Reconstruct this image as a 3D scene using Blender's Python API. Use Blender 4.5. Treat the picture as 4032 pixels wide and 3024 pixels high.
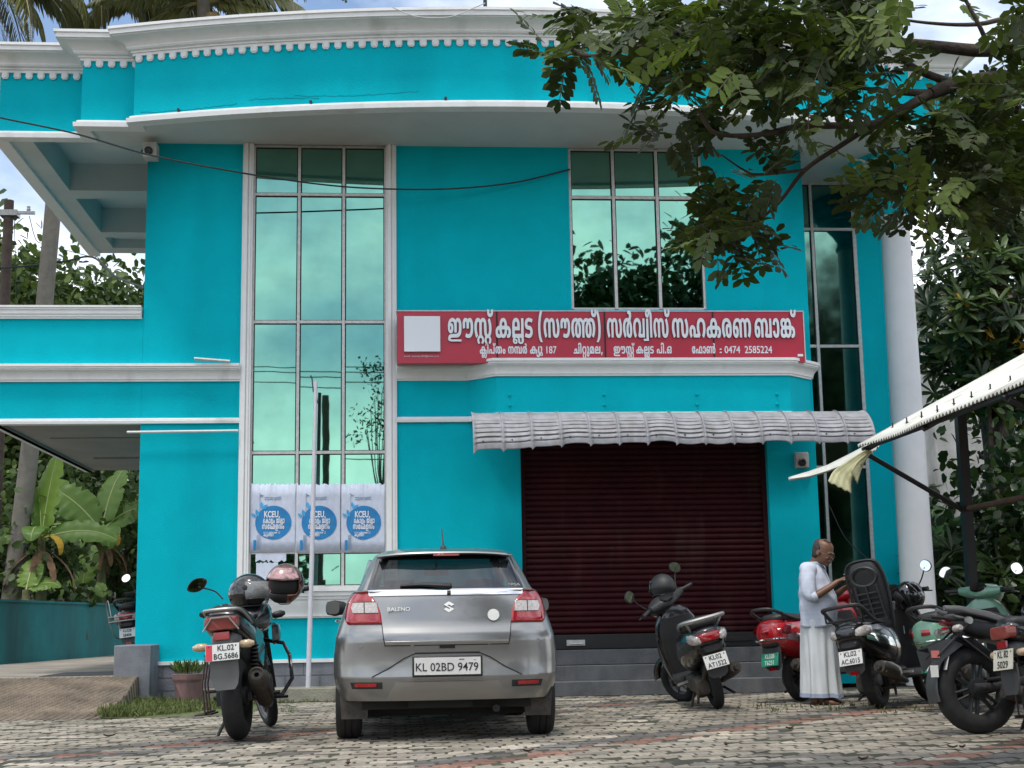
import bpy, bmesh, math, random
import numpy as np
from mathutils import Vector, Matrix
for _o in list(bpy.data.objects): bpy.data.objects.remove(_o)
S = bpy.context.scene; COL = S.collection
R = math.radians
# ---------------------------------------------------------------- camera
CAMH = .9; FPX = 5591.
yaw, pitch, roll = 0.0834792, 0.16573468, -0.01694004
_f = Vector((math.sin(yaw)*math.cos(pitch), math.cos(yaw)*math.cos(pitch), math.sin(pitch)))
_r = Vector((math.cos(yaw), -math.sin(yaw), 0)); _u = _r.cross(_f)
CR = _r*math.cos(roll)+_u*math.sin(roll); CU = -_r*math.sin(roll)+_u*math.cos(roll); CF = _f
cd = bpy.data.cameras.new('camera'); cam = bpy.data.objects.new('camera', cd); COL.objects.link(cam)
M = Matrix((CR, CU, -CF)).transposed().to_4x4(); M.translation = (0, 0, CAMH); cam.matrix_world = M
cd.sensor_fit = 'HORIZONTAL'; cd.sensor_width = 36; cd.lens = 36*FPX/4032
cd.clip_start = .1; cd.clip_end = 2000
S.camera = cam
# ---------------------------------------------------------------- light
SUN_EL, SUN_AZ = 70., 205.     # azimuth measured clockwise from +Y (the view direction)
W = bpy.data.worlds.new('World'); S.world = W; W.use_nodes = True
def build_world():
    nt = W.node_tree; N = nt.nodes; L = nt.links
    bg = N['Background']; bg.inputs[1].default_value = .15
    sky = N.new('ShaderNodeTexSky'); sky.sky_type = 'NISHITA'; sky.sun_disc = False
    sky.sun_elevation = R(SUN_EL); sky.sun_rotation = R(SUN_AZ); sky.air_density = 1.0; sky.dust_density = 1.5
    tc = N.new('ShaderNodeTexCoord'); mp = N.new('ShaderNodeMapping'); mp.inputs['Scale'].default_value = (1.0, 1.0, 2.2)
    mp.inputs['Location'].default_value = (.35, .2, .1)
    n1 = N.new('ShaderNodeTexNoise'); n1.inputs['Scale'].default_value = 2.6; n1.inputs['Detail'].default_value = 9; n1.inputs['Roughness'].default_value = .55
    cr = N.new('ShaderNodeValToRGB'); cr.color_ramp.elements[0].position = .38; cr.color_ramp.elements[1].position = .59
    n2 = N.new('ShaderNodeTexNoise'); n2.inputs['Scale'].default_value = 5.; n2.inputs['Detail'].default_value = 8
    c2 = N.new('ShaderNodeValToRGB')
    c2.color_ramp.elements[0].position = .3; c2.color_ramp.elements[0].color = (6.6, 7.2, 7.9, 1)
    c2.color_ramp.elements[1].position = .65; c2.color_ramp.elements[1].color = (10., 10.1, 10.1, 1)
    mx = N.new('ShaderNodeMix'); mx.data_type = 'RGBA'
    L.new(tc.outputs['Generated'], mp.inputs[0]); L.new(mp.outputs[0], n1.inputs[0]); L.new(mp.outputs[0], n2.inputs[0])
    L.new(n1.outputs[0], cr.inputs[0]); L.new(n2.outputs[0], c2.inputs[0])
    L.new(cr.outputs[0], mx.inputs[0]); L.new(sky.outputs[0], mx.inputs[6]); L.new(c2.outputs[0], mx.inputs[7])
    L.new(mx.outputs[2], bg.inputs[0])
build_world()
sd = bpy.data.lights.new('sun', 'SUN'); sd.energy = 1.6; sd.angle = R(9); sd.color = (1, .96, .9)
sun = bpy.data.objects.new('sun', sd); COL.objects.link(sun)
_sdir = Vector((math.sin(R(SUN_AZ))*math.cos(R(SUN_EL)), math.cos(R(SUN_AZ))*math.cos(R(SUN_EL)), math.sin(R(SUN_EL))))
sun.rotation_euler = _sdir.to_track_quat('Z', 'Y').to_euler(); sun.location = (0, 0, 30)
S.view_settings.view_transform = 'Standard'; S.view_settings.look = 'None'; S.view_settings.exposure = .47; S.view_settings.gamma = 1
S.render.engine = 'CYCLES'
try:
    S.cycles.use_denoising = True; S.cycles.max_bounces = 8; S.cycles.transparent_max_bounces = 12; S.cycles.caustics_reflective = False
except Exception: pass
# ---------------------------------------------------------------- picture ray helpers (distance is always given)
def ray(u, v): return CR*((u-2016)/FPX) - CU*((v-1512)/FPX) + CF
def PY(u, v, y):
    d = ray(u, v); t = y/d.y; return Vector((d.x*t, y, CAMH+d.z*t))
def PZ(u, v, z=0):
    d = ray(u, v); t = (z-CAMH)/d.z; return Vector((d.x*t, d.y*t, z))
# ---------------------------------------------------------------- materials
_mc = {}
def mat(name, col=(.5, .5, .5), rough=.5, metal=0., var=0., vs=6., bump=0., bs=60., coat=0., spec=.5, hue=None, alpha=1., sub=0., obj=True, detail=6., stain=None, aniso=None, trans=0.):
    """plain procedural surface: base colour broken up by noise (var), a second tint (hue), fine bump, optional vertical stains"""
    if name in _mc: return _mc[name]
    m = bpy.data.materials.new(name); m.use_nodes = True; nt = m.node_tree; N = nt.nodes; L = nt.links
    b = N['Principled BSDF']; c4 = (*col, 1)
    b.inputs['Base Color'].default_value = c4; b.inputs['Roughness'].default_value = rough; b.inputs['Metallic'].default_value = metal
    b.inputs['Specular IOR Level'].default_value = spec; b.inputs['Coat Weight'].default_value = coat; b.inputs['Coat Roughness'].default_value = .05
    b.inputs['Alpha'].default_value = alpha; b.inputs['Transmission Weight'].default_value = trans
    tc = N.new('ShaderNodeTexCoord'); src = tc.outputs['Object']
    if sub:
        b.inputs['Subsurface Weight'].default_value = sub; b.inputs['Subsurface Radius'].default_value = (.01, .005, .003)
    last = None
    if var or hue:
        n = N.new('ShaderNodeTexNoise'); n.inputs['Scale'].default_value = vs; n.inputs['Detail'].default_value = detail; n.inputs['Roughness'].default_value = .6
        L.new(src, n.inputs[0])
        r = N.new('ShaderNodeValToRGB'); e = r.color_ramp.elements; e[0].position = .3; e[1].position = .7
        h = hue or col
        e[0].color = (col[0]*(1-var), col[1]*(1-var), col[2]*(1-var), 1); e[1].color = (h[0]*(1+var), h[1]*(1+var), h[2]*(1+var), 1)
        L.new(n.outputs[0], r.inputs[0]); last = r.outputs[0]
    if stain:
        scol, amt, sx, lo, hi = stain
        mp = N.new('ShaderNodeMapping'); mp.inputs['Scale'].default_value = (sx, sx, sx*.18); L.new(src, mp.inputs[0])
        n = N.new('ShaderNodeTexNoise'); n.inputs['Scale'].default_value = 1.; n.inputs['Detail'].default_value = 7; L.new(mp.outputs[0], n.inputs[0])
        r = N.new('ShaderNodeValToRGB'); r.color_ramp.elements[0].position = lo; r.color_ramp.elements[1].position = hi; L.new(n.outputs[0], r.inputs[0])
        mu = N.new('ShaderNodeMath'); mu.operation = 'MULTIPLY'; mu.inputs[1].default_value = amt; L.new(r.outputs[0], mu.inputs[0])
        x = N.new('ShaderNodeMix'); x.data_type = 'RGBA'; L.new(mu.outputs[0], x.inputs[0])
        if last: L.new(last, x.inputs[6])
        else: x.inputs[6].default_value = c4
        x.inputs[7].default_value = (*scol, 1); last = x.outputs[2]
    if last: L.new(last, b.inputs['Base Color'])
    if bump:
        n = N.new('ShaderNodeTexNoise'); n.inputs['Scale'].default_value = bs; n.inputs['Detail'].default_value = 5; L.new(src, n.inputs[0])
        bp = N.new('ShaderNodeBump'); bp.inputs['Strength'].default_value = bump; bp.inputs['Distance'].default_value = .02
        L.new(n.outputs[0], bp.inputs['Height']); L.new(bp.outputs[0], b.inputs['Normal'])
    _mc[name] = m; return m
# ---------------------------------------------------------------- mesh builder
def cat_rom(pts, n=8):
    P = [Vector(p) for p in pts]
    if len(P) < 3: return P
    Q = [P[0]*2-P[1]]+P+[P[-1]*2-P[-2]]; out = []
    for i in range(1, len(Q)-2):
        p0, p1, p2, p3 = Q[i-1:i+3]
        for k in range(n):
            t = k/n; out.append(.5*((2*p1)+(p2-p0)*t+(2*p0-5*p1+4*p2-p3)*t*t+(3*p1-p0-3*p2+p3)*t**3))
    out.append(P[-1].copy()); return out
def interp(x, xs, ys):
    return float(np.interp(x, xs, ys))
class MB:
    def __init__(s): s.v = []; s.f = []; s.T = None
    def add(s, vs, fs):
        o = len(s.v)
        if s.T is not None: vs = [s.T @ Vector(p) for p in vs]
        s.v += [tuple(p) for p in vs]; s.f += [tuple(i+o for i in f) for f in fs]; return s
    def box(s, x0, x1, y0, y1, z0, z1):
        v = [(x, y, z) for z in (z0, z1) for y in (y0, y1) for x in (x0, x1)]
        return s.add(v, [(0, 2, 3, 1), (4, 5, 7, 6), (0, 1, 5, 4), (2, 6, 7, 3), (0, 4, 6, 2), (1, 3, 7, 5)])
    def cbox(s, c, d, rot=None):
        """box by centre and size, turned by a matrix"""
        rot = rot or Matrix.Identity(3); c = Vector(c)
        v = [c+rot @ Vector((sx*d[0]/2, sy*d[1]/2, sz*d[2]/2)) for sz in (-1, 1) for sy in (-1, 1) for sx in (-1, 1)]
        return s.add(v, [(0, 2, 3, 1), (4, 5, 7, 6), (0, 1, 5, 4), (2, 6, 7, 3), (0, 4, 6, 2), (1, 3, 7, 5)])
    def quad(s, *p): return s.add(p, [tuple(range(len(p)))])
    def loft(s, rings, cap=True, closed=True):
        n = len(rings[0]); vs = [p for r in rings for p in r]; fs = []
        for i in range(len(rings)-1):
            for j in range(n if closed else n-1):
                k = (j+1) % n; fs.append((i*n+j, i*n+k, (i+1)*n+k, (i+1)*n+j))
        if cap and closed: fs += [tuple(range(n-1, -1, -1)), tuple((len(rings)-1)*n+j for j in range(n))]
        return s.add(vs, fs)
    def grid(s, rows): return s.loft(rows, cap=False, closed=False)
    def tube(s, path, r=.01, n=8, smooth=0, cap=True):
        P = cat_rom(path, smooth) if smooth and len(path) > 2 else [Vector(p) for p in path]
        m = len(P); rr = r if callable(r) else (lambda t: r) if not isinstance(r, (list, tuple)) else (lambda t: interp(t, np.linspace(0, 1, len(r)), r))
        rings = []; up = None
        for i, p in enumerate(P):
            d = (P[min(i+1, m-1)]-P[max(i-1, 0)])
            d = d.normalized() if d.length > 1e-9 else Vector((0, 0, 1))
            if up is None:
                a = Vector((0, 0, 1)) if abs(d.z) < .9 else Vector((1, 0, 0)); up = (a-d*a.dot(d)).normalized()
            else:
                up = up-d*up.dot(d); up = up.normalized() if up.length > 1e-6 else d.orthogonal().normalized()
            sd_ = d.cross(up); q = rr(i/max(1, m-1))
            rings.append([p+(up*math.cos(2*math.pi*k/n)+sd_*math.sin(2*math.pi*k/n))*q for k in range(n)])
        return s.loft(rings, cap)
    def lathe(s, prof, c=(0, 0, 0), ax=(0, 0, 1), n=24, closed=False):
        """prof: list of (radius, height along ax)"""
        ax = Vector(ax).normalized(); a = ax.orthogonal().normalized(); b = ax.cross(a); c = Vector(c)
        rings = [[c+ax*h+(a*math.cos(2*math.pi*k/n)+b*math.sin(2*math.pi*k/n))*r for k in range(n)] for r, h in prof]
        if closed: rings.append(rings[0])
        return s.loft(rings, cap=not closed)
    def prism(s, poly, o, ux, uy, un, d):
        """extrude a 2-D outline: o + x*ux + y*uy, thick d along un"""
        o, ux, uy, un = map(Vector, (o, ux, uy, un)); n = len(poly)
        a = [o+ux*x+uy*y for x, y in poly]; b = [p+un*d for p in a]
        return s.add(a+b, [tuple(range(n-1, -1, -1)), tuple(range(n, 2*n))]+[(i, (i+1) % n, n+(i+1) % n, n+i) for i in range(n)])
    def sweep(s, prof, path, closed=False):
        """prof: (out, z) outline; path: (x, y) plan line whose left-hand side... outward = right of travel"""
        P = [Vector((p[0], p[1], 0)) for p in path]; rings = []; m = len(P)
        for i, p in enumerate(P):
            d1 = (P[i]-P[i-1]).normalized() if i > 0 else None; d2 = (P[i+1]-P[i]).normalized() if i < m-1 else None
            if d1 is None: d1 = d2
            if d2 is None: d2 = d1
            n1 = Vector((d1.y, -d1.x, 0)); n2 = Vector((d2.y, -d2.x, 0)); nn = (n1+n2).normalized(); k = 1/max(.35, nn.dot(n1))
            rings.append([p+nn*(o*k)+Vector((0, 0, z)) for o, z in prof])
        return s.loft(rings)
    def build(s, name, m, parent=None, ang=40, bevel=0, loc=None, rot=None, mods=None, weld=True):
        me = bpy.data.meshes.new(name); me.from_pydata(s.v, [], s.f)
        bm = bmesh.new(); bm.from_mesh(me)
        if weld and len(bm.verts) < 60000: bmesh.ops.remove_doubles(bm, verts=bm.verts, dist=1e-5)
        if len(bm.faces) < 120000: bmesh.ops.recalc_face_normals(bm, faces=bm.faces)
        if ang:
            for f in bm.faces: f.smooth = True
            ca = R(ang)
            for e in bm.edges:
                if len(e.link_faces) == 2: e.smooth = e.calc_face_angle(0) < ca
        bm.to_mesh(me); bm.free()
        if m: me.materials.append(m)
        o = bpy.data.objects.new(name, me); COL.objects.link(o)
        if parent: o.parent = parent
        if loc is not None: o.location = loc
        if rot is not None: o.rotation_euler = rot
        if bevel:
            b = o.modifiers.new('bevel', 'BEVEL'); b.width = bevel; b.segments = 2; b.limit_method = 'ANGLE'; b.angle_limit = R(35)
        return o
def ring(c, u, v, a, b, n=2., N=20, b2=None):
    """superellipse ring round c in the plane (u, v); b2 = lower half height"""
    c, u, v = Vector(c), Vector(u), Vector(v); out = []
    for k in range(N):
        t = 2*math.pi*k/N; ct, st = math.cos(t), math.sin(t)
        x = math.copysign(abs(ct)**(2/n), ct)*a; y = math.copysign(abs(st)**(2/n), st)*(b if st >= 0 or b2 is None else b2)
        out.append(c+u*x+v*y)
    return out
X3, Y3, Z3 = Vector((1, 0, 0)), Vector((0, 1, 0)), Vector((0, 0, 1))
def tag(o, label=None, cat=None, group=None, kind=None):
    if label: o['label'] = label
    if cat: o['category'] = cat
    if group: o['group'] = group
    if kind: o['kind'] = kind
    return o
def thing(name, label, cat, loc=(0, 0, 0), rot=(0, 0, 0), group=None):
    o = bpy.data.objects.new(name, None); COL.objects.link(o); o.location = loc; o.rotation_euler = rot; o.empty_display_size = .2
    return tag(o, label, cat, group)
def text(body, size, parent, m, loc, rot=(R(90), 0, 0), name='lettering', sx=1., ext=.001, bold=0., align='CENTER', spacing=1., mw=None):
    cu = bpy.data.curves.new(name, 'FONT'); cu.body = body; cu.size = size; cu.align_x = align; cu.align_y = 'CENTER'; cu.extrude = ext; cu.offset = bold; cu.space_character = spacing
    cu.space_line = .82; cu.resolution_u = 3
    cu.materials.append(m); o = bpy.data.objects.new(name, cu); COL.objects.link(o); o.parent = parent; o.location = loc; o.rotation_euler = rot; o.scale = (sx, 1, 1)
    if mw is not None: o.matrix_local = mw
    return o

GLYPHS={12:(1512,[[147,-189,242,-203,788,-203,802,-189,802,-105,788,-95,256,-95,200,-84,179,-63,176,-49,183,-21,214,-3,564,3,634,16,704,46,766,105,794,161,811,259,809,385,789,455,746,522,690,561,620,576,564,573,522,559,466,518,368,569,298,577,228,572,130,530,82,483,55,441,32,343,44,231,56,203,91,161,116,143,172,126,242,129,298,155,327,189,344,231,345,329,317,385,270,419,180,427,228,461,270,469,340,461,385,413,400,329,400,161,410,147,522,147,536,161,536,385,547,441,564,461,592,466,627,455,652,427,669,371,664,217,636,161,592,129,494,110,200,105,116,83,71,49,40,-7,36,-63,44,-105,74,-150,116,-179],[1138,-7,1250,-11,1320,3,1390,43,1438,105,1464,175,1478,259,1478,357,1466,427,1436,497,1390,546,1334,573,1236,571,1166,532,1138,555,1082,574,998,573,956,556,900,497,881,455,876,413,876,343,889,273,900,262,956,272,1018,287,1013,399,1023,441,1040,462,1068,468,1097,441,1103,273,1110,266,1236,269,1246,441,1278,469,1315,441,1338,357,1337,259,1325,189,1294,133,1264,112,1208,98,1152,102,1082,126,1068,119,1023,35,1082,4],[172,227,151,259,151,329,200,335,217,315,220,259,200,225]]),
231:(1053,[[256,-323,271,-333,285,-329,341,-299,353,-281,325,-225,309,-169,309,-99,327,-43,369,-10,411,-10,439,-26,459,-57,471,-99,470,-169,455,-225,425,-281,432,-295,509,-333,543,-295,571,-239,583,-197,589,-127,571,-29,537,21,509,47,467,69,460,83,461,377,474,433,495,457,523,468,551,465,574,447,587,419,593,209,604,125,619,83,667,27,618,-57,607,-141,617,-211,632,-253,677,-329,705,-328,761,-297,770,-281,729,-183,726,-99,743,-43,789,-10,817,-8,845,-21,881,-71,887,-155,876,-211,841,-281,845,-290,929,-332,959,-295,991,-225,1006,-127,991,-43,938,41,991,111,1018,209,1018,321,1001,405,963,503,915,576,812,517,865,377,878,307,878,209,849,125,831,108,789,97,756,111,738,153,733,377,722,447,696,503,649,547,579,573,509,577,453,562,397,521,327,563,229,578,173,565,117,533,57,447,41,391,33,279,58,139,101,41,131,-7,173,8,245,55,209,125,183,209,173,321,195,419,229,456,271,467,306,447,320,405,323,83,313,67,271,46,225,-1,194,-85,197,-197,215,-253]]),
77:(0,[[-187,611,-79,597,-23,608,33,645,64,709,67,793,61,821,47,831,-51,815,-57,807,-53,751,-59,723,-79,702,-121,702,-142,723,-149,751,-143,807,-149,815,-261,830,-275,779,-267,695,-233,642]]),
3:(225,[]),
23:(925,[[120,2,181,-12,223,-12,293,-1,335,21,391,-3,447,-12,545,0,587,23,634,72,662,128,679,226,685,235,699,235,741,217,755,198,760,128,727,97,685,98,662,2,713,-12,797,-3,853,33,887,86,900,170,874,254,811,315,741,340,685,345,662,436,636,492,573,553,489,576,391,567,335,539,292,492,262,436,245,352,153,330,97,302,62,268,36,226,27,142,38,86,69,37],[195,98,163,128,161,184,181,218,237,237,270,114,237,95],[447,96,405,128,388,170,382,226,391,240,475,240,531,240,540,226,536,170,503,109,475,96],[391,347,387,394,419,455,447,468,475,469,509,450,533,408,537,352]]),
222:(749,[[151,-323,203,-337,273,-328,304,-309,332,-267,339,-169,315,-102,287,-78,259,-67,187,-71,217,-21,273,-1,329,-15,361,-57,379,-239,398,-281,427,-311,455,-326,511,-337,581,-330,623,-314,668,-267,698,-169,698,-99,678,-15,698,13,698,559,679,566,567,566,558,559,558,335,553,109,203,106,189,125,189,195,203,214,469,214,479,223,474,419,446,489,413,527,357,563,315,573,245,578,175,563,122,531,85,489,58,419,49,349,49,13,63,-1,111,-1,86,-57,73,-113,73,-183,89,-253,114,-295],[217,-253,189,-239,183,-225,175,-169,189,-152,217,-150,238,-169,237,-239],[511,-243,492,-225,485,-197,483,-85,458,-1,539,-1,556,-15,572,-57,581,-155,563,-225,539,-244],[203,321,189,335,189,377,212,447,259,468,287,466,315,449,336,405,343,335,329,321]]),
33:(488,[[104,2,191,-12,261,-12,331,-1,387,25,446,86,464,142,464,198,437,268,387,314,359,327,289,343,191,349,172,366,163,394,177,441,191,453,247,469,303,464,415,438,466,520,457,537,377,562,289,576,219,576,149,564,79,526,35,464,23,422,23,366,44,310,68,282,107,254,163,235,275,229,309,212,324,184,324,156,312,128,289,109,261,102,177,102,65,131,15,44,23,28]]),
272:(351,[[185,-230,199,-244,311,-244,317,-230,266,-132,210,36,185,190,180,316,194,442,223,568,263,680,319,792,311,799,199,799,178,778,138,708,98,610,54,428,45,232,69,50,111,-90]]),
58:(1053,[[125,2,131,-6,145,-5,229,40,243,58,198,156,173,282,185,394,207,436,243,466,271,468,299,455,318,422,327,0,458,2,465,408,481,445,523,469,565,456,582,436,593,394,593,198,603,128,632,58,691,9,719,-3,817,-12,901,11,943,41,978,86,1005,142,1019,226,1018,324,1004,394,962,506,915,574,817,523,810,506,865,380,878,310,878,212,851,128,831,109,789,96,761,108,740,142,733,380,725,436,710,478,663,537,607,567,509,576,439,553,397,518,313,568,229,576,173,566,122,534,73,478,45,408,33,338,33,268,56,142]]),
83:(665,[[247,2,334,-12,460,-1,516,25,578,86,619,184,633,282,620,422,592,492,530,554,460,576,376,567,320,529,264,567,222,576,124,564,67,520,37,464,26,366,39,282,54,261,138,277,176,296,166,408,180,448,208,469,236,460,252,436,257,282,264,268,390,273,402,450,418,467,432,469,463,450,478,422,493,324,480,198,463,156,432,121,376,100,292,107,236,125,222,120,177,30]]),
196:(1564,[[135,2,145,-7,159,-4,249,58,209,128,186,198,178,324,195,394,213,422,257,457,313,471,360,464,295,380,267,296,262,198,280,100,313,47,355,10,397,-5,467,-12,523,-3,579,27,614,72,640,142,642,282,627,352,599,408,555,464,565,471,621,469,677,438,697,408,712,324,715,2,831,-3,845,0,850,16,853,352,867,408,915,457,943,469,999,471,1015,464,951,380,923,296,920,170,937,100,985,28,1041,-3,1097,-12,1167,-5,1209,11,1251,47,1283,100,1298,156,1300,254,1286,338,1270,380,1211,464,1265,471,1321,454,1353,422,1383,352,1382,212,1354,128,1314,58,1325,44,1419,-7,1483,86,1523,198,1531,268,1524,366,1509,422,1480,478,1447,514,1391,553,1293,576,1223,576,1111,544,1055,567,943,574,859,554,789,503,775,503,705,554,621,576,509,567,453,544,397,568,341,576,229,568,173,548,117,512,69,450,43,380,33,310,41,198,56,142,87,72],[439,97,420,114,407,142,402,254,423,352,453,402,462,394,500,296,505,184,500,142,487,114,467,97],[1097,96,1067,128,1055,240,1078,352,1111,402,1145,338,1156,296,1163,212,1156,142,1144,114,1125,100]]),
273:(352,[[35,-230,41,-244,153,-244,167,-230,240,-90,268,-6,298,134,307,316,284,498,226,680,163,792,153,799,41,799,33,792,89,680,129,568,158,442,172,288,158,120,131,-6,86,-132]]),
118:(666,[[137,0,145,-9,159,-7,250,56,198,154,179,238,184,364,201,406,229,439,285,467,327,469,346,462,296,392,267,322,253,252,253,182,266,112,293,56,341,11,411,-9,495,-6,537,8,582,42,614,98,628,154,631,266,613,364,596,406,528,504,568,574,586,630,585,700,571,742,523,787,467,801,411,802,334,784,355,691,411,691,444,672,446,616,425,577,411,566,327,579,271,574,215,564,159,539,117,509,88,476,55,420,43,378,33,266,44,182,87,70],[425,98,410,112,395,154,393,252,422,364,439,398,453,398,473,350,488,280,488,154,483,126,467,104,453,95]]),
55:(844,[[137,0,145,-10,159,-7,241,42,251,56,195,168,183,210,177,308,184,364,209,420,243,452,285,467,327,464,369,440,401,392,414,350,414,224,389,140,349,70,400,14,425,0,789,5,789,562,656,560,653,126,649,111,635,107,518,112,554,224,555,364,530,448,514,476,467,526,397,564,285,579,201,564,123,518,83,476,55,420,33,322,33,266,55,140,87,70]]),
161:(240,[[-139,-167,-125,-181,183,-181,190,-167,188,561,53,561,50,-55,43,-69,-125,-69,-139,-83]]),
66:(244,[[55,14,64,0,176,0,190,14,190,602,169,714,120,787,78,817,8,845,-132,846,-174,831,-202,809,-232,770,-244,700,-230,644,-188,599,-118,581,-65,588,-35,602,-6,630,22,720,38,686,55,532],[-104,672,-136,686,-141,714,-136,742,-104,763,-85,756,-76,714,-83,686]]),
156:(1053,[[125,2,131,-6,145,-5,229,40,243,58,198,156,173,282,185,394,207,436,243,466,271,468,299,455,318,422,327,0,458,2,465,408,481,445,523,469,565,456,582,436,593,394,593,198,603,128,632,58,691,9,719,-3,817,-12,901,11,943,41,978,86,1005,142,1019,226,1018,324,1004,394,962,506,915,574,817,523,810,506,865,380,878,310,878,212,851,128,831,109,789,96,761,108,740,142,733,380,725,436,710,478,663,537,607,567,509,576,439,553,397,518,313,568,229,576,173,566,122,534,73,478,45,408,33,338,33,268,56,142],[887,604,999,599,1041,613,1086,646,1118,716,1121,772,1111,830,999,814,996,730,971,700,932,702,908,730,901,819,817,832,789,828,780,786,784,702,803,660,828,632]]),
59:(1038,[[83,0,97,-9,111,-5,203,42,175,112,167,196,183,238,198,252,223,259,251,246,271,210,271,126,251,70,293,4,629,3,689,70,651,140,625,224,625,350,637,392,665,434,727,467,769,465,811,442,845,392,858,350,858,224,832,140,787,56,797,41,881,-9,901,0,948,70,982,140,1003,238,1000,364,979,434,937,501,881,546,825,567,727,578,643,563,587,536,527,476,497,420,483,364,480,266,487,210,520,126,517,107,399,112,410,196,397,252,366,308,321,343,251,364,195,364,139,353,89,322,52,280,27,196,37,98]]),
50:(663,[[137,1,145,-9,159,-6,242,43,250,57,209,127,185,197,181,351,195,393,232,435,257,453,313,467,355,467,397,453,439,424,446,407,355,399,313,371,279,323,265,281,257,183,269,113,285,73,327,21,383,-6,439,-13,481,-8,546,15,598,71,626,155,626,309,599,407,557,477,481,540,411,567,285,575,187,551,117,508,71,449,43,379,33,267,45,183,73,99],[425,99,410,113,393,169,395,239,411,288,425,302,453,306,481,296,491,281,487,141,474,113,453,95]]),
37:(1172,[[152,1,216,-13,286,-2,347,43,375,99,384,211,376,253,345,309,300,340,272,346,174,337,185,379,216,424,258,453,314,467,356,466,384,455,417,421,427,393,435,323,440,5,566,1,573,15,577,407,594,445,636,467,664,466,689,449,711,393,711,15,720,1,846,5,851,379,860,435,874,454,916,467,955,449,977,421,995,351,992,225,963,127,926,57,944,38,1042,-8,1087,71,1130,197,1140,295,1131,393,1115,449,1070,516,1028,551,958,575,902,575,846,564,776,522,706,567,622,575,552,553,496,513,468,538,412,566,286,575,230,564,146,522,101,477,56,393,34,281,34,211,43,141,71,71,107,29],[202,93,170,127,160,183,161,225,176,239,202,246,230,240,251,197,249,127,230,97]]),
46:(1144,[[148,2,202,-12,286,-2,342,38,371,86,384,142,384,212,375,254,345,310,286,344,230,347,174,338,195,394,230,433,258,453,314,469,384,455,417,422,427,394,435,324,438,2,572,2,576,408,592,450,636,469,678,452,692,436,709,408,725,338,724,254,711,184,661,72,681,44,734,-3,1084,-3,1091,16,1089,562,956,562,953,114,944,107,832,107,824,114,851,184,865,254,865,352,850,422,807,506,776,536,720,567,664,576,580,567,496,515,412,566,356,576,244,567,174,539,102,478,62,408,43,352,34,212,43,142,70,72,104,27],[202,94,170,128,160,184,161,226,202,247,230,242,251,198,244,117,230,98]]),
64:(469,[[137,2,197,-12,295,-3,351,25,383,58,411,114,428,198,431,338,411,450,372,520,309,565,253,576,155,567,99,537,71,506,24,408,29,380,155,360,179,436,197,458,225,469,239,468,261,450,283,394,286,184,270,128,253,106,225,95,197,105,177,128,155,202,127,205,22,184,24,142,52,72,88,30]]),
173:(953,[[129,2,197,-12,253,-12,309,-3,365,23,421,-3,477,-12,575,2,617,24,663,72,690,128,715,237,743,233,773,212,790,184,792,142,779,114,757,98,715,100,691,2,743,-12,827,-3,879,30,903,58,925,128,925,184,903,254,864,296,827,319,771,340,715,345,690,436,664,492,617,541,575,565,519,576,463,576,365,544,309,567,197,576,113,554,52,492,38,436,54,352,113,296,40,212,29,142,39,86,53,58,85,25],[211,98,183,111,169,133,164,184,180,212,200,226,253,240,267,238,274,226,297,114,253,95],[477,96,449,109,432,128,416,170,411,226,421,240,505,240,561,240,570,226,567,184,554,142,533,111,505,96],[239,349,197,362,181,380,173,408,186,450,211,467,239,471,267,467,296,450,271,352],[421,347,413,366,419,408,449,455,477,469,505,469,538,450,565,394,567,352]]),
166:(925,[[355,-323,405,-337,475,-328,506,-309,534,-267,540,-169,524,-113,489,-79,461,-68,391,-71,400,-43,419,-23,475,-6,517,-11,552,-43,564,-71,568,-169,584,-253,629,-311,671,-330,741,-337,797,-327,825,-313,858,-281,886,-225,899,-155,888,-43,860,27,886,83,899,181,884,237,867,265,839,296,797,321,741,340,680,349,646,475,601,533,545,565,447,578,349,549,300,503,261,433,237,344,181,339,111,312,49,251,35,223,27,139,40,83,69,36,97,13,153,-8,237,-10,307,6,319,-1,287,-57,276,-99,275,-197,290,-253,307,-281,335,-313],[419,-253,391,-241,384,-225,377,-169,391,-152,419,-150,440,-169,439,-239],[713,-243,694,-225,687,-197,685,-99,665,-15,671,-6,727,-10,755,-17,772,-57,778,-183,773,-211,755,-233,741,-244],[657,3,617,41,615,55,660,125,685,235,713,232,727,228,758,195,759,125,741,104,681,97],[209,97,181,106,164,125,158,167,163,195,181,217,230,237,237,239,244,223,270,111,237,97],[461,97,419,111,399,139,382,223,391,242,461,242,540,237,535,167,517,125,489,102],[391,349,386,391,401,433,419,453,447,468,475,468,511,447,537,391,540,363,531,349]]),
65:(244,[[54,14,61,0,173,0,192,14,192,644,177,728,137,798,61,843,-65,847,-121,829,-149,809,-177,781,-198,742,-205,658,-191,623,-65,640,-65,700,-53,728,-37,737,-9,742,19,733,39,700,52,644,54,560]]),
142:(774,[[82,2,97,-9,111,-4,203,44,174,114,167,198,184,240,223,258,251,247,271,212,271,128,251,72,262,44,293,4,713,2,720,16,718,562,586,562,583,114,573,107,405,107,396,114,410,198,397,254,363,311,293,357,237,366,153,358,83,318,53,282,35,240,27,156,36,100],[611,604,657,597,727,602,783,625,811,652,831,688,844,744,843,786,825,834,721,814,713,721,685,698,657,699,636,716,625,744,627,814,517,834,510,828,499,786,499,730,511,688,524,660,559,625]]),
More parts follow.
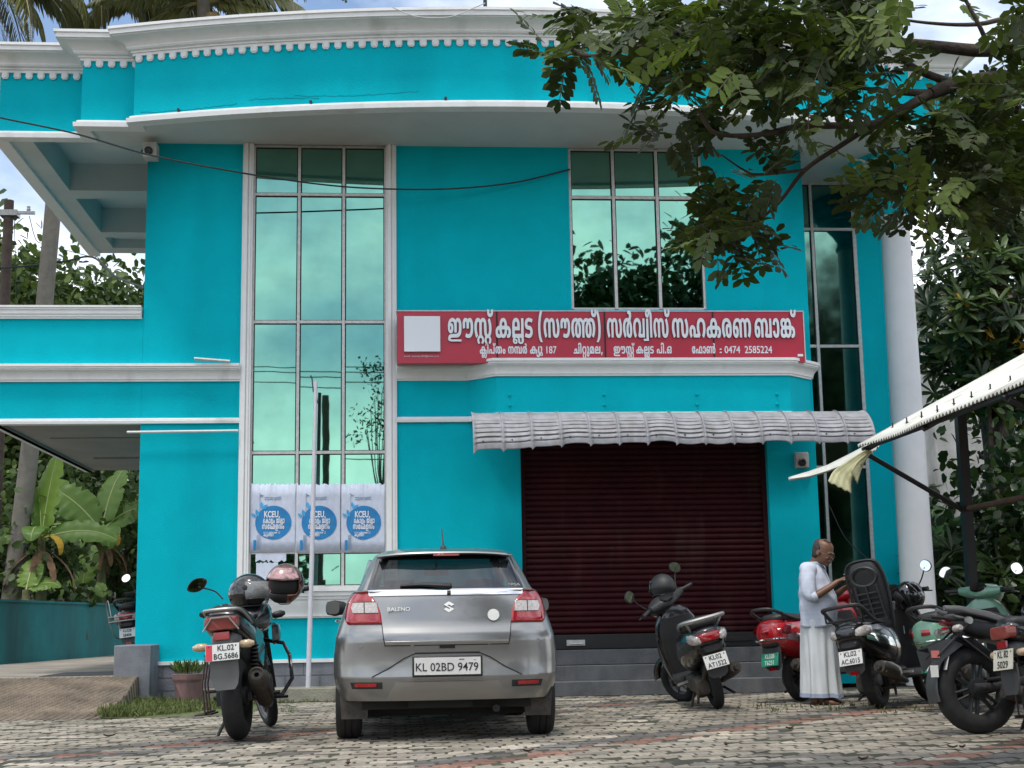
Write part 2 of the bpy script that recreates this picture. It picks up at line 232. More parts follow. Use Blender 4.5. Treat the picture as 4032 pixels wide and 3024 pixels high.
38:(909,[[135,2,145,-7,159,-4,249,58,209,128,186,198,178,324,195,394,213,422,257,457,313,471,360,464,322,422,283,352,265,282,262,198,268,142,295,72,330,30,383,-2,439,-12,523,-3,579,27,627,100,645,198,640,296,613,380,557,464,565,471,635,467,685,436,723,366,733,282,710,156,657,58,747,-4,761,-7,775,7,836,100,865,184,873,240,873,324,863,394,833,464,801,506,733,553,635,576,523,568,467,545,397,568,285,576,229,569,173,548,117,512,69,450,43,380,33,310,41,198,56,142,87,72],[439,97,420,114,407,142,402,254,423,352,453,403,463,394,485,352,500,296,505,184,500,142,487,114,467,97]]),
6:(425,[[135,2,197,-12,281,-3,337,30,371,72,398,170,386,254,358,310,295,360,225,375,155,370,99,343,50,282,29,198,37,114,71,47],[197,95,164,128,162,226,183,260,211,272,225,268,258,240,267,170,250,114,225,94]]),
42:(789,[[125,1,145,-6,229,40,243,57,213,113,186,197,173,323,197,421,229,456,257,467,299,458,320,421,327,5,453,1,463,15,463,379,481,449,509,466,537,467,571,449,599,407,611,365,612,239,596,169,568,99,544,57,551,47,649,-9,665,1,682,29,722,113,752,225,754,351,736,435,709,491,649,548,579,573,537,577,467,566,397,519,327,564,285,575,257,579,187,567,145,550,83,491,45,407,33,337,43,197,74,99]]),
216:(1042,[[125,1,145,-6,229,40,243,57,213,113,186,197,173,323,197,421,229,456,257,467,299,458,320,421,327,5,453,1,463,15,463,379,481,449,509,466,537,467,571,449,599,407,611,365,610,225,597,169,554,71,607,8,621,1,985,5,990,183,985,562,855,561,850,113,733,108,717,113,754,253,751,379,725,463,677,526,621,563,565,575,467,566,397,519,327,564,257,579,215,573,145,550,103,516,59,449,41,393,33,267,43,197,74,99]]),
160:(259,[[-34,-256,30,-270,142,-261,204,-228,228,-200,246,-158,254,-88,245,-4,193,178,175,290,181,402,235,556,226,563,100,563,72,507,39,388,37,248,55,150,105,-18,114,-88,108,-130,100,-147,72,-163,44,-162,13,-144,2,-116,2,-74,-12,-60,-124,-51,-136,-74,-138,-116,-117,-186,-82,-231]]),
67:(321,[[78,-223,132,-237,174,-237,244,-216,289,-181,320,-125,327,-83,328,-27,303,57,230,127,277,351,275,449,249,519,216,552,174,569,90,575,24,561,29,505,48,463,90,468,118,454,137,407,123,239,96,127,48,104,14,71,-14,15,-22,-41,-15,-111,0,-153,34,-198],[132,-132,112,-111,100,-41,118,12,160,29,196,1,207,-69,194,-111,174,-132]]),
28:(798,[[19,14,33,0,733,0,747,14,747,546,733,565,621,565,607,546,607,126,593,107,551,107,459,112,481,224,472,280,453,320,425,353,369,383,313,392,229,383,173,356,140,322,113,238,120,168,145,161,243,173,252,182,257,252,271,274,299,285,327,274,345,238,345,182,332,140,313,110,299,107,33,107,19,98]]),
220:(594,[[164,-323,173,-332,187,-330,253,-295,261,-281,222,-197,216,-99,226,-57,243,-35,299,-10,341,-26,374,-85,373,-183,332,-281,339,-295,411,-332,429,-323,457,-281,485,-211,495,-113,474,-29,435,27,453,22,467,33,527,125,555,209,560,279,555,377,513,475,453,536,397,564,327,578,271,578,201,564,136,531,70,461,42,391,34,335,41,209,69,125,100,69,131,30,160,27,112,-43,96,-127,115,-239],[243,77,195,181,184,223,177,279,182,363,198,405,243,452,299,467,341,458,387,419,415,349,417,265,403,195,353,83,341,76]]),
48:(668,[[46,14,60,0,606,0,620,14,620,322,597,434,548,504,480,551,438,565,340,579,214,562,158,537,119,504,85,462,55,378,46,308],[186,112,182,322,195,406,228,455,270,458,291,420,291,350,276,280,233,182],[354,106,342,112,402,224,429,322,429,392,404,462,410,467,435,448,470,392,485,322,482,112]]),
52:(749,[[49,14,63,0,693,5,695,560,567,565,558,546,555,112,399,107,203,107,189,126,189,196,203,215,469,215,479,224,479,364,460,462,446,490,407,532,357,563,273,579,189,567,147,551,105,515,71,462,58,420,49,350],[203,322,189,336,189,378,198,420,215,448,259,469,287,466,313,448,332,420,343,336,329,322]]),
276:(280,[[41,-119,50,-133,148,-132,192,-21,218,119,204,126,92,126,73,119]]),
44:(774,[[82,2,97,-9,111,-4,203,44,174,114,167,198,184,240,223,258,251,247,271,212,271,128,251,72,262,44,293,4,713,2,720,16,718,562,586,562,583,114,573,107,405,107,396,114,410,198,397,254,363,311,293,357,237,366,153,358,83,318,53,282,35,240,27,156,36,100]]),
278:(274,[[88,1,125,-13,153,-11,181,-3,212,29,218,57,214,113,181,149,125,160,83,144,69,127,55,85,56,57,63,29]]),
20:(680,[[147,2,201,-12,285,-2,313,12,356,58,375,100,383,156,381,212,362,282,341,312,299,340,257,347,187,342,180,352,229,414,271,442,313,457,397,469,467,455,499,422,502,380,487,352,411,324,411,240,425,226,481,217,500,198,513,156,501,114,481,98,408,100,390,2,453,-12,509,-10,551,-3,593,16,639,72,653,142,639,212,610,254,573,282,610,310,635,352,644,408,640,450,612,506,579,536,509,566,439,576,299,567,215,541,159,510,123,478,72,408,41,324,33,254,40,142,86,44],[201,94,168,128,159,184,160,226,201,247,230,240,247,212,250,184,243,117,229,98]]),
72:(544,[[212,2,285,-12,397,-4,461,30,501,86,509,156,500,198,467,245,411,273,327,274,285,259,251,226,237,198,229,114,209,128,184,170,168,254,168,324,194,408,232,450,238,380,250,352,268,324,299,303,369,287,411,291,453,307,499,352,516,422,502,492,467,539,411,567,299,576,229,565,159,537,89,474,43,380,33,254,56,142,117,53,159,24],[341,91,328,142,335,170,369,184,389,170,389,114,369,93],[369,380,341,394,334,422,338,464,355,475,369,472,384,464,401,422,392,394]]),
45:(988,[[82,2,97,-9,111,-4,203,44,174,114,167,198,184,240,223,258,251,247,271,212,271,128,251,72,262,44,293,4,923,2,937,16,937,366,927,436,902,492,881,515,853,541,797,568,685,576,601,555,537,506,497,422,489,366,489,114,475,107,405,107,396,114,410,170,397,254,365,310,321,344,293,357,209,366,153,358,97,329,53,282,27,198,36,100],[629,114,629,366,641,422,660,450,699,468,727,468,769,447,787,422,797,380,802,114,783,107,643,107]]),
116:(1326,[[148,2,202,-12,286,-2,342,38,371,86,384,142,384,212,375,254,345,310,286,344,230,347,172,338,186,380,216,419,258,453,300,466,342,469,384,455,417,422,427,394,435,324,440,0,571,2,575,394,588,436,622,466,650,469,678,458,699,436,711,394,714,2,847,2,853,352,868,408,888,439,944,468,1000,471,1007,464,965,408,928,324,916,254,916,184,926,114,964,44,1000,11,1084,-12,1168,-4,1224,25,1270,86,1287,142,1294,254,1285,324,1241,436,1188,506,1230,576,1244,618,1247,688,1230,744,1182,788,1140,798,1070,800,1000,790,995,772,1014,694,1070,693,1098,680,1108,660,1104,604,1070,567,1014,576,902,569,832,539,790,510,734,555,664,576,580,567,496,514,412,566,300,576,202,554,132,509,83,450,56,394,34,282,34,212,43,142,70,72,104,27],[202,94,170,128,160,184,161,226,202,247,230,242,251,198,244,117,230,98],[1084,98,1068,114,1056,156,1052,240,1078,352,1098,394,1112,400,1117,394,1145,310,1154,198,1145,128,1135,114,1112,95]]),
290:(274,[[89,1,126,-13,154,-11,182,-3,212,29,219,71,214,113,182,149,126,160,84,144,70,127,56,85,57,57,64,29],[94,393,126,384,168,387,196,402,210,421,219,463,215,505,198,533,182,545,154,554,112,553,84,539,67,519,56,477,58,449,65,421]]),
71:(640,[[153,0,202,-9,286,-1,345,42,376,98,384,210,376,252,345,308,300,340,244,350,188,341,180,350,197,392,230,429,258,451,300,466,356,465,412,439,446,392,459,350,459,210,442,154,389,56,398,42,482,-9,496,-7,521,28,572,112,599,196,608,294,585,420,555,476,496,534,426,566,328,579,244,565,160,525,98,462,71,420,47,350,34,266,47,126,70,70,90,45],[202,94,171,126,160,182,160,224,174,238,202,246,234,238,251,196,244,118,230,98]]),
30:(813,[[97,2,167,-12,279,-3,475,75,500,30,545,-2,629,-12,685,-2,713,13,741,44,759,100,747,170,717,212,760,268,774,310,774,422,761,464,727,517,657,566,601,576,517,569,475,553,433,524,349,567,293,576,181,569,104,534,63,492,48,464,36,422,34,366,55,304,97,263,181,242,237,249,279,276,311,324,313,408,287,450,239,478,251,485,321,471,356,436,368,408,377,266,495,268,503,408,511,436,545,468,587,469,615,453,636,422,648,380,632,296,601,262,573,248,489,235,181,238,125,229,69,203,35,156,27,100,35,58,52,30],[181,83,159,100,160,128,195,146,377,147,391,142,265,93],[587,84,581,142,601,154,629,151,643,128,637,86,615,77],[167,330,147,352,144,394,153,419,181,422,200,408,203,352,195,336]]),
215:(1106,[[46,14,60,0,1054,0,1061,14,1061,280,1046,406,1001,490,942,538,872,566,746,579,651,560,606,539,550,497,494,538,438,563,312,579,228,566,158,537,85,462,58,392,46,308],[186,112,182,322,195,406,228,455,270,458,291,420,291,350,276,280,233,182],[354,106,342,112,402,224,429,322,429,392,404,462,410,467,435,448,470,392,485,322,482,112],[788,106,781,112,835,210,863,294,864,406,841,462,872,451,904,406,921,336,919,112],[620,126,620,308,630,392,662,453,690,462,718,453,732,406,722,308,679,196,634,120]]),
53:(646,[[147,-189,242,-203,592,-203,599,-189,599,-105,592,-95,256,-95,200,-84,179,-63,176,-49,183,-21,214,-3,480,4,536,21,578,52,611,105,611,203,597,231,541,287,598,343,608,371,610,427,598,469,564,514,494,556,410,574,284,573,200,555,130,518,80,469,54,427,40,385,32,329,39,245,55,203,90,161,116,143,158,129,242,129,298,155,327,189,347,245,345,329,319,385,270,419,194,427,256,459,354,469,410,461,438,448,460,427,470,399,467,371,452,350,391,329,394,231,438,224,467,203,475,161,466,130,438,113,242,110,144,95,88,66,52,21,36,-35,44,-105,74,-150,116,-179],[172,227,150,259,151,329,200,335,217,315,220,259,200,225]]),
122:(925,[[120,2,181,-12,223,-12,293,-1,335,21,391,-3,447,-12,545,0,587,23,634,72,662,128,679,226,685,235,699,235,741,217,755,198,760,128,727,97,685,98,662,2,713,-12,797,-3,853,33,887,86,900,170,874,254,811,315,741,340,685,345,662,436,636,492,573,553,489,576,391,567,335,539,292,492,262,436,245,352,153,330,97,302,62,268,36,226,27,142,38,86,69,37],[195,98,163,128,161,184,181,218,237,237,270,114,237,95],[447,96,405,128,388,170,382,226,391,240,475,240,531,240,540,226,536,170,503,109,475,96],[391,347,387,394,419,455,447,468,475,469,509,450,533,408,537,352],[759,604,867,599,923,618,958,646,983,688,992,730,993,786,979,833,873,814,872,744,861,716,825,697,811,698,788,716,777,744,777,814,769,819,671,834,663,828,652,800,650,744,666,674,702,632]]),
281:(484,[[224,14,238,0,364,0,371,14,371,700,364,714,252,714,168,633,47,504,84,459,126,426,226,518]]),
282:(484,[[27,14,41,0,433,0,451,14,447,128,223,131,212,140,366,336,425,448,437,504,436,560,425,602,393,658,359,686,293,719,209,723,125,704,41,658,34,644,97,548,153,576,223,593,270,574,281,560,288,518,280,462,254,406,34,112,27,98]]),
191:(1277,[[148,2,202,-12,286,-2,348,44,376,100,384,212,375,254,345,310,286,344,230,347,172,338,202,404,258,453,342,469,384,455,417,422,431,380,435,324,440,0,571,2,575,394,588,436,608,457,636,469,664,466,699,436,707,408,711,16,720,-3,847,2,853,296,881,394,930,442,1014,469,1070,468,1098,457,1112,447,1119,422,1098,402,1014,396,958,370,930,336,917,296,924,226,958,179,1028,151,1098,149,1112,144,1120,128,1112,106,1084,95,1014,95,958,109,944,100,913,30,916,11,972,-4,1084,-12,1182,9,1225,44,1242,72,1252,128,1230,198,1196,230,1168,242,1070,251,1047,268,1056,298,1140,305,1196,321,1231,352,1245,380,1252,436,1238,488,1196,537,1140,564,1070,576,944,568,860,539,804,499,748,552,720,566,664,576,580,566,496,514,440,554,356,576,300,576,202,554,132,509,83,450,43,352,34,282,34,212,56,100,101,30],[202,94,170,128,160,184,161,226,202,247,230,242,251,198,244,117,230,98]]),
51:(594,[[137,1,145,-8,159,-6,241,43,251,57,195,169,183,211,177,309,184,365,209,421,243,451,285,467,327,464,369,440,401,393,414,351,418,267,403,183,389,141,341,57,355,40,439,-9,468,15,518,99,554,197,560,323,542,421,513,477,453,537,397,564,299,579,215,567,145,536,84,477,45,393,33,323,41,197,55,141,87,71]]),
277:(321,[[32,220,46,206,284,206,291,220,291,318,284,332,46,332,32,318]]),
21:(1145,[[147,2,201,-12,285,-2,313,12,356,58,375,100,383,156,381,212,362,282,341,312,299,340,257,347,187,342,180,352,229,414,271,442,313,457,397,469,467,455,499,422,502,380,487,352,411,324,411,240,425,226,481,217,500,198,513,156,501,114,481,98,408,100,390,2,453,-12,509,-10,551,-3,593,16,639,72,653,142,639,212,610,254,573,282,610,310,635,352,644,408,640,450,612,506,579,536,509,566,439,576,299,567,215,541,159,510,123,478,72,408,41,324,33,254,40,142,86,44],[813,2,873,-12,971,-4,1027,24,1059,58,1100,156,1111,268,1102,394,1089,450,1060,506,1013,552,929,576,845,569,803,554,759,520,716,450,698,394,705,380,831,359,856,436,873,457,901,469,915,468,937,450,961,394,964,198,947,128,929,106,901,95,873,106,854,128,831,204,700,184,701,142,729,72,775,23],[201,94,168,128,159,184,160,226,201,247,230,240,247,212,250,184,243,117,229,98]]),
208:(774,[[175,-315,181,-323,209,-320,275,-287,260,-245,256,-189,263,-161,293,-140,321,-151,337,-175,340,-217,329,-259,363,-317,713,-322,720,-315,720,553,713,562,601,562,583,553,583,119,573,110,405,110,397,119,409,203,395,259,382,287,349,323,293,354,251,364,167,362,125,347,67,301,36,245,27,189,39,91,63,35,97,-11,197,35,201,49,176,105,167,147,169,203,177,231,195,251,223,257,251,248,269,217,272,147,250,63,293,2,573,0,583,-7,583,-203,573,-222,461,-222,438,-119,391,-71,321,-49,223,-60,165,-105,141,-161,137,-189,147,-259]]),
153:(844,[[137,0,145,-10,159,-7,241,42,251,56,195,168,183,210,177,308,184,364,209,420,243,452,285,467,327,464,369,440,401,392,414,350,414,224,389,140,349,70,400,14,425,0,789,5,789,562,656,560,653,126,649,111,635,107,518,112,554,224,555,364,530,448,514,476,467,526,397,564,285,579,201,564,123,518,83,476,55,420,33,322,33,266,55,140,87,70],[686,602,775,597,831,611,876,644,906,700,910,728,901,830,789,812,793,756,780,714,747,696,709,714,699,728,698,812,691,817,593,833,580,826,569,742,587,672,635,622]]),
17:(1112,[[613,-214,671,-228,755,-217,801,-186,832,-130,844,-46,844,374,825,381,713,381,704,374,704,122,685,108,629,108,620,122,623,262,651,374,671,409,713,450,769,467,825,461,853,446,899,388,915,346,930,248,928,80,898,-60,855,-172,951,-222,965,-223,971,-214,1039,-60,1067,52,1073,108,1077,192,1066,318,1053,374,1021,447,985,500,951,528,895,558,839,573,727,573,643,543,573,483,529,416,499,332,485,262,480,122,461,108,405,108,398,122,410,192,394,262,369,304,307,351,223,367,139,352,83,319,49,276,27,192,35,108,55,52,89,-4,97,-10,200,38,201,52,175,108,167,192,179,234,195,252,237,255,261,234,271,206,270,122,250,66,276,24,293,3,307,0,483,-4,511,-102,540,-158,573,-192],[657,-118,635,-88,620,-18,629,0,671,0,701,-4,704,-102,685,-123]]),
209:(792,[[239,-323,293,-337,363,-327,405,-289,422,-253,426,-169,409,-113,377,-80,349,-69,276,-71,277,-57,296,-29,321,-9,349,-1,405,-10,433,-43,446,-85,458,-239,487,-295,503,-309,531,-326,573,-335,657,-330,713,-298,743,-253,760,-197,762,-113,738,-1,741,559,727,566,615,566,601,559,601,321,601,125,587,106,398,111,410,195,393,265,363,310,307,352,223,368,139,353,88,321,51,279,34,237,27,153,53,55,83,1,97,-9,203,41,179,97,167,153,167,195,181,237,209,257,237,256,267,223,267,111,249,55,206,13,181,-29,160,-113,163,-211,175,-253,209,-303],[293,-253,274,-239,261,-183,265,-163,293,-150,307,-151,324,-169,328,-197,323,-239],[587,-243,566,-211,564,-85,540,-1,601,-1,618,-15,635,-57,648,-169,629,-233,615,-244]]),
49:(920,[[229,2,301,-12,357,-12,455,11,567,-12,623,-12,735,13,777,38,819,78,852,128,880,226,882,366,865,450,824,548,805,573,777,567,687,520,713,464,740,366,742,254,713,156,679,120,651,105,609,93,573,100,615,156,641,212,661,310,654,436,631,492,595,537,539,567,497,576,399,567,357,545,273,574,175,567,105,528,59,464,43,408,35,296,59,170,87,114,133,55,175,25],[301,95,261,114,228,142,183,240,175,296,183,408,206,450,245,470,273,464,283,450,269,380,269,324,286,226,324,142,360,100,343,93],[469,154,455,161,435,198,409,310,409,394,421,436,455,468,483,464,503,450,521,394,516,268,500,212]]),
68:(321,[[78,-223,132,-237,174,-237,244,-216,289,-181,307,-153,327,-83,328,-27,317,29,286,78,230,127,277,351,275,449,249,519,216,552,174,569,90,575,24,561,29,505,48,463,90,468,118,455,137,407,123,239,96,127,48,104,14,71,-14,15,-22,-41,-15,-111,0,-153,34,-198],[132,-145,104,-128,90,-107,84,-83,90,-75,132,-97,174,-97,216,-77,222,-97,208,-125,174,-145],[132,-16,106,15,118,32,146,38,188,34,204,15,188,-8,160,-20]]),
117:(941,[[125,1,145,-6,229,40,243,57,213,113,186,197,173,323,197,421,229,456,257,467,299,458,320,421,327,5,453,1,463,15,463,323,475,393,509,443,565,469,607,470,619,463,564,379,531,267,534,141,546,99,579,43,649,-3,719,-12,775,-5,817,10,841,29,881,85,906,169,906,281,891,351,864,421,801,505,849,589,864,645,864,687,845,741,817,774,789,791,705,803,611,785,619,729,635,687,691,691,725,659,722,617,691,567,593,578,509,567,467,551,411,512,327,566,257,579,187,567,145,550,83,491,59,449,41,393,33,267,59,141],[705,95,684,113,672,141,668,239,686,337,712,393,719,401,728,393,753,337,766,267,765,155,747,107]])}
RUNS={'head':[12,231,77,3,23,222,33,3,272,58,83,196,77,273,3,58,118,55,161,66,156,3,58,59,23,50,37,3,46,64,173,77],'a':[166,65,142,38,6,3,42,216,118,3,23,160,67],'b':[28,65,220,67,48,52,276],'c':[12,231,77,3,23,222,33,3,44,65,278,20],'d':[72,45,64,116,3,290],'p1':[71,23,64,222,6,3,30,65,222,64],'p2':[58,72,215,53,42,6],'p3':[20,122,72,33,64,46,118,3,281,276,282],'p4':[23,67,191,51],'p6':[72,23,50,53,3,72,23,64,277,21,208,72,51,220,66,153],'p7':[17,6,72,209,64,49,66,156,3,49,68,37,65,49,117]}
# ================================================================ palette
TEAL = mat('teal_paint', (.0, .425, .51), .9, spec=.12, var=.06, vs=2.2, bump=.3, bs=90, stain=((.0, .26, .32), .38, 1.1, .52, .72))
WHITE = mat('white_paint', (.74, .75, .74), .6, var=.04, vs=8, bump=.12, bs=120, stain=((.30, .30, .26), .42, 2.6, .58, .78))
SOFFIT = mat('soffit_paint', (.52, .56, .55), .85, var=.06, vs=1.5, bump=.1, bs=60)
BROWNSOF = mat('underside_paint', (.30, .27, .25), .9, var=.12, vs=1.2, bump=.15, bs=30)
GREYPL = mat('grey_plinth_paint', (.15, .16, .18), .8, var=.25, vs=5, bump=.3, bs=60, stain=((.26, .27, .28), .5, 3, .5, .7))
STEPM = mat('step_concrete', (.085, .09, .095), .85, var=.3, vs=4, bump=.3, bs=50, stain=((.2, .19, .17), .4, 2, .55, .7))
KERBM = mat('old_kerb_concrete', (.30, .28, .24), .9, var=.3, vs=5, hue=(.22, .22, .16), bump=.5, bs=40, stain=((.05, .055, .035), .7, 4, .5, .65))
MORTAR = mat('mortar_line', (.09, .095, .105), .9)
ALU = mat('window_aluminium', (.52, .52, .50), .45, metal=.3, var=.15, vs=20)
BLACKRUB = mat('black_rubber_seal', (.012, .012, .012), .7)
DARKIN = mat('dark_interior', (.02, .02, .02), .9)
REDSIGN = mat('red_sign_face', (.42, .018, .045), .35, var=.06, vs=3)
SIGNWHITE = mat('sign_letter_white', (.70, .74, .78), .4)
SIGNSIDE = mat('sign_letter_side', (.02, .006, .02), .5)
SHUT = mat('shutter_maroon', (.030, .0035, .0055), .6, spec=.15, var=.25, vs=4, bump=.5, bs=3.5, stain=((.10, .06, .05), .15, 5, .55, .7))
BLACKM = mat('black_metal', (.015, .015, .016), .45, var=.2, vs=20)
DEEP = mat('deep_maroon_letter', (.12, .004, .02), .5)
def glass_mat(name, tint, rough, dirt):
    m = bpy.data.materials.new(name); m.use_nodes = True; nt = m.node_tree; N = nt.nodes; L = nt.links; b = N['Principled BSDF']
    tc = N.new('ShaderNodeTexCoord'); n = N.new('ShaderNodeTexNoise'); n.inputs['Scale'].default_value = 3.5; n.inputs['Detail'].default_value = 8; L.new(tc.outputs['Object'], n.inputs[0])
    r = N.new('ShaderNodeValToRGB'); e = r.color_ramp.elements; e[0].position = .35; e[1].position = .7
    e[0].color = (*[c*(1-dirt) for c in tint], 1); e[1].color = (*[min(1, c*(1+dirt)) for c in tint], 1); L.new(n.outputs[0], r.inputs[0]); L.new(r.outputs[0], b.inputs['Base Color'])
    b.inputs['Metallic'].default_value = 1; b.inputs['Roughness'].default_value = rough
    n2 = N.new('ShaderNodeTexNoise'); n2.inputs['Scale'].default_value = 1.6; n2.inputs['Detail'].default_value = 2; L.new(tc.outputs['Object'], n2.inputs[0])
    bp = N.new('ShaderNodeBump'); bp.inputs['Strength'].default_value = .007; bp.inputs['Distance'].default_value = .05; L.new(n2.outputs[0], bp.inputs['Height']); L.new(bp.outputs[0], b.inputs['Normal'])
    return m
GREENGLASS = glass_mat('green_mirror_glass', (.185, .40, .315), .012, .07)
DIMGLASS = glass_mat('dimmed_green_glass', (.14, .29, .24), .05, .12)  # mirror glass with its tint lowered to paint in a dim reflection
# ================================================================ the bank building
FY = 17.8                       # facade plane
bank = thing('bank_building', 'two storey turquoise office block with white cornices, curved parapet and tall green mirror windows', 'building', (0, FY, 0))
INV = Matrix.Translation((0, -FY, 0))
def bp_(mb, name, m, parent=None, ang=35, bevel=0):
    o = mb.build(name, m, None, ang=ang, bevel=bevel); o.data.transform(INV)
    o.parent = parent or bank; return o
# --- facade wall with openings
def wall_cells(xs, zs, holes, y, depth):
    mb = MB()
    def hole(x, z):
        return any(a < x < b and c < z < d for a, b, c, d in holes)
    for i in range(len(xs)-1):
        for j in range(len(zs)-1):
            x0, x1, z0, z1 = xs[i], xs[i+1], zs[j], zs[j+1]
            if hole((x0+x1)/2, (z0+z1)/2): continue
            mb.quad((x0, y, z0), (x1, y, z0), (x1, y, z1), (x0, y, z1))
    for a, b, c, d in holes:
        mb.quad((a, y, c), (a, y, d), (a, y+depth, d), (a, y+depth, c)); mb.quad((b, y, d), (b, y, c), (b, y+depth, c), (b, y+depth, d))
        mb.quad((a, y, d), (b, y, d), (b, y+depth, d), (a, y+depth, d)); mb.quad((a, y, c), (a, y+depth, c), (b, y+depth, c), (b, y, c))
    return mb
LW = (-1.86, -.05, 1.28, 7.04); RW = (2.28, 4.05, 4.86, 7.04); SH = (1.58, 4.76, .54, 3.42)
w = wall_cells([-3.15, -1.86, -.05, 1.58, 2.28, 4.05, 4.76, 5.4], [.0, .45, .54, 1.28, 3.42, 4.86, 7.04], [LW, RW, SH], FY, .22)
w.quad((-3.15, FY, 0), (-3.15, FY, 7.04), (-3.15, 23.4, 7.04), (-3.15, 23.4, 0))
w.quad((5.4, FY, 7.04), (5.4, FY, 0), (5.4, 19.2, 0), (5.4, 19.2, 7.04))
w.box(-3.2, 7.2, 23.4, 23.6, 0, 7.4)
w.box(7.0, 7.2, 19.2, 23.4, 0, 7.3)
w.box(6.56, 7.2, 19.2, 19.4, 0, 7.03)
w.quad((5.4, 19.2, 0), (6.56, 19.2, 0), (6.56, 19.2, .9), (5.4, 19.2, .9))
bp_(w, 'wall', TEAL)
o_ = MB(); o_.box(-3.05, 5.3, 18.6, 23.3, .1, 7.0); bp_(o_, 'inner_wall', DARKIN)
MB_col = MB()
MB_col.box(-3.75, -3.15, 23.3, 23.5, .3, 3.4); bp_(MB_col, 'rear_wall', TEAL)
# --- parapet, lip, cornice, scallops
def arcy(x): return 16.28+17.57-math.sqrt(17.57**2-(x-1.72)**2)
ARC = [(x, arcy(x)) for x in np.linspace(-3.19, 6.63, 33)]
PPATH = [(-4.97, 23.4), (-4.97, 17.58), (-3.86, 17.58), (-3.86, 17.15), (-3.19, 17.15)]+ARC+[(6.63, 17.15), (7.3, 17.15), (7.3, 23.4)]
bp_(MB().sweep([(0, 7.08), (0, 7.95), (-.16, 7.95), (-.16, 7.08)], PPATH), 'parapet', TEAL, ang=30)
bp_(MB().sweep([(-.1, 7.0), (.075, 7.0), (.08, 7.055), (.045, 7.065), (.045, 7.085), (.02, 7.1), (-.1, 7.1)], PPATH), 'parapet_lip', WHITE, ang=30)
CORN = [(-.1, 7.87), (.03, 7.87), (.03, 7.905), (.05, 7.905), (.05, 7.93), (.085, 7.935), (.10, 7.955), (.10, 7.97), (.12, 8.0), (.16, 8.03), (.22, 8.055), (.25, 8.06), (.25, 8.07), (.28, 8.075), (.28, 8.13), (.30, 8.135), (.30, 8.17), (-.2, 8.17)]
bp_(MB().sweep(CORN, PPATH), 'cornice', WHITE, ang=30)
def along(path, pitch, start=0.):
    out = []; d = start
    for a, b in zip(path[:-1], path[1:]):
        a, b = Vector(a), Vector(b); L = (b-a).length
        while d < L: out.append((a+(b-a)*(d/L), (b-a)/L)); d += pitch
        d -= L
    return out
TOOTH = [(-.043, .085), (-.043, .025), (-.024, 0), (.024, 0), (.043, .025), (.043, .085)]
TOOTH2 = [(x*.72, .012+z*.9) for x, z in TOOTH]
for seg in ([(-4.97, 17.58), (-3.86, 17.58)], [(-3.86, 17.15), (-3.19, 17.15)], ARC, [(6.63, 17.15), (7.3, 17.15)]):
    for p, d in along(seg, .148, .06):
        n = Vector((d.y, -d.x, 0)); D = Vector((d.x, d.y, 0)); P3 = Vector((p.x, p.y, 7.79))
        sc = MB(); sc.prism(TOOTH, P3+n*.004, D, Z3, n, .022); sc.prism(TOOTH2, P3+n*.02, D, Z3, n, .016); bp_(sc, 'scallop', WHITE, ang=20)
drips = MB()
for x in (-2.62, -1.0, .62, 2.42, 4.2):
    drips.tube([(x, arcy(x)+.02, 7.125), (x, arcy(x)-.05, 7.12)], .018, 8)
bp_(drips, 'drip_spout', BLACKM)
cr_ = MB(); _g = random.Random(12)
for x0, x1, dz in ((-3.1, -1.9, .035), (-1.75, -.9, .07), (-1.2, .3, .10)):
    n = 26; cr_.tube([(x, arcy(x)-.001, 7.11+dz+.02*math.sin(3*x)+_g.uniform(-.008, .008)) for x in np.linspace(x0, x1, n)], .0022, 4)
bp_(cr_, 'hairline_crack', mat('crack_shadow_paint', (.0, .14, .17), .95), ang=0)
# --- roof and soffits
sf = MB(); sf.quad(*([(p[0], p[1], 7.04) for p in [(-3.86, 18.1), (-3.86, 17.15), (-3.19, 17.15)]+ARC+[(6.63, 17.15), (7.3, 17.15), (7.3, 23.4), (-3.15, 23.4), (-3.15, 18.1)]]))
bp_(sf, 'soffit', SOFFIT, ang=0)
bm_ = MB(); bm_.box(-4.95, -4.60, 17.62, 23.38, 7.05, 7.5)
for y0, y1 in ((19.9, 20.3), (22.1, 22.4), (23.05, 23.38)): bm_.box(-4.63, -3.16, y0, y1, 7.052, 7.5)
bm_.box(-3.86, -3.16, 17.6, 18.1, 7.05, 7.5); bm_.box(-4.63, -3.16, 22.35, 23.1, 7.2, 7.5)
bp_(bm_, 'roof_beam', SOFFIT)
rs = MB(); rs.box(-4.95, 7.28, 17.62, 23.38, 7.45, 7.6); rs.quad(*[(p[0], p[1]+.1, 7.6) for p in ARC]+[(6.63, 17.7, 7.6), (-3.19, 17.7, 7.6)]); bp_(rs, 'roof', SOFFIT)
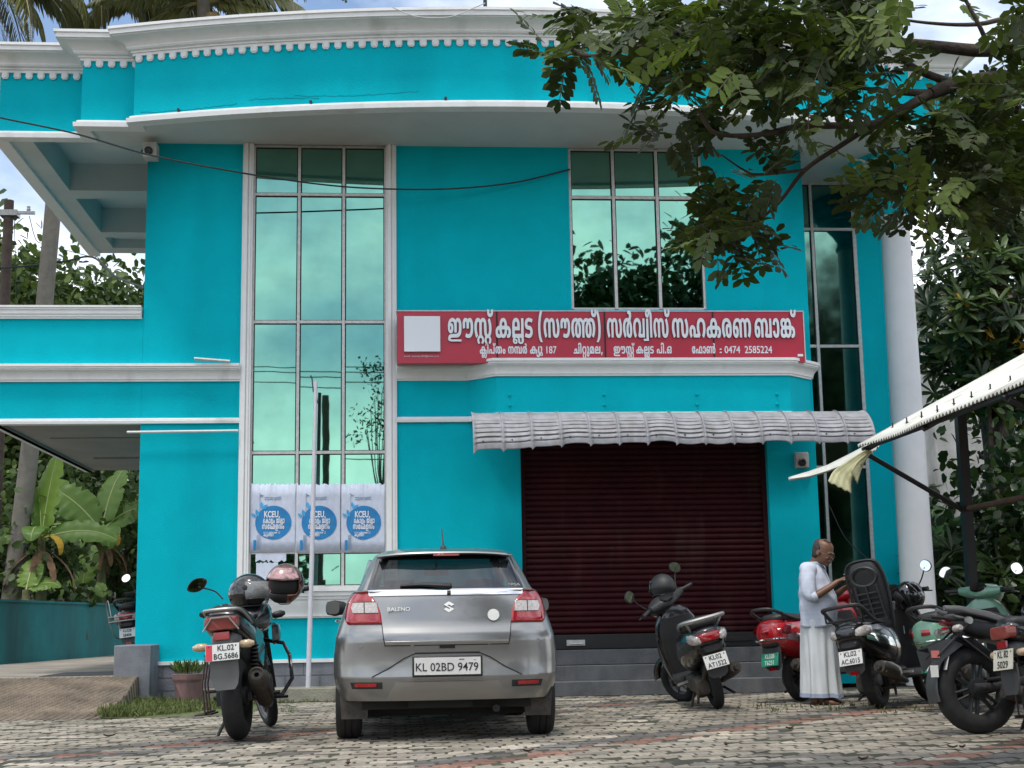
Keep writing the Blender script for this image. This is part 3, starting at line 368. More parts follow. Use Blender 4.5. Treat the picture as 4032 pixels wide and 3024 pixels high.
# --- first floor band, balcony
BCOR = [(-.1, 3.93), (.03, 3.93), (.03, 3.955), (.045, 3.955), (.045, 3.975), (.05, 3.99), (.06, 4.02), (.085, 4.05), (.11, 4.065), (.11, 4.075), (.125, 4.08), (.125, 4.105), (.14, 4.105), (.14, 4.14), (-.1, 4.14)]
BLIP = [(-.1, 3.40), (.035, 3.40), (.04, 3.435), (.022, 3.44), (.022, 3.462), (.01, 3.47), (-.1, 3.47)]
LP = [(-4.97, 23.4), (-4.97, FY), (-1.935, FY)]
RP = [(.025, FY), (.93, FY), (1.27, 17.47), (5.0, 17.47), (5.36, 17.8), (5.4, 17.9)]
bp_(MB().sweep(BCOR, LP), 'band_cornice', WHITE, ang=30); bp_(MB().sweep(BCOR, RP), 'band_cornice', WHITE, ang=30)
bp_(MB().sweep(BLIP, LP), 'band_lip', WHITE, ang=30); bp_(MB().sweep(BLIP, RP), 'band_lip', WHITE, ang=30)
by = MB(); by.sweep([(-.02, 3.45), (.004, 3.45), (.004, 3.95), (-.02, 3.95)], RP)
by.quad((.93, FY, 3.44), (1.27, 17.47, 3.44), (5.0, 17.47, 3.44), (5.36, FY, 3.44))
by.quad((.93, FY, 4.1), (1.27, 17.47, 4.1), (5.0, 17.47, 4.1), (5.36, FY, 4.1))
bp_(by, 'bay_band', TEAL, ang=30)
bolts = MB()
for x in (1.43, 2.62, 3.8, 4.83):
    for z in (3.56, 3.69): bolts.lathe([(.0, 0), (.022, 0), (.018, .015), (.008, .018), (.008, .03), (0, .03)], (x, 17.466, z), (0, -1, 0), 10)
bp_(bolts, 'bolt', TEAL)
bw = MB(); bw.box(-4.97, -3.152, FY, FY+.15, 3.45, 4.75); bw.box(-4.97, -4.82, FY+.15, 23.4, 3.45, 4.75)
bp_(bw, 'balcony_parapet', TEAL)
RCOR = [(-.17, 4.73), (.03, 4.73), (.03, 4.75), (.045, 4.755), (.045, 4.77), (.06, 4.79), (.06, 4.83), (.075, 4.84), (.075, 4.86), (.09, 4.865), (.09, 4.89), (-.17, 4.89)]
bp_(MB().sweep(RCOR, [(-4.97, 23.4), (-4.97, FY), (-3.17, FY)]), 'balcony_coping', WHITE, ang=30)
bs = MB(); bs.box(-4.95, -3.16, FY+.02, 23.4, 3.43, 3.6); bs.box(-4.95, -4.86, FY+.05, 23.4, 3.40, 3.43); bs.box(-4.6, -3.17, 19.3, 21.4, 3.415, 3.43); bs.box(-4.5, -3.3, 21.6, 23.2, 3.405, 3.43)
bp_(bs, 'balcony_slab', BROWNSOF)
# --- tall left window
def mould(x0, x1, z0, z1, y=FY):
    m = MB(); m.box(x0, x1, y-.05, y+.1, z0, z1); wd = x1-x0
    m.box(x0+wd*.18, x0+wd*.5, y-.075, y-.05, z0, z1); m.box(x0+wd*.62, x0+wd*.8, y-.065, y-.05, z0, z1); return m
bp_(mould(-1.935, -1.80, 1.36, 7.035), 'window_surround', WHITE, ang=0); bp_(mould(-.11, .025, 1.36, 7.035), 'window_surround', WHITE, ang=0)
bp_(MB().sweep([(-.1, 1.21), (.10, 1.21), (.10, 1.245), (.12, 1.25), (.12, 1.30), (.14, 1.305), (.14, 1.36), (-.1, 1.36)], [(-1.97, FY), (.06, FY)]), 'window_sill', WHITE)
bp_(MB().sweep([(-.1, .985), (.03, .985), (.03, 1.0), (.045, 1.005), (.045, 1.03), (.05, 1.06), (.07, 1.12), (.085, 1.19), (.085, 1.209), (-.1, 1.209)], [(-1.93, FY), (.02, FY)]), 'window_apron', WHITE)
rng = random.Random(4)
def window(x0, x1, z0, z1, cols, rows, y, gm, bar=.018, seal=True, tilt=.004):
    """frame with one pane per opening; cols/rows are the inner mullion positions"""
    f = MB(); X = [x0]+cols+[x1]; Zs = [z0]+rows+[z1]
    for i, x in enumerate(X):
        d = bar if 0 < i < len(X)-1 else bar*1.2
        f.box(x-d, x+d, y-.025, y+.03, z0, z1)
    for j, z in enumerate(Zs):
        for i in range(len(X)-1): f.box(X[i]+bar*1.2, X[i+1]-bar*1.2, y-.022, y+.03, z-bar, z+bar)
    fo = bp_(f, 'window', ALU, ang=0)
    sl = MB()
    for i in range(len(X)-1):
        for j in range(len(Zs)-1):
            a, b, c, d = X[i]+bar*1.1, X[i+1]-bar*1.1, Zs[j]+bar, Zs[j+1]-bar
            for q in ((a, a+.012, c, d), (b-.012, b, c, d), (a+.012, b-.012, c, c+.010), (a+.012, b-.012, d-.010, d)): sl.box(q[0], q[1], y-.002, y+.02, q[2], q[3])
            cx, cz = (a+b)/2, (c+d)/2; tx, tz = rng.uniform(-tilt, tilt), rng.uniform(-tilt, tilt)*.5
            pn = MB(); pn.quad(*[(xx, y+.012+tx*(xx-cx)+tz*(zz-cz), zz) for xx, zz in ((a, c), (b, c), (b, d), (a, d))])
            bp_(pn, 'pane', gm, fo, ang=0)
    bp_(sl, 'seal', BLACKRUB, fo, ang=0)
    return fo
window(-1.80, -.11, 1.36, 7.03, [-1.22, -.65], [1.79, 3.03, 4.70, 6.38], FY+.04, GREENGLASS)
window(2.29, 4.04, 4.87, 7.03, [2.87, 3.45], [6.37], FY+.04, GREENGLASS, bar=.019)
window(5.42, 6.55, .9, 7.03, [5.94], [2.94, 4.65, 6.35], 19.22, DIMGLASS, bar=.02)
# --- plinth, steps, kerb, corner pier
pl = MB(); pl.box(-3.15, 1.05, FY-.03, FY+.1, 0, .448); bp_(pl, 'plinth', GREYPL)
ml = MB()
for z in (.15, .30): ml.box(-2.9, 1.05, FY-.033, FY-.03, z-.004, z+.004)
for k, z in enumerate((0, .15, .30)):
    x = -2.8+.2*(k % 2)
    while x < 1.0: ml.box(x-.004, x+.004, FY-.0335, FY-.03, z+.004, z+.146); x += .42
bp_(ml, 'mortar_lines', MORTAR, ang=0)
ps = MB(); ps.box(-2.93, 1.56, FY-.05, FY+.05, .45, .492); bp_(ps, 'plinth_band', WHITE)
st = MB()
for k, (y0, z) in enumerate(((17.28, .175), (17.52, .355), (17.75, .54))): st.box(1.0, 5.38, y0, FY+.3, max(0, z-.185), z)
bp_(st, 'steps', STEPM, bevel=.008)
pr = MB(); pr.box(-3.28, -2.86, 17.2, FY+.05, 0, .70); pr.box(-3.28, -3.15, FY+.05, 19., 0, .7); bp_(pr, 'corner_pier', GREYPL, bevel=.01)
# --- column
COLM = mat('column_paint', (.60, .62, .64), .6, var=.04, vs=4, bump=.15, bs=100)
cl = MB(); cl.lathe([(.225, 0), (.225, .5), (.222, 1.5), (.212, 3.5), (.197, 5.6), (.192, 6.3), (.0, 6.3)], (6.82, 18.3, 0), n=40); bp_(cl, 'column', COLM, ang=50)
cp = MB(); cp.lathe([(.0, 6.28), (.215, 6.28), (.225, 6.31), (.215, 6.34), (.2, 6.36), (.2, 6.42), (.215, 6.45), (.26, 6.52), (.33, 6.6), (.36, 6.66), (.36, 6.7)], (6.82, 18.3, 0), n=40)
cp.lathe([(0, 6.7), (.50, 6.7), (.52, 6.73), (.52, 6.78), (.60, 6.84), (.60, 7.03), (0, 7.03)], (6.82, 18.3, 0), n=8)
bp_(cp, 'column_capital', TEAL, ang=25)
# --- roller shutter
sh = MB(); pitch_ = .073; nz = int((3.4-.73)/pitch_)
prof = []
for k in range(nz+1):
    z = .73+k*pitch_
    for t, d in ((0, .0), (.12, -.018), (.4, -.026), (.7, -.022), (.9, -.006)): prof.append((z+t*pitch_, d))
sh.grid([[(x, 17.96+d, z) for z, d in prof] for x in (1.6, 4.74)])
shut = bp_(sh, 'roller_shutter', SHUT, ang=60)
bb = MB(); bb.box(1.6, 4.74, 17.93, 17.97, .545, .725); bb.box(3.9, 4.5, 17.915, 17.93, .61, .66); bp_(bb, 'bottom_bar', BLACKM, shut, bevel=.004)
for x in (1.582, 4.70): gd = MB(); gd.box(x, x+.058, 17.9, 17.99, .73, 3.42); bp_(gd, 'guide_rail', SHUT, shut)
lk = MB(); lk.box(2.13, 2.36, 17.91, 17.93, .59, .66); lk.tube([(2.16, 17.905, .61), (2.33, 17.905, .61)], .008); bp_(lk, 'lock_plate', ALU, shut)
# --- kerb in front of the plinth
kb = MB(); kb.box(-2.55, .998, 17.28, FY-.031, 0, .165); k_ = kb.build('kerb', KERBM, bevel=.012); tag(k_, 'stained low concrete kerb along the foot of the plinth', 'kerb', kind='structure')
# ================================================================ sign board
GL = {str(g): (a, [list(zip(c[::2], c[1::2])) for c in cs]) for g, (a, cs) in GLYPHS.items()}; RUN = RUNS
def words(key):
    out = [[]]
    for g in RUN[key]:
        if g == 3: out.append([])
        else: out[-1].append(str(g))
    return out
def ml_word(gl, x0, x1, zb, h, y, parent, m, ext, name='lettering', side=None, zrot=0):
    """Malayalam word as outlines: fit between x0 and x1, baseline zb, letter height h"""
    cu = bpy.data.curves.new(name, 'CURVE'); cu.dimensions = '2D'; cu.fill_mode = 'BOTH'; cu.extrude = ext
    x = 0; xm, xM = 1e9, -1e9; loops = []
    for g in gl:
        a, cs = GL[g]
        for c in cs:
            loops.append([(x+p[0], p[1]) for p in c]); xm = min(xm, min(p[0] for p in loops[-1])); xM = max(xM, max(p[0] for p in loops[-1]))
        x += a
    sx = (x1-x0)/(xM-xm); sz = h/560.
    for c in loops:
        s = cu.splines.new('POLY'); s.points.add(len(c)-1); s.use_cyclic_u = True
        for p, q in zip(s.points, c): p.co = ((q[0]-xm)*sx, q[1]*sz*(1 if q[1] > -20 or h < .2 else .55), 0, 1)
    cu.materials.append(m)
    o = bpy.data.objects.new(name, cu); COL.objects.link(o); o.parent = parent; o.rotation_euler = (R(90), 0, 0)
    o.location = (x0, y, zb); return o
def sx_(u): return PY(u, 1320, 17.4).x
sign = thing('sign_board', 'long red sign board with raised white Malayalam lettering above the shutter bay', 'sign', (0, 17.4, 4.09))
def sloc(o): o.location = Vector(o.location)-Vector((0, 17.4, 4.09)); return o
sb = MB(); sb.box(.03, 5.2, 17.4, 17.6, 4.09, 4.745); ob = sb.build('board', REDSIGN); ob.data.transform(Matrix.Translation((0, -17.4, -4.09))); ob.parent = sign
sb = MB(); sb.box(.02, 5.21, 17.39, 17.61, 4.745, 4.757); sb.box(5.2, 5.212, 17.39, 17.6, 4.09, 4.745); ob = sb.build('edge_trim', ALU); ob.data.transform(Matrix.Translation((0, -17.4, -4.09))); ob.parent = sign
for u in (1957, 2382, 2809):
    x = sx_(u); sb = MB(); sb.box(x-.011, x+.011, 17.396, 17.4, 4.1, 4.744)
    ob = sb.build('panel_joint', mat('joint_dark', (.025, .012, .015), .7)); ob.data.transform(Matrix.Translation((0, -17.4, -4.09))); ob.parent = sign
sb = MB(); sb.box(sx_(1591), sx_(1733), 17.355, 17.4, 4.225, 4.675); ob = sb.build('blank_panel', SIGNWHITE, bevel=.004); ob.data.transform(Matrix.Translation((0, -17.4, -4.09))); ob.parent = sign
sb = MB(); sb.box(sx_(3137), sx_(3158), 17.397, 17.4, 4.165, 4.195); ob = sb.build('sticker', SIGNWHITE); ob.data.transform(Matrix.Translation((0, -17.4, -4.09))); ob.parent = sign
U6 = lambda q: 1550+q*.7685
for gl, (a, b) in zip(words('head'), ((278, 510), (522, 712), (740, 1060), (1092, 1415), (1425, 1830), (1848, 2062))):
    sloc(ml_word(gl, sx_(U6(a)), sx_(U6(b)), 4.405, .245, 17.395, sign, SIGNSIDE, .017))
    sloc(ml_word(gl, sx_(U6(a)), sx_(U6(b)), 4.405, .245, 17.377, sign, SIGNWHITE, .004))
for gl, (a, b) in zip(words('a')+words('b')+words('c')+words('d')[:1], ((440, 572), (585, 682), (697, 762), (920, 1068), (1125, 1232), (1240, 1330), (1345, 1422), (1525, 1645))):
    sloc(ml_word(gl, sx_(U6(a)), sx_(U6(b)), 4.205, .092, 17.398, sign, SIGNWHITE, .003))
def fit_text(body, x0, x1, zc, h, y, parent, m, off, ext=.002, bold=0.):
    o = text(body, 1., parent, m, (0, 0, 0), ext=ext, bold=bold)
    o.parent = None; bpy.context.view_layer.update(); d = o.dimensions
    o.data.extrude = ext/ (h/d.y); s = h/d.y; o.scale = ((x1-x0)/d.x, s, s); o.parent = parent
    o.location = Vector(((x0+x1)/2, y, zc))-Vector(off); return o
for body, a, b in (('187', 777, 829), (':', 1666, 1678), ('0474', 1692, 1772), ('2585224', 1795, 1935)):
    fit_text(body, sx_(U6(a)), sx_(U6(b)), 4.248, .095 if body != ':' else .06, 17.398, sign, SIGNWHITE, (0, 17.4, 4.09), bold=.012)
fit_text('email: eksscbq187@gmail.com', sx_(U6(53)), sx_(U6(230)), 4.175, .024, 17.398, sign, SIGNWHITE, (0, 17.4, 4.09))
# ================================================================ tile-effect awning over the shutter
AWN = mat('grey_plastic_tile', (.29, .29, .305), .6, var=.25, vs=7, bump=.1, bs=40, stain=((.17, .16, .14), .5, 5, .56, .72))
awn = thing('awning', 'grey curved plastic tile awning with overlapping ribbed sheets over the maroon shutter', 'awning', (3.4, 17.4, 3.4))
nA = 14; xA = np.linspace(.93, 5.84, nA+1)
for k in range(nA):
    droop = [.13, .10, .06, .03, .01][k] if k < 5 else 0; dr2 = ([.13, .10, .06, .03, .01]+[0]*20)[k+1]
    mb = MB(); rows = []
    jit = rng.uniform(-.03, .03)
    for i in range(19):
        t = i/18; x = xA[k]+t*(xA[k+1]-xA[k])*1.06; fl = .06*(math.exp(-(t/.08)**2)+.7*math.exp(-((1-t)/.06)**2)); row = []; dd = droop+(dr2-droop)*t
        for j in range(61):
            s = j/60; a = R(8+84*s); rib = .013*math.sin(j/60*2*math.pi*11) * (1 if .1 < t < .92 else .2) * (1 if .06 < s < .9 else 0)
            rr = .42+fl+rib
            row.append((x-3.4, 17.37-math.sin(a)*rr*1.22-17.4, 3.44-(1-math.cos(a))*(rr+.0)*(1.0+dd*.9)-dd*.25*s-3.4+fl*.3+jit*s*math.sin(math.pi*t)))
        rows.append(row)
    mb.grid(rows); o = mb.build('tile_sheet', AWN, awn, ang=70)
    so = o.modifiers.new('thick', 'SOLIDIFY'); so.thickness = .006
sc_ = MB()
for k in range(nA): sc_.lathe([(0, 0), (.012, 0), (.008, .008), (0, .01)], (xA[k]+.12-3.4, -.545, -.3-([.13, .10, .06, .03, .01]+[0]*20)[k]*.5), (0, -1, .3), 8)
sc_.build('screw', BLACKM, awn)
# ================================================================ small things on the facade
def part(mb, name, m, parent, off, ang=35, bevel=0):
    o = mb.build(name, m, None, ang=ang, bevel=bevel); o.data.transform(Matrix.Translation(-Vector(off))); o.parent = parent; return o
GREYPLAS = mat('pale_grey_plastic', (.45, .45, .42), .5, var=.1, vs=20)
def cctv(p, lab):
    t = thing('security_camera', lab, 'camera', p); mb = MB(); mb.box(-.085, .085, -.02, .2, -.1, .1); mb.build('housing', GREYPLAS, t, bevel=.012)
    mb = MB(); mb.lathe([(0, 0), (.05, 0), (.05, .04), (.035, .05), (.035, .04), (0, .035)], (-.01, -.02, -.03), (0, -1, 0), 16); mb.build('lens', BLACKM, t)
    mb = MB(); mb.tube([(-.05, .12, .0), (-.12, .14, .02)], .03); mb.build('bracket', BLACKM, t)
cctv(PY(590, 588, 17.55), 'small grey security camera under the soffit at the left wall corner')
cctv(PY(3158, 1812, 17.75), 'small grey security camera box beside the dark strip window')
PVC = mat('white_pvc', (.62, .62, .6), .4, var=.05)
a, b = PY(500, 1702, 17.7), PY(938, 1696, 17.7); mb = MB(); mb.tube([a, b], .017, 10); o = mb.build('pvc_pipe', PVC); tag(o, 'thin white plastic pipe fixed under the left balcony band', 'pipe')
a, b = PY(765, 1424, 17.62), PY(905, 1432, 17.62); a.z = 4.19; b.z = 4.155; mb = MB(); mb.tube([a, b], .02, 10); o = mb.build('grey_tube', ALU); tag(o, 'short grey tube lying on the left white cornice', 'tube')
# posters on the glass
PAPER = mat('poster_paper', (.56, .61, .72), .75, var=.10, vs=14, stain=((.42, .46, .56), .5, 12, .5, .7))
PBLUE = mat('poster_blue', (.015, .20, .46), .7, var=.15, vs=9); PLIGHT = mat('poster_light_blue', (.06, .36, .68), .7, var=.2, vs=9); PGREY = mat('poster_grey_blue', (.20, .30, .42), .7); PTXT = mat('poster_white_ink', (.72, .76, .82), .7)
PSHADE = mat('poster_navy_ink', (.03, .10, .22), .7)
PYF = 17.808
def poster(u0, u1, lab, seed):
    p0 = PY(u0, 2175, PYF); p1 = PY(u1, 1905, PYF); wd = p1.x-p0.x; ht = p1.z-p0.z; t = thing('poster', lab, 'poster', (p0.x, PYF, p0.z), group='blue event posters on the tall window'); rg = random.Random(seed)
    n = 40; top = [(i/n*wd, ht+rg.uniform(-.014, .012)) for i in range(n+1)]
    mb = MB(); rows = []
    for j in range(7):
        z = j/6; rows.append([(x, -.002*math.sin(x*31+seed)-.0015*math.sin(z*9), zt*z) for x, zt in top])
    mb.grid(rows); o = mb.build('sheet', PAPER, t); so = o.modifiers.new('t', 'SOLIDIFY'); so.thickness = .002; so.offset = 1
    S_ = wd/590.
    def fx(x): return (x-110)*S_
    def fz(y): return (1080-y)*ht/905.
    def disc(cx, cy, rx, rz, m, y, name, n=36, rotd=0, tip=0):
        mb = MB(); pts = []
        for k in range(n):
            a = 2*math.pi*k/n; x = math.cos(a)*rx; z = math.sin(a)*rz*(1-tip*abs(math.cos(a))); ca, sa = math.cos(R(rotd)), math.sin(R(rotd)); pts.append((cx+x*ca-z*sa, y, cz_+x*sa+z*ca) if False else (cx+x*ca-z*sa, y, cy+x*sa+z*ca))
        mb.quad(*pts); return mb.build(name, m, t, ang=0)
    disc(fx(415), fz(690), 235*S_, 225*ht/905, PBLUE, -.005, 'blue_disc')
    for cx, cy, rx, rz, rot in ((262, 455, 45, 22, 100), (305, 480, 45, 24, 40), (205, 560, 50, 24, 110), (160, 590, 40, 20, 140)):
        disc(fx(cx), fz(cy), rx*S_, rz*S_, PLIGHT, -.006, 'leaf_motif', 16, rot, .5)
    mb = MB(); mb.box(fx(236), fx(240), -.006, -.004, fz(560), fz(340)); mb.tube([(fx(238), -.006, fz(340)), (fx(250), -.006, fz(318)), (fx(232), -.006, fz(298))], .004, 5); mb.tube([(fx(250), -.006, fz(318)), (fx(282), -.006, fz(332))], .004, 5)
    for x in (205, 222, 240): mb.box(fx(x), fx(x+5), -.006, -.004, fz(1055), fz(850))
    if seed > 1:
        for q in range(14): mb.box(fx(205), fx(245), -.0065, -.0061, fz(860+q*14+4), fz(860+q*14))
    mb.build('stem_motif', PGREY, t, ang=0)
    mb = MB(); mb.box(fx(160), fx(196), -.006, -.004, fz(1055), fz(920)); mb.build('blue_bar', PBLUE, t, ang=0)
    def tx(body, x0, x1, y0, y1, m, dy, bold=0, dx=0): fit_text(body, fx(x0+dx), fx(x1+dx), fz((y0+y1)/2), abs(fz(y0)-fz(y1)), dy, t, m, (0, 0, 0), ext=.0005, bold=bold)
    tx('KCEU', 303, 488, 544, 632, PSHADE, -.0062, .03); tx('KCEU', 295, 480, 540, 628, PTXT, -.0075, .03)
    tx('2025', 285, 345, 812, 836, PTXT, -.0075)
    def mlw(key, x0, x1, yb, h, m, dy):
        W = words(key); tot = sum(sum(GL[g][0] for g in w_) for w_ in W)+250*(len(W)-1); x = x0
        for w_ in W:
            l = sum(GL[g][0] for g in w_)*(x1-x0)/tot; ml_word(w_, fx(x), fx(x+l*.96), fz(yb), h*ht/905, dy, t, m, .0004); x += l+250*(x1-x0)/tot
    mlw('p1', 288, 572, 704, 62, PSHADE, -.0062); mlw('p1', 282, 566, 700, 62, PTXT, -.0075)
    mlw('p2', 276, 576, 780, 62, PSHADE, -.0062); mlw('p2', 270, 570, 776, 62, PTXT, -.0075)
    mlw('p3', 355, 505, 836, 22, PTXT, -.0075); mlw('p4', 288, 425, 872, 34, PTXT, -.0075)
    mlw('p6', 297, 520, 362, 14, PGREY, -.0045); mlw('p7', 297, 515, 386, 14, PGREY, -.0045)
poster(982, 1164, 'left of the three blue event posters, three plain stripes at its lower edge', 1)
poster(1166, 1341, 'middle blue event poster, crossed by the flagpole', 2)
poster(1343, 1515, 'right blue event poster, nearest the car roof', 3)
def scrap(u0, u1, v0, v1, lab, seed):
    p0 = PY(u0, v1, PYF+.01); p1 = PY(u1, v0, PYF+.01); rg = random.Random(seed); n = 14; mb = MB()
    up = [(p0.x+(p1.x-p0.x)*i/n, PYF+.01, p1.z+rg.uniform(-.012, .008)) for i in range(n+1)]; dn = [(p0.x+(p1.x-p0.x)*i/n, PYF+.01, p0.z+rg.uniform(-.02, .02)) for i in range(n+1)]
    mb.grid([dn, up]); o = mb.build('paper_scrap', PAPER, ang=0); so = o.modifiers.new('t', 'SOLIDIFY'); so.thickness = .002; tag(o, lab, 'paper', group='torn paper left on the glass')
scrap(1006, 1127, 2177, 2210, 'upper torn strip of white paper under the left poster', 7)
scrap(1008, 1095, 2214, 2285, 'lower torn white paper behind the black helmet', 9)
# flagpole
FPM = mat('painted_pole', (.58, .57, .62), .5, var=.08, vs=12, stain=((.25, .22, .22), .4, 8, .6, .75))
tp = PY(1243, 1500, 17.4); bt = PY(1213, 2712, 17.42); bt.z = .165
fp = thing('flag_pole', 'thin whitish leaning flagpole standing on the kerb before the posters', 'flagpole', bt)
mb = MB(); mb.tube([(0, 0, 0), (tp-bt)*.5+Vector((.008, 0, 0)), tp-bt], [.03, .028, .022], 12); mb.build('pole', FPM, fp)
mb = MB(); q = tp-bt; mb.tube([q, q+Vector((-.03, 0, -.14)), q+Vector((-.045, 0, .03)), q+Vector((-.062, 0, .07))], .008, 6); mb.build('halyard_hook', BLACKM, fp)
# overhead cables
CABLE = mat('black_cable', (.012, .02, .022), .6)
def cable(pts, r, lab, m=None, smooth=8, group=None):
    mb = MB(); P = [PY(*p) for p in pts]; mb.tube(P, r, 6, smooth); o = mb.build('cable', m or CABLE); return tag(o, lab, 'cable', group)
cable([(-160, 420, 15.6), (0, 463, 15.8), (300, 527, 16.2), (590, 610, 16.6), (965, 683, 17.0), (1300, 730, 17.3), (1565, 745, 17.45), (1800, 742, 17.6), (2030, 718, 17.7), (2244, 667, 17.78)], .011, 'long black cable sagging across the left window to the right one')
cable([(1545, 28, 16.0), (1620, 60, 16.0), (1700, 70, 16.0), (1790, 62, 16.0), (1910, 12, 15.9)], .007, 'thin grey wire looped over the middle of the parapet', ALU)
mb = MB(); q = PY(1911, 26, 16.2); mb.tube([q+Vector((0, .02, -.03)), q+Vector((0, .02, .45))], .024, 8); o = mb.build('rod', BLACKM); tag(o, 'short black upright rod on the top of the parapet', 'rod')
cable([(3265, 1990, 17.6), (3330, 2120, 17.6), (3420, 2205, 17.6), (3500, 2300, 17.5), (3600, 2420, 17.4), (3640, 2480, 17.4)], .006, 'thin black cable hanging past the white column')

# ================================================================ ground
SOIL = mat('soil', (.16, .12, .085), .95, var=.3, vs=3, bump=.5, bs=20)
def sheet(name, x0, x1, y0, y1, z, m):
    mb = MB(); mb.quad((x0, y0, z), (x1, y0, z), (x1, y1, z), (x0, y1, z)); o = mb.build(name, m, ang=0); return tag(o, kind='structure')
sheet('ground', -150, 150, -150, 250, -.06, SOIL)
ASPH = mat('asphalt', (.05, .05, .052), .9, var=.2, vs=9, bump=.4, bs=90)
sheet('road', -80, 80, -9, 3.2, -.055, ASPH)
# --- interlocking pavers, rows run at 45 degrees, red and dark rows between the grey ones
def paver_mat():
    m = bpy.data.materials.new('paver_concrete'); m.use_nodes = True; nt = m.node_tree; N = nt.nodes; L = nt.links; b = N['Principled BSDF']
    at = N.new('ShaderNodeAttribute'); at.attribute_name = 'tint'; at.attribute_type = 'GEOMETRY'
    tc = N.new('ShaderNodeTexCoord'); n = N.new('ShaderNodeTexNoise'); n.inputs['Scale'].default_value = 1.1; n.inputs['Detail'].default_value = 9; n.inputs['Roughness'].default_value = .65; L.new(tc.outputs['Object'], n.inputs[0])
    r = N.new('ShaderNodeValToRGB'); e = r.color_ramp.elements; e[0].position = .36; e[0].color = (.55, .53, .48, 1); e[1].position = .66; e[1].color = (1.15, 1.12, 1.05, 1); L.new(n.outputs[0], r.inputs[0])
    n2 = N.new('ShaderNodeTexNoise'); n2.inputs['Scale'].default_value = 28; n2.inputs['Detail'].default_value = 6; L.new(tc.outputs['Object'], n2.inputs[0])
    r2 = N.new('ShaderNodeValToRGB'); e = r2.color_ramp.elements; e[0].position = .35; e[0].color = (.72, .7, .66, 1); e[1].position = .6; e[1].color = (1.1, 1.1, 1.1, 1); L.new(n2.outputs[0], r2.inputs[0])
    x = N.new('ShaderNodeMix'); x.data_type = 'RGBA'; x.blend_type = 'MULTIPLY'; x.inputs[0].default_value = 1; L.new(at.outputs['Color'], x.inputs[6]); L.new(r.outputs[0], x.inputs[7])
    y = N.new('ShaderNodeMix'); y.data_type = 'RGBA'; y.blend_type = 'MULTIPLY'; y.inputs[0].default_value = 1; L.new(x.outputs[2], y.inputs[6]); L.new(r2.outputs[0], y.inputs[7])
    L.new(y.outputs[2], b.inputs['Base Color']); b.inputs['Roughness'].default_value = .85
    bp = N.new('ShaderNodeBump'); bp.inputs['Strength'].default_value = .4; bp.inputs['Distance'].default_value = .01; L.new(n2.outputs[0], bp.inputs['Height']); L.new(bp.outputs[0], b.inputs['Normal'])
    return m
def paving():
    rg = random.Random(11); P = .27; LB = .19; c = math.sqrt(.5); V = []; F = []; T = []
    sheet('paving_bed', -7.5, 9.5, 5.5, 18.0, -.0035, mat('jointing_sand', (.07, .062, .05), .95, var=.35, vs=12, hue=(.03, .035, .016)))
    g = .008; K = 7
    for rj in range(-4, 75):          # row index ~ (y-x)c/P
        for ci in range(-110, 140):
            s0, n0 = ci*LB+rj*P, rj*P
            cx, cy = (s0*c-n0*c), (s0*c+n0*c)
            if not (-7 < cx < 9 and 6 < cy < 17.28) : continue
            if cx < -2.45 and cy > 15.0+(-2.45-cx)*.10: continue
            if rg.random() < .004: continue
            row = rj % 14
            if rj in (23, 34, 14) and rg.random() < .75: base = (.25, .135, .105)
            elif rj in (24, 13, 35, 33) and rg.random() < .8: base = (.15, .145, .145)
            else: base = rg.choice([(.335, .305, .262), (.375, .34, .295), (.305, .282, .25), (.275, .25, .215), (.40, .365, .315)])
            if rg.random() < .03: base = (.17, .16, .155)
            k = rg.uniform(.74, 1.2); col = (base[0]*k, base[1]*k, base[2]*k, 1)
            h = rg.uniform(-.004, .004); tx, ty = rg.uniform(-.012, .012), rg.uniform(-.012, .012); o = len(V)
            L_ = LB
            zig = [0, .035, .07, .072, -.072, -.07, -.035, 0]; tt = [0, .14, .28, .33, .67, .72, .86, 1]
            out = [(zig[i]+.017, tt[i]*P) for i in range(8)]; out = [(x, min(max(y, g), P-g)) for x, y in out]
            out2 = [(L_+zig[i]-.017, min(max(tt[i]*P, g), P-g)) for i in range(7, -1, -1)]
            poly = out+out2; m = len(poly); ux = Vector((c, c, 0)); uy = Vector((-c, c, 0)); org = Vector((cx, cy, 0))
            mx_, my_ = L_/2, P/2
            for lv, (inset, z) in enumerate(((0, -.02), (0, -.003), (.005, 0))):
                for x, y in poly:
                    xx = mx_+(x-mx_)*(1-inset/mx_); yy = my_+(y-my_)*(1-inset/my_); q = org+ux*xx+uy*yy; V.append((q.x, q.y, z+h+(tx*(x-mx_)+ty*(y-my_) if lv else 0)))
            fs = [(o+i, o+(i+1) % m, o+m+(i+1) % m, o+m+i) for i in range(m)]+[(o+m+i, o+m+(i+1) % m, o+2*m+(i+1) % m, o+2*m+i) for i in range(m)]+[tuple(o+2*m+i for i in range(m))]
            F += fs; T += [(.075, .068, .055, 1)]*m+[col]*(len(fs)-m)
    me = bpy.data.meshes.new('paving'); me.from_pydata(V, [], F); a = me.attributes.new('tint', 'FLOAT_COLOR', 'FACE'); a.data.foreach_set('color', np.array(T, dtype=np.float32).ravel())
    # make faces look up
    bm = bmesh.new(); bm.from_mesh(me)
    for f in bm.faces:
        if f.normal.z < -.01: f.normal_flip()
    bm.to_mesh(me); bm.free()
    me.materials.append(paver_mat()); o = bpy.data.objects.new('paving', me); COL.objects.link(o); tag(o, kind='structure')
paving()
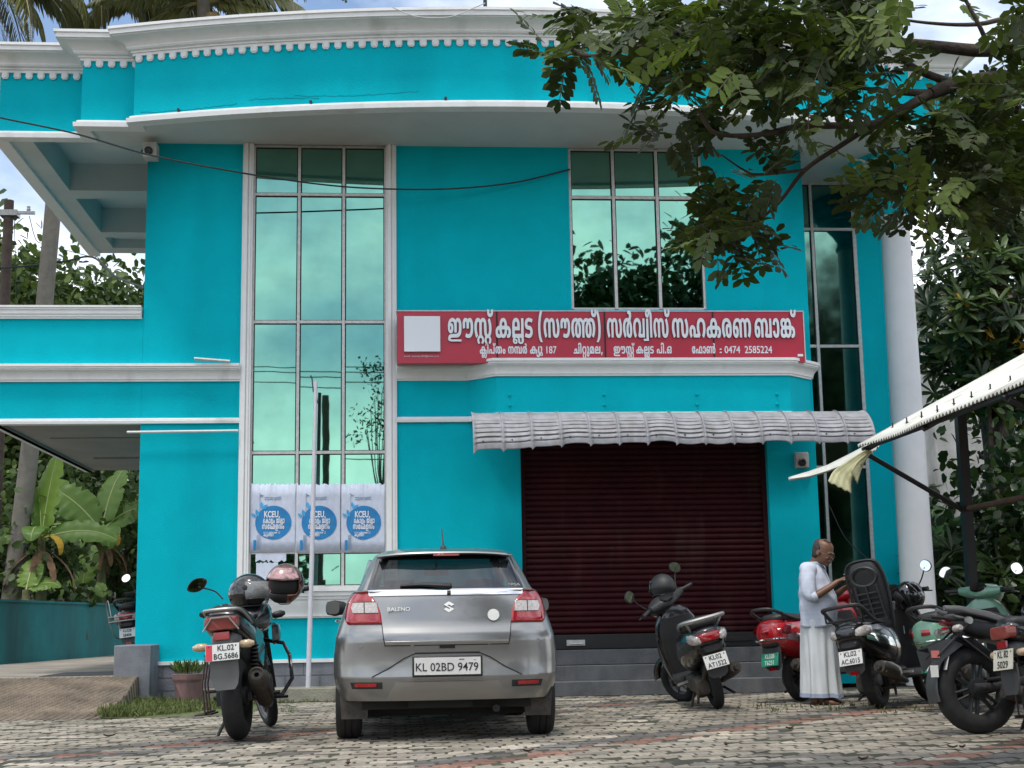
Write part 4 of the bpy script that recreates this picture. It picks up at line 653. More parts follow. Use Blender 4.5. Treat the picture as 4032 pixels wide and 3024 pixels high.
# --- ribbed concrete ramp up to the side yard
RAMPM = mat('ribbed_ramp_concrete', (.17, .13, .095), .95, var=.3, vs=2.5, hue=(.22, .175, .13), bump=.5, bs=30, stain=((.07, .06, .05), .6, 1.5, .5, .7))
def groove_tint():  # base colour darker in the grooves, in step with the ribs
    nt = RAMPM.node_tree; N = nt.nodes; L = nt.links; b = N['Principled BSDF']; src = b.inputs['Base Color'].links[0].from_socket
    tc = N.new('ShaderNodeTexCoord'); sp = N.new('ShaderNodeSeparateXYZ'); L.new(tc.outputs['Object'], sp.inputs[0])
    def mth(op, a, b_):
        m = N.new('ShaderNodeMath'); m.operation = op
        for i, q in enumerate((a, b_)):
            if q is None: continue
            if isinstance(q, (int, float)): m.inputs[i].default_value = q
            else: L.new(q, m.inputs[i])
        return m.outputs[0]
    x, y = sp.outputs[0], sp.outputs[1]; ph = mth('MULTIPLY', mth('SUBTRACT', x, mth('MULTIPLY', y, .33)), 2*math.pi/.08)
    ph = mth('ADD', ph, mth('MULTIPLY', mth('SINE', mth('ADD', mth('MULTIPLY', x, 2.1), y), None), .6)); s = mth('SINE', ph, None)
    r = N.new('ShaderNodeValToRGB'); r.color_ramp.elements[0].position = .1; r.color_ramp.elements[0].color = (.22, .21, .20, 1); r.color_ramp.elements[1].position = .55; r.color_ramp.elements[1].color = (1.1, 1.1, 1.1, 1)
    L.new(mth('ADD', mth('MULTIPLY', s, .5), .5), r.inputs[0]); m = N.new('ShaderNodeMix'); m.data_type = 'RGBA'; m.blend_type = 'MULTIPLY'; m.inputs[0].default_value = 1
    L.new(src, m.inputs[6]); L.new(r.outputs[0], m.inputs[7]); L.new(m.outputs[2], b.inputs['Base Color'])
groove_tint()
def ramp():
    V = []; F = []; A = [PZ(-260, 2838), PZ(405, 2836), PZ(600, 2712, .1)]
    nx, ny = 380, 150; x0 = -8.
    for j in range(ny+1):
        y = 14.95+j/ny*2.35
        xr = -2.98-.0*(y-15)+(-.1 if y < 15.4 else 0)
        xr = np.interp(y, [14.95, 16.2, 17.3], [-2.98, -2.93, -3.0])
        for i in range(nx+1):
            x = x0+(xr-x0)*i/nx; t = (y-14.95)/2.35; z = .345*(t*t*(3-2*t)*.5+t*.5)
            ph = (x-.33*y)/.08*2*math.pi
            V.append((x, y, z+.028*max(-.7, math.sin(ph+.6*math.sin(x*2.1+y)))*min(1, t*8)*(1 if t < .9 else 0)+.004))
    for j in range(ny):
        for i in range(nx): a = j*(nx+1)+i; F.append((a, a+1, a+nx+2, a+nx+1))
    # side skirt
    o = len(V)
    for j in range(ny+1): p = V[j*(nx+1)+nx]; V.append((p[0]+.02, p[1], -.03))
    for j in range(ny): F.append((j*(nx+1)+nx, (j+1)*(nx+1)+nx, o+j+1, o+j))
    mb = MB(); mb.v = V; mb.f = F; ob = mb.build('ramp', RAMPM, ang=50); tag(ob, kind='structure')
ramp()
YARDM = mat('yard_concrete', (.27, .235, .19), .95, var=.25, vs=2, bump=.3, bs=30, stain=((.08, .07, .06), .4, 1, .5, .7))
mb = MB(); mb.box(-12, -3.29, 17.29, 40, .2, .349); o = mb.build('driveway', YARDM); tag(o, kind='structure')
mb = MB(); mb.box(-4.2, -3.3, 17.5, 18.9, .349, .356); o = mb.build('rubber_mat', mat('dark_mat', (.03, .03, .032), .8, var=.3, vs=30)); tag(o, 'dark flat rubber mat at the top of the ramp beside the grey pier', 'mat')
# --- side yard boundary wall
TEALD = mat('old_teal_paint', (.006, .17, .18), .8, var=.15, vs=2, bump=.3, bs=40, stain=((.012, .045, .045), .7, .9, .42, .66))
a = PY(-500, 2362, 22.5); b = PY(0, 2367, 24.); c_ = PY(440, 2399, 30.); d_ = PY(640, 2405, 33)
mb = MB(); mb.sweep([(0, .3), (0, 1.36), (.03, 1.36), (.03, 1.40), (-.18, 1.40), (-.18, .3)], [(p.x, p.y) for p in (a, b, c_, d_)]); o = mb.build('boundary_wall', TEALD); tag(o, 'low stained dark teal boundary wall behind the ramp', 'wall')

# ================================================================ the silver hatchback
def glassy(name, col, alpha_mix, rough=.02):
    m = bpy.data.materials.new(name); m.use_nodes = True; nt = m.node_tree; N = nt.nodes; L = nt.links
    b = N['Principled BSDF']; b.inputs['Base Color'].default_value = (*col, 1); b.inputs['Roughness'].default_value = rough; b.inputs['IOR'].default_value = 2.1
    t = N.new('ShaderNodeBsdfTransparent'); t.inputs[0].default_value = (.62, .66, .66, 1); x = N.new('ShaderNodeMixShader'); x.inputs[0].default_value = alpha_mix
    L.new(t.outputs[0], x.inputs[1]); L.new(b.outputs[0], x.inputs[2]); L.new(x.outputs[0], N['Material Output'].inputs[0]); return m
SILVER = mat('silver_car_paint', (.27, .27, .265), .28, metal=.75, var=.05, vs=3, coat=.7)
CARGLASS = glassy('car_glass', (.012, .014, .016), .62)
SIDEGLASS = mat('side_glass', (.01, .012, .013), .03, spec=.8)
BLKPL = mat('black_plastic', (.016, .016, .017), .5, bump=.1, bs=150)
GLOSSBLK = mat('gloss_black', (.008, .008, .009), .12, coat=.6)
REDLENS = mat('red_lens', (.30, .004, .008), .12, coat=1., var=.12, vs=18)
CLEARLENS = mat('clear_lens', (.42, .38, .36), .12, coat=1., var=.35, vs=70)
CHROME = mat('chrome', (.72, .72, .72), .10, metal=1)
RUBBER = mat('tyre_rubber', (.014, .014, .014), .8, var=.3, vs=20, bump=.15, bs=80)
DUSTY = mat('dusty_black', (.03, .028, .026), .75, var=.35, vs=8, hue=(.06, .05, .04), bump=.15, bs=40)
ALLOY = mat('grey_alloy', (.3, .3, .3), .35, metal=.9)
PLATEW = mat('plate_white', (.66, .66, .63), .45, var=.06, vs=12); PLATEG = mat('plate_green', (.006, .23, .13), .45, var=.06, vs=12)
PBLACK = mat('plate_black_ink', (.012, .012, .014), .5)
SEATF = mat('seat_fabric', (.05, .05, .052), .9, bump=.2, bs=120)
CZ = [.22, .30, .34, .42, .49, .56, .65, .8, .905, 1.0, 1.08, 1.14, 1.165, 1.25, 1.37, 1.452, 1.49, 1.515]
CW = [.79, .825, .845, .872, .886, .89, .89, .872, .845, .812, .785, .755, .70, .668, .615, .565, .50, .40]
CYR = [.10, .045, .03, .008, .0, .012, .014, .004, .055, .078, .10, .125, .155, .245, .375, .44, .56, .8]
def cw(z): return interp(z, CZ, CW)
def cyr(z): return interp(z, CZ, CYR)
def cn(z): return 3.4 if z < 1.15 else 4.2
def csurf(x, z, off=0.):
    """point on the rear skin; off lifts it outwards"""
    w = cw(z); n = cn(z); c = .42 if z < 1.15 else .30; q = min(.9995, abs(x)/w)
    y = cyr(z)+c*(1-(1-q**n)**(1/n))
    # crowned panel
    y += .05*q*q
    sl = min(1., q**6*1.0); return Vector((x+math.copysign(off*sl, x), y-off*(1-.5*sl), z))
def csec(z, yf, n=18):
    w = cw(z); N_ = cn(z); c = .42 if z < 1.15 else .30; L_ = []
    for k in range(n+1):
        th = R(90)*k/n; q = math.sin(th)**(2/N_); L_.append((w*q, cyr(z)+c*(1-math.cos(th)**(2/N_))+.05*q*q))
    side = [(w, y) for y in np.linspace(cyr(z)+c+.05, yf, 10)[1:]]
    R_ = [Vector((x, y, z)) for x, y in L_+side]; return [Vector((-p.x, p.y, p.z)) for p in reversed(R_)][:-1]+R_
def zpatch(mb, zs, xl, xr, off, n=14):
    rows = []
    for z in zs:
        a, b = xl(z), xr(z); rows.append([csurf(a+(b-a)*i/n, z, off) for i in range(n+1)])
    mb.grid(rows); return mb
def lin(pts): return lambda z: interp(z, [p[0] for p in pts], [p[1] for p in pts])
def build_car(loc, rot):
    car = thing('parked_car', 'silver grey five door hatchback parked tail out, registration KL 02BD 9479', 'car', loc, (0, 0, rot))
    mb = MB(); zs = [.312, .325, .34, .38, .42, .455, .475, .49, .505, .52, .56, .6, .65, .7, .75, .8, .85, .905, .95, 1.0, 1.04, 1.08, 1.11, 1.14, 1.15, 1.165]
    mb.grid([csec(z, 3.45) for z in zs])
    # nose and bonnet
    mb.loft([[Vector((x, y, z)) for x, y, z in sec] for sec in (
        [(-.87, 3.45, .25), (.87, 3.45, .25), (.84, 3.45, 1.0), (-.84, 3.45, 1.0)], [(-.84, 3.8, .25), (.84, 3.8, .25), (.74, 3.75, .88), (-.74, 3.75, .88)], [(-.6, 3.98, .3), (.6, 3.98, .3), (.6, 3.95, .72), (-.6, 3.95, .72)])])
    mb.quad((-.7, 2.55, 1.14), (.7, 2.55, 1.14), (.8, 3.45, .99), (-.8, 3.45, .99))
    # pillars and roof
    for s in (-1, 1):
        rows = []
        for z in [1.16, 1.2, 1.25, 1.3, 1.37, 1.43, 1.452]:
            xi = s*interp(z, [1.167, 1.435], [.615, .535]); w = cw(z); rows.append([csurf(xi+(s*w-xi)*k/8, z, .0) for k in range(9)]+[Vector((s*w, cyr(z)+.3+.05+d, z)) for d in (.12, .3)])
        mb.grid(rows)
        mb.tube([(s*.62, 2.75, 1.12), (s*.56, 2.2, 1.38), (s*.5, 1.9, 1.47)], .045, 8)
        mb.tube([(s*.68, 1.55, 1.15), (s*.585, 1.5, 1.44)], .05, 8)
    roof = []
    for z in [1.43, 1.452, 1.475, 1.49, 1.505, 1.515]: roof.append(csec(z, 2.0))
    mb.grid(roof); t = roof[-1]; h = len(t)//2
    mb.grid([t[:h+1], list(reversed(t[h:]))])
    body = mb.build('body', SILVER, car, ang=50)
    # cabin
    mb = MB(); mb.box(-.62, .62, .45, .95, .5, 1.10); mb.box(-.7, .7, .5, 3.0, .3, .5); mb.box(-.72, .72, 2.45, 2.9, .7, 1.08); mb.box(-.76, -.70, .6, 2.7, .5, 1.13); mb.box(.70, .76, .6, 2.7, .5, 1.13)
    mb.build('cabin', DARKIN, car)
    for x in (-.36, .36):
        mb = MB(); mb.loft([ring((x, 1.75+d, z), X3, Y3, a, b, 3, 14) for z, a, b, d in ((.6, .22, .07, .12), (.9, .23, .07, .05), (1.08, .18, .06, 0), (1.13, .1, .05, 0), (1.15, .13, .05, 0), (1.22, .14, .055, .0), (1.28, .12, .04, 0))]); mb.build('front_seat', SEATF, car)
    mb = MB(); mb.loft([ring((x, .95, 1.13), X3, Z3, .62, .06, 4, 20) if x is None else ring((0, .93+.0*x, z), X3, Y3, .6, .07, 6, 20) for x, z in ((0, .7), (0, 1.0), (0, 1.11))]); mb.build('rear_seat', SEATF, car)
    mb = MB(); mb.cbox((-.02, 2.1, 1.36), (.22, .02, .06)); mb.tube([(-.02, 2.1, 1.38), (-.02, 2.15, 1.46)], .01); mb.build('inside_mirror', BLKPL, car)
    # windows
    gz = [1.168, 1.2, 1.25, 1.3, 1.35, 1.40, 1.43]
    mb = MB(); zpatch(mb, gz, lin([(1.168, -.62), (1.435, -.54)]), lin([(1.168, .62), (1.435, .54)]), .004, 20)
    rw = mb.build('rear_window', CARGLASS, car, ang=60)
    mb = MB(); zpatch(mb, [1.405, 1.42, 1.436], lin([(1.4, -.545), (1.436, -.535)]), lin([(1.4, .545), (1.436, .535)]), .006, 20)
    for s in (-1, 1):
        zpatch(mb, gz, lin([(1.168, s*.62), (1.435, s*.54)]), lin([(1.168, s*.585), (1.435, s*.515)]), .006, 4)
    zpatch(mb, [1.166, 1.185], lambda z: -.6, lambda z: .6, .006, 20); mb.build('window_border', GLOSSBLK, rw, ang=60)
    mb = MB(); mb.quad((-.6, 2.72, 1.13), (.6, 2.72, 1.13), (.5, 1.98, 1.475), (-.5, 1.98, 1.475)); mb.build('windscreen', CARGLASS, car)
    for s in (-1, 1):
        mb = MB(); mb.quad((s*.70, .85, 1.155), (s*.70, 2.7, 1.15), (s*.56, 2.05, 1.44), (s*.575, .95, 1.42)); mb.build('side_window', SIDEGLASS, car)
    # tailgate: dark shut line under a proud panel
    GX = [(.735, .475), (.78, .485), (.9, .50), (.93, .505), (1.0, .535), (1.06, .56), (1.1, .575), (1.15, .605)]
    gzs = [.735, .745, .76, .78, .8, .83, .86, .9, .94, .98, 1.02, 1.06, 1.1, 1.13, 1.15]
    mb = MB(); zpatch(mb, [.727]+gzs+[1.152], lambda z: -interp(z, *zip(*GX))-.008, lambda z: interp(z, *zip(*GX))+.008, .002, 30); mb.build('shut_line', GLOSSBLK, car, ang=60)
    mb = MB(); rows = []
    for z in gzs:
        xx = interp(z, *zip(*GX)); d = .0055*math.sin(math.pi*min(1, max(0, (z-.78)/.34)))
        rows.append([csurf(-xx+2*xx*i/30, z, +.009-d*.8*(1-abs(2*i/30-1)**6)+ (.008 if z < .77 else 0)) for i in range(31)])
    mb.grid(rows); tg = mb.build('tailgate', SILVER, car, ang=60)
    # trims
    mb = MB(); zpatch(mb, [1.115, 1.12, 1.14, 1.160, 1.164], lambda z: -.605+.0*z, lambda z: .605, .018, 24)
    rows = [[csurf(-.475+.95*i/24, z, o) for i in range(25)] for z, o in ((.748, .010), (.752, .02), (.762, .02), (.766, .010))]; mb.grid(rows); mb.build('chrome_strip', CHROME, tg, ang=50)
    mb = MB(); mb.grid([[csurf(-.06+.12*i/6, z, .013) for i in range(7)] for z in (.705, .72, .735)]); mb.build('handle_recess', GLOSSBLK, tg)
    mb = MB(); mb.cbox(csurf(.02, 1.137, .03), (.03, .02, .022)); mb.build('reversing_camera', GLOSSBLK, tg)
    # tail lamps
    for s in (-1, 1):
        OUT = [(.895, .487), (.90, .489), (.94, .495), (1.0, .506), (1.06, .534), (1.1, .562), (1.13, .594), (1.15, .63), (1.158, .65)]
        EDG = [(.895, .765), (.905, .782), (.94, .794), (1.0, .796), (1.06, .786), (1.1, .766), (1.13, .737), (1.15, .69), (1.158, .66)]
        zz = [.895, .90, .92, .94, .96, .98, 1.0, 1.02, 1.04, 1.06, 1.08, 1.1, 1.115, 1.13, 1.14, 1.15, 1.158]
        mb = MB(); rows = []
        for i, z in enumerate(zz):
            a, b = interp(z, *zip(*OUT)), min(interp(z, *zip(*EDG)), cw(z)*.9985); row = []
            for k in range(17):
                e = min(k, 16-k, i, len(zz)-1-i); row.append(csurf(s*(a+(b-a)*k/16), z, (.002, .014, .02)[min(2, e)]))
            rows.append(row)
        mb.grid(rows); tl = mb.build('tail_light', REDLENS, car, ang=70)
        mb = MB(); zl = [.985, 1.0, 1.03, 1.06, 1.068]
        A_ = lambda z: s*(.53+(z-.985)*.15); B_ = lambda z: s*(.735-abs(z-1.025)*.4)
        zpatch(mb, zl, A_, B_, .024, 10); mb.build('reversing_lens', CLEARLENS, tl, ang=70)
        mb = MB(); zpatch(mb, [.982, .986], A_, B_, .0245, 10); zpatch(mb, [1.066, 1.071], A_, B_, .0245, 10); zpatch(mb, zl, lambda z: s*.632, lambda z: s*.64, .0245, 2); mb.build('lens_divider', DUSTY, tl)
        # reflector in the bumper
        mb = MB(); zpatch(mb, [.405, .41, .435, .45, .455], lambda z: s*(.50+.0*z), lambda z: s*(.74+(z-.43)*.3), .004, 8); mb.build('reflector_recess', BLKPL, car)
        mb = MB(); mb.grid([[csurf(s*(.545+.165*i/8), z, o) for i in range(9)] for z, o in ((.418, .006), (.421, .014), (.444, .014), (.447, .006))]); mb.build('reflector', REDLENS, car)
        # mirrors
        mb = MB(); mb.loft([ring((s*(.88+q), 2.35+dy, 1.05), X3*0+Y3, Z3, a, b, 2.6, 14) for q, a, b, dy in ((-.05, .04, .03, .03), (.0, .07, .06, .02), (.08, .085, .075, 0), (.15, .07, .06, .01), (.165, .03, .03, .02))]); mm = mb.build('door_mirror', BLKPL, car)
        mb = MB(); mb.quad(*[p for p in ring((s*.975, 2.262, 1.05), X3, Z3, .06, .055, 3, 14)]); mb.build('mirror_glass', SIDEGLASS, mm)
        mb = MB(); mb.tube([(s*.89, 1.5, .93), (s*.915, 1.55, .93), (s*.915, 1.7, .93), (s*.89, 1.75, .93)], .012, 6, 4); mb.build('door_handle', CHROME, car)
        # mud flap and wheel
        mb = MB(); mb.prism([(-.10, 0), (.10, 0), (.12, .22), (.02, .3), (-.12, .24)], (s*.72, .28, .17), X3, Z3, -Y3, .012); mb.build('mud_flap', DUSTY, car)
        for yy in (.62, 3.14):
            mb = MB(); r, wd = .305, .1
            mb.lathe([(.17, -wd*.75), (.20, -wd*.93), (.26, -wd), (.288, -wd*.92), (.301, -wd*.7), (.305, -wd*.62), (.306, -wd*.3), (.298, -wd*.28), (.298, -wd*.22), (.306, -wd*.2), (.307, 0), (.306, wd*.2), (.298, wd*.22), (.298, wd*.28), (.306, wd*.3), (.305, wd*.62), (.301, wd*.7), (.288, wd*.92), (.26, wd), (.20, wd*.93), (.17, wd*.75)], (s*.77, yy, .305), (1, 0, 0), 48)
            ty = mb.build('tyre', RUBBER, None, ang=40)
            mb = MB(); mb.lathe([(.0, .02*s), (.05, .035*s), (.06, .02*s), (.17, .05*s), (.185, .09*s), (.19, .09*s), (.19, -.07), (.0, -.07)], (s*.77, yy, .305), (1, 0, 0), 32)
            wl = mb.build('wheel', ALLOY, car, ang=40); ty.parent = wl
    # bumper details
    mb = MB()
    for x, z in ((-.665, .735), (-.27, .74), (.325, .745), (.715, .75)): mb.lathe([(0, .004), (.014, .004), (.014, -.003), (.0165, -.003), (.0165, .004), (.018, .004), (.018, -.01)], csurf(x, z, .002), (0, -1, 0), 16)
    mb.build('parking_sensor', SILVER, car)
    # number plate pocket: a recessed trapezoid with its edge shadow drawn as black tubes
    mb = MB(); PW = [(.50, .57), (.55, .45), (.62, .33), (.66, .25), (.665, .2)]
    pz = [.495, .5, .53, .56, .6, .64, .66, .668]
    mb.grid([[csurf(-interp(z, *zip(*PW))+2*interp(z, *zip(*PW))*i/24, z, .003) for i in range(25)] for z in pz])
    mb.build('plate_pocket', mat('silver_pocket', (.35, .35, .345), .35, metal=.75, coat=.5), car, ang=60)
    mb = MB()
    for s in (-1, 1):
        P = [csurf(s*x, z, .006) for x, z in ((.58, .495), (.45, .56), (.33, .635), (.25, .668))]; mb.tube(P, .0045, 5)
    mb.tube([csurf(x, .671, .006) for x in np.linspace(-.25, .25, 9)], .008, 5); mb.build('pocket_edge_shadow', BLKPL, car)
    pt = thing('x', None, None); bpy.data.objects.remove(pt)
    py = -.022
    mb = MB(); mb.box(-.27, .27, py, .03, .49, .65); pf = mb.build('number_plate', BLKPL, car, bevel=.008)
    mb = MB(); mb.box(-.255, .255, py-.004, py, .507, .638); mb.build('plate_sheet', PLATEW, pf)
    mb = MB(); mb.box(.09, .13, py-.0055, py-.004, .618, .624); mb.box(.2, .22, py-.0055, py-.004, .616, .618); mb.build('plate_scuff', PBLACK, pf)
    o = fit_text('KL 02BD 9479', -.245, .235, .562, .062, py-.0055, pf, PBLACK, (0, 0, 0), ext=.001, bold=.004)
    # lower valance (grey-brown) with dark underside
    mb = MB(); rows = []
    for z in (.318, .33, .38, .42, .455):
        xx = interp(z, [.3, .455], [.50, .40]); rows.append([csurf(-xx+2*xx*i/20, z, .012*(1-abs(2*i/20-1)**8)-.001) for i in range(21)])
    mb.grid(rows); mb.build('lower_valance', mat('silver_valance', (.26, .245, .225), .4, metal=.6, coat=.3), car, ang=60)
    mb = MB(); mb.box(-.66, .66, .25, 3.6, .24, .36); mb.tube([(-.6, .62, .305), (.6, .62, .305)], .05); mb.tube([(.38, .1, .24), (.4, .6, .25)], .03); mb.box(-.3, .2, .16, .6, .25, .315); mb.box(-.62, .62, .55, 1.3, .17, .3); mb.build('underbody', DARKIN, car)  # lowest box added to hide the lit ground beyond the car
    # spoiler, stop lamp, aerial, wiper, badges
    mb = MB(); rows = []
    for y, z, w in ((.40, 1.437, .545), (.335, 1.443, .545), (.325, 1.452, .548), (.335, 1.464, .545), (.48, 1.485, .52), (.62, 1.502, .48)): rows.append([Vector((x, y+.10*(abs(x)/.55)**2.5+.0, z-.022*(abs(x)/.55)**3)) for x in np.linspace(-w, w, 25)])
    mb.grid(rows); sp = mb.build('spoiler', SILVER, car, ang=40); so = sp.modifiers.new('t', 'SOLIDIFY'); so.thickness = .01
    mb = MB(); mb.box(-.095, .115, .325, .36, 1.428, 1.447); mb.build('stop_lamp', REDLENS, sp, bevel=.003)
    mb = MB(); mb.lathe([(.0, 0), (.028, 0), (.022, .018), (.01, .026), (0, .028)], (-.0, .72, 1.508), (0, 0, 1), 14); mb.tube([(0, .72, 1.53), (-.008, .86, 1.68)], [.008, .005], 8); mb.build('aerial', BLKPL, car)
    mb = MB(); P = [csurf(x, z, o) for x, z, o in ((.03, 1.185, .03), (-.05, 1.19, .035), (-.2, 1.198, .03), (-.36, 1.19, .02))]; mb.tube(P, [.022, .022, .016, .008], 8, 4); mb.lathe([(0, 0), (.022, 0), (.02, .03), (0, .035)], csurf(.025, 1.188, .01), (0, -1, .3), 14); mb.build('rear_wiper', BLKPL, rw)
    o = fit_text('BALENO', -.46, -.285, 1.008, .03, csurf(-.37, 1.0, .014).y, tg, CHROME, (0, 0, 0), ext=.004, bold=.005)
    mb = MB(); E = [(.0, .042), (.042, .018), (.02, .006), (.0, .018), (-.012, .012), (.042, -.018), (0, -.042), (-.042, -.018), (-.02, -.006), (0, -.018), (.012, -.012), (-.042, .018)]
    mb.prism(E, csurf(.018, 1.022, .006), X3, Z3, -Y3, .012); mb.build('badge', CHROME, tg, ang=20)
    mb = MB(); q = csurf(.365, .955, .016); mb.lathe([(0, 0), (.046, 0), (.046, .004), (0, .004)], q, (0, -1, .22), 24); mb.build('round_sticker', PLATEW, tg)
    fit_text('SPSA', .50, .59, 1.192, .018, csurf(.55, 1.19, .012).y-.004, rw, PLATEW, (0, 0, 0), ext=.0005)
    return car
_cx = PY(1762, 2700, 11.18).x
build_car((_cx, 11.15, 0), R(0))

# ================================================================ two-wheelers
BLKPAINT = mat('black_scooter_paint', (.010, .010, .012), .22, coat=.6, var=.3, vs=6)
MATBLK = mat('matt_black_plastic', (.018, .018, .019), .55, var=.25, vs=10, bump=.1, bs=120)
DGREY = mat('dark_grey_plastic', (.045, .046, .048), .5, var=.2, vs=8)
MGREY = mat('mid_grey_plastic', (.12, .12, .12), .45, var=.15, vs=8)
VINYL = mat('seat_vinyl', (.020, .020, .021), .5, bump=.2, bs=180)
ENGM = mat('dusty_engine', (.06, .055, .05), .65, metal=.4, var=.35, vs=12, hue=(.10, .085, .07))
STEEL = mat('bare_steel', (.35, .34, .32), .4, metal=.8, var=.2, vs=20)
MIRR = mat('mirror_face', (.85, .87, .9), .02, metal=1)
MINT = mat('mint_paint', (.17, .36, .25), .3, coat=.5, var=.06, vs=4)
REDP = mat('red_paint', (.42, .008, .014), .22, coat=.8, var=.08, vs=4)
AMBER = mat('amber_lens', (.55, .20, .05), .2, coat=.8, var=.2, vs=50)
AMBCLR = mat('clear_amber_lens', (.50, .36, .22), .2, coat=.8, var=.3, vs=60)
SILVP = mat('silver_rail_paint', (.40, .40, .38), .35, metal=.6, var=.1, vs=15)
def tyre(r, w, tread=0, n=72, seed=0):
    """ring of the tyre about the X axis at the origin, with cut tread"""
    prof = []
    for k in range(15):
        a = R(-118+236*k/14); prof.append((r-w*.55+math.cos(a)*w*.55, math.sin(a)*w*.5))
    rings = []
    for i in range(n):
        th = 2*math.pi*i/n; row = []
        for k, (q, x) in enumerate(prof):
            g = 0
            if tread and 2 <= k <= 12:
                ph = (i/n*tread+abs(x)/w*1.2*(1 if x > 0 else 1)) % 1
                g = .007 if ph < .3 and abs(x) > w*.08 else 0
                if 6 < k < 8: g = .003 if tread > 0 else 0
            row.append(Vector((x, math.cos(th)*(q-g), math.sin(th)*(q-g))))
        row += [Vector((x, math.cos(th)*q, math.sin(th)*q)) for q, x in ((prof[-1][0]-.02, w*.32), (prof[0][0]-.02, -w*.32))]
        rings.append(row)
    rings.append(rings[0]); mb = MB(); mb.loft(rings, cap=False); return mb
def wheel(parent, c, r, w, rim_r, spokes, rimmat, tread=0, steer=None, hub=.05, twin=0., disc=False):
    T = Matrix.Translation(c); T = (steer @ T) if steer is not None else T
    mb = MB(); mb.T = T
    mb.lathe([(rim_r, -w*.42), (rim_r+.012, -w*.42), (rim_r+.004, -w*.3), (rim_r-.012, -w*.1), (rim_r-.012, w*.1), (rim_r+.004, w*.3), (rim_r+.012, w*.42), (rim_r, w*.42), (rim_r-.02, w*.12), (rim_r-.02, -w*.12)], (0, 0, 0), (1, 0, 0), 40, closed=True)
    mb.lathe([(0, -w*.5), (hub, -w*.5), (hub, w*.5), (0, w*.5)], (0, 0, 0), (1, 0, 0), 20)
    for k in range(spokes):
        for d in ((-twin, twin) if twin else (0,)):
            a = 2*math.pi*k/spokes+.3; e = Vector((0, math.cos(a), math.sin(a))); t_ = Vector((0, -math.sin(a), math.cos(a)))
            p0 = e*hub*.8+t_*d*.6; p1 = e*(rim_r-.01)+t_*d
            mb.loft([ring(p, X3, t_, w*.17, q, 3, 8) for p, q in ((p0, .013), ((p0+p1)/2, .009), (p1, .012))])
    wl = mb.build('wheel', rimmat, parent, ang=35)
    t = tyre(r, w, tread); t.v = [tuple(T @ Vector(p)) for p in t.v]; t.build('tyre', RUBBER, wl, ang=50)
    if disc:
        mb = MB(); mb.T = T; mb.lathe([(.06, w*.62), (.12, w*.62), (.12, w*.66), (.06, w*.66)], (0, 0, 0), (1, 0, 0), 32, closed=True); mb.build('brake_disc', STEEL, wl)
    return wl
def plate(parent, c, w, h, lines, m, ink, tilt=0., rot=None, extra=None, sizes=None):
    """plate facing -Y at c (local), leaning back by tilt degrees"""
    T = Matrix.Translation(c) @ (rot or Matrix.Identity(4)) @ Matrix.Rotation(R(tilt), 4, 'X')
    mb = MB(); mb.T = T; mb.box(-w/2, w/2, -.004, .004, -h/2, h/2); p = mb.build('number_plate', m, parent, bevel=.002)
    if extra:
        mb = MB(); mb.T = T; mb.box(-w/2+.003, -w/2+w*.2, -.0055, -.004, -h/2+.003, h/2-.003); mb.build('plate_tab', extra, p)
    k = len(lines); x0 = -w*.44 if not extra else -w*.28
    for i, l in enumerate(lines):
        zc = h*(.24-.5*i) if k == 2 else 0
        wd = (w*.80 if not extra else w*.72)*(1 if len(l) > 5 else .68)
        cx = (0 if not extra else w*.1)
        o = fit_text(l, cx-wd/2, cx+wd/2, zc, h*.34, -.0062, None, ink, (0, 0, 0), ext=.0006, bold=.012); mw = o.matrix_basis.copy()
        o.parent = p; o.matrix_basis = T @ mw
    mb = MB(); mb.T = T
    for sx in (-1, 1): mb.lathe([(0, 0), (.006, 0), (.004, .003), (0, .003)], (sx*w*.40, -.004, h*.36), (0, -1, 0), 8)
    mb.build('plate_bolt', PBLACK, p)
    return p
def mirror(parent, base, mid, tip, a, b, facing=(0, -1, .0), m=None, T=None, shape=2.2, roll_=0.):
    mb = MB(); mb.T = T; mb.tube([base, mid, tip], .0065, 8, 6)
    f = Vector(facing).normalized(); u = f.cross(Z3).normalized(); v = u.cross(f); u, v = u*math.cos(roll_)+v*math.sin(roll_), v*math.cos(roll_)-u*math.sin(roll_)
    c = Vector(tip)+v*b*.35
    mb.loft([ring(c-f*d, u, v, a*s, b*s, shape, 20) for d, s in ((.0, 1.0), (.006, 1.05), (.022, .9), (.036, .55), (.04, .2))])
    o = mb.build('mirror', m or MATBLK, parent)
    mb = MB(); mb.T = T; mb.quad(*[p+f*.0015 for p in ring(c, u, v, a*.93, b*.93, shape, 20)]); mb.build('mirror_glass', MIRR, o, ang=0)
    return o
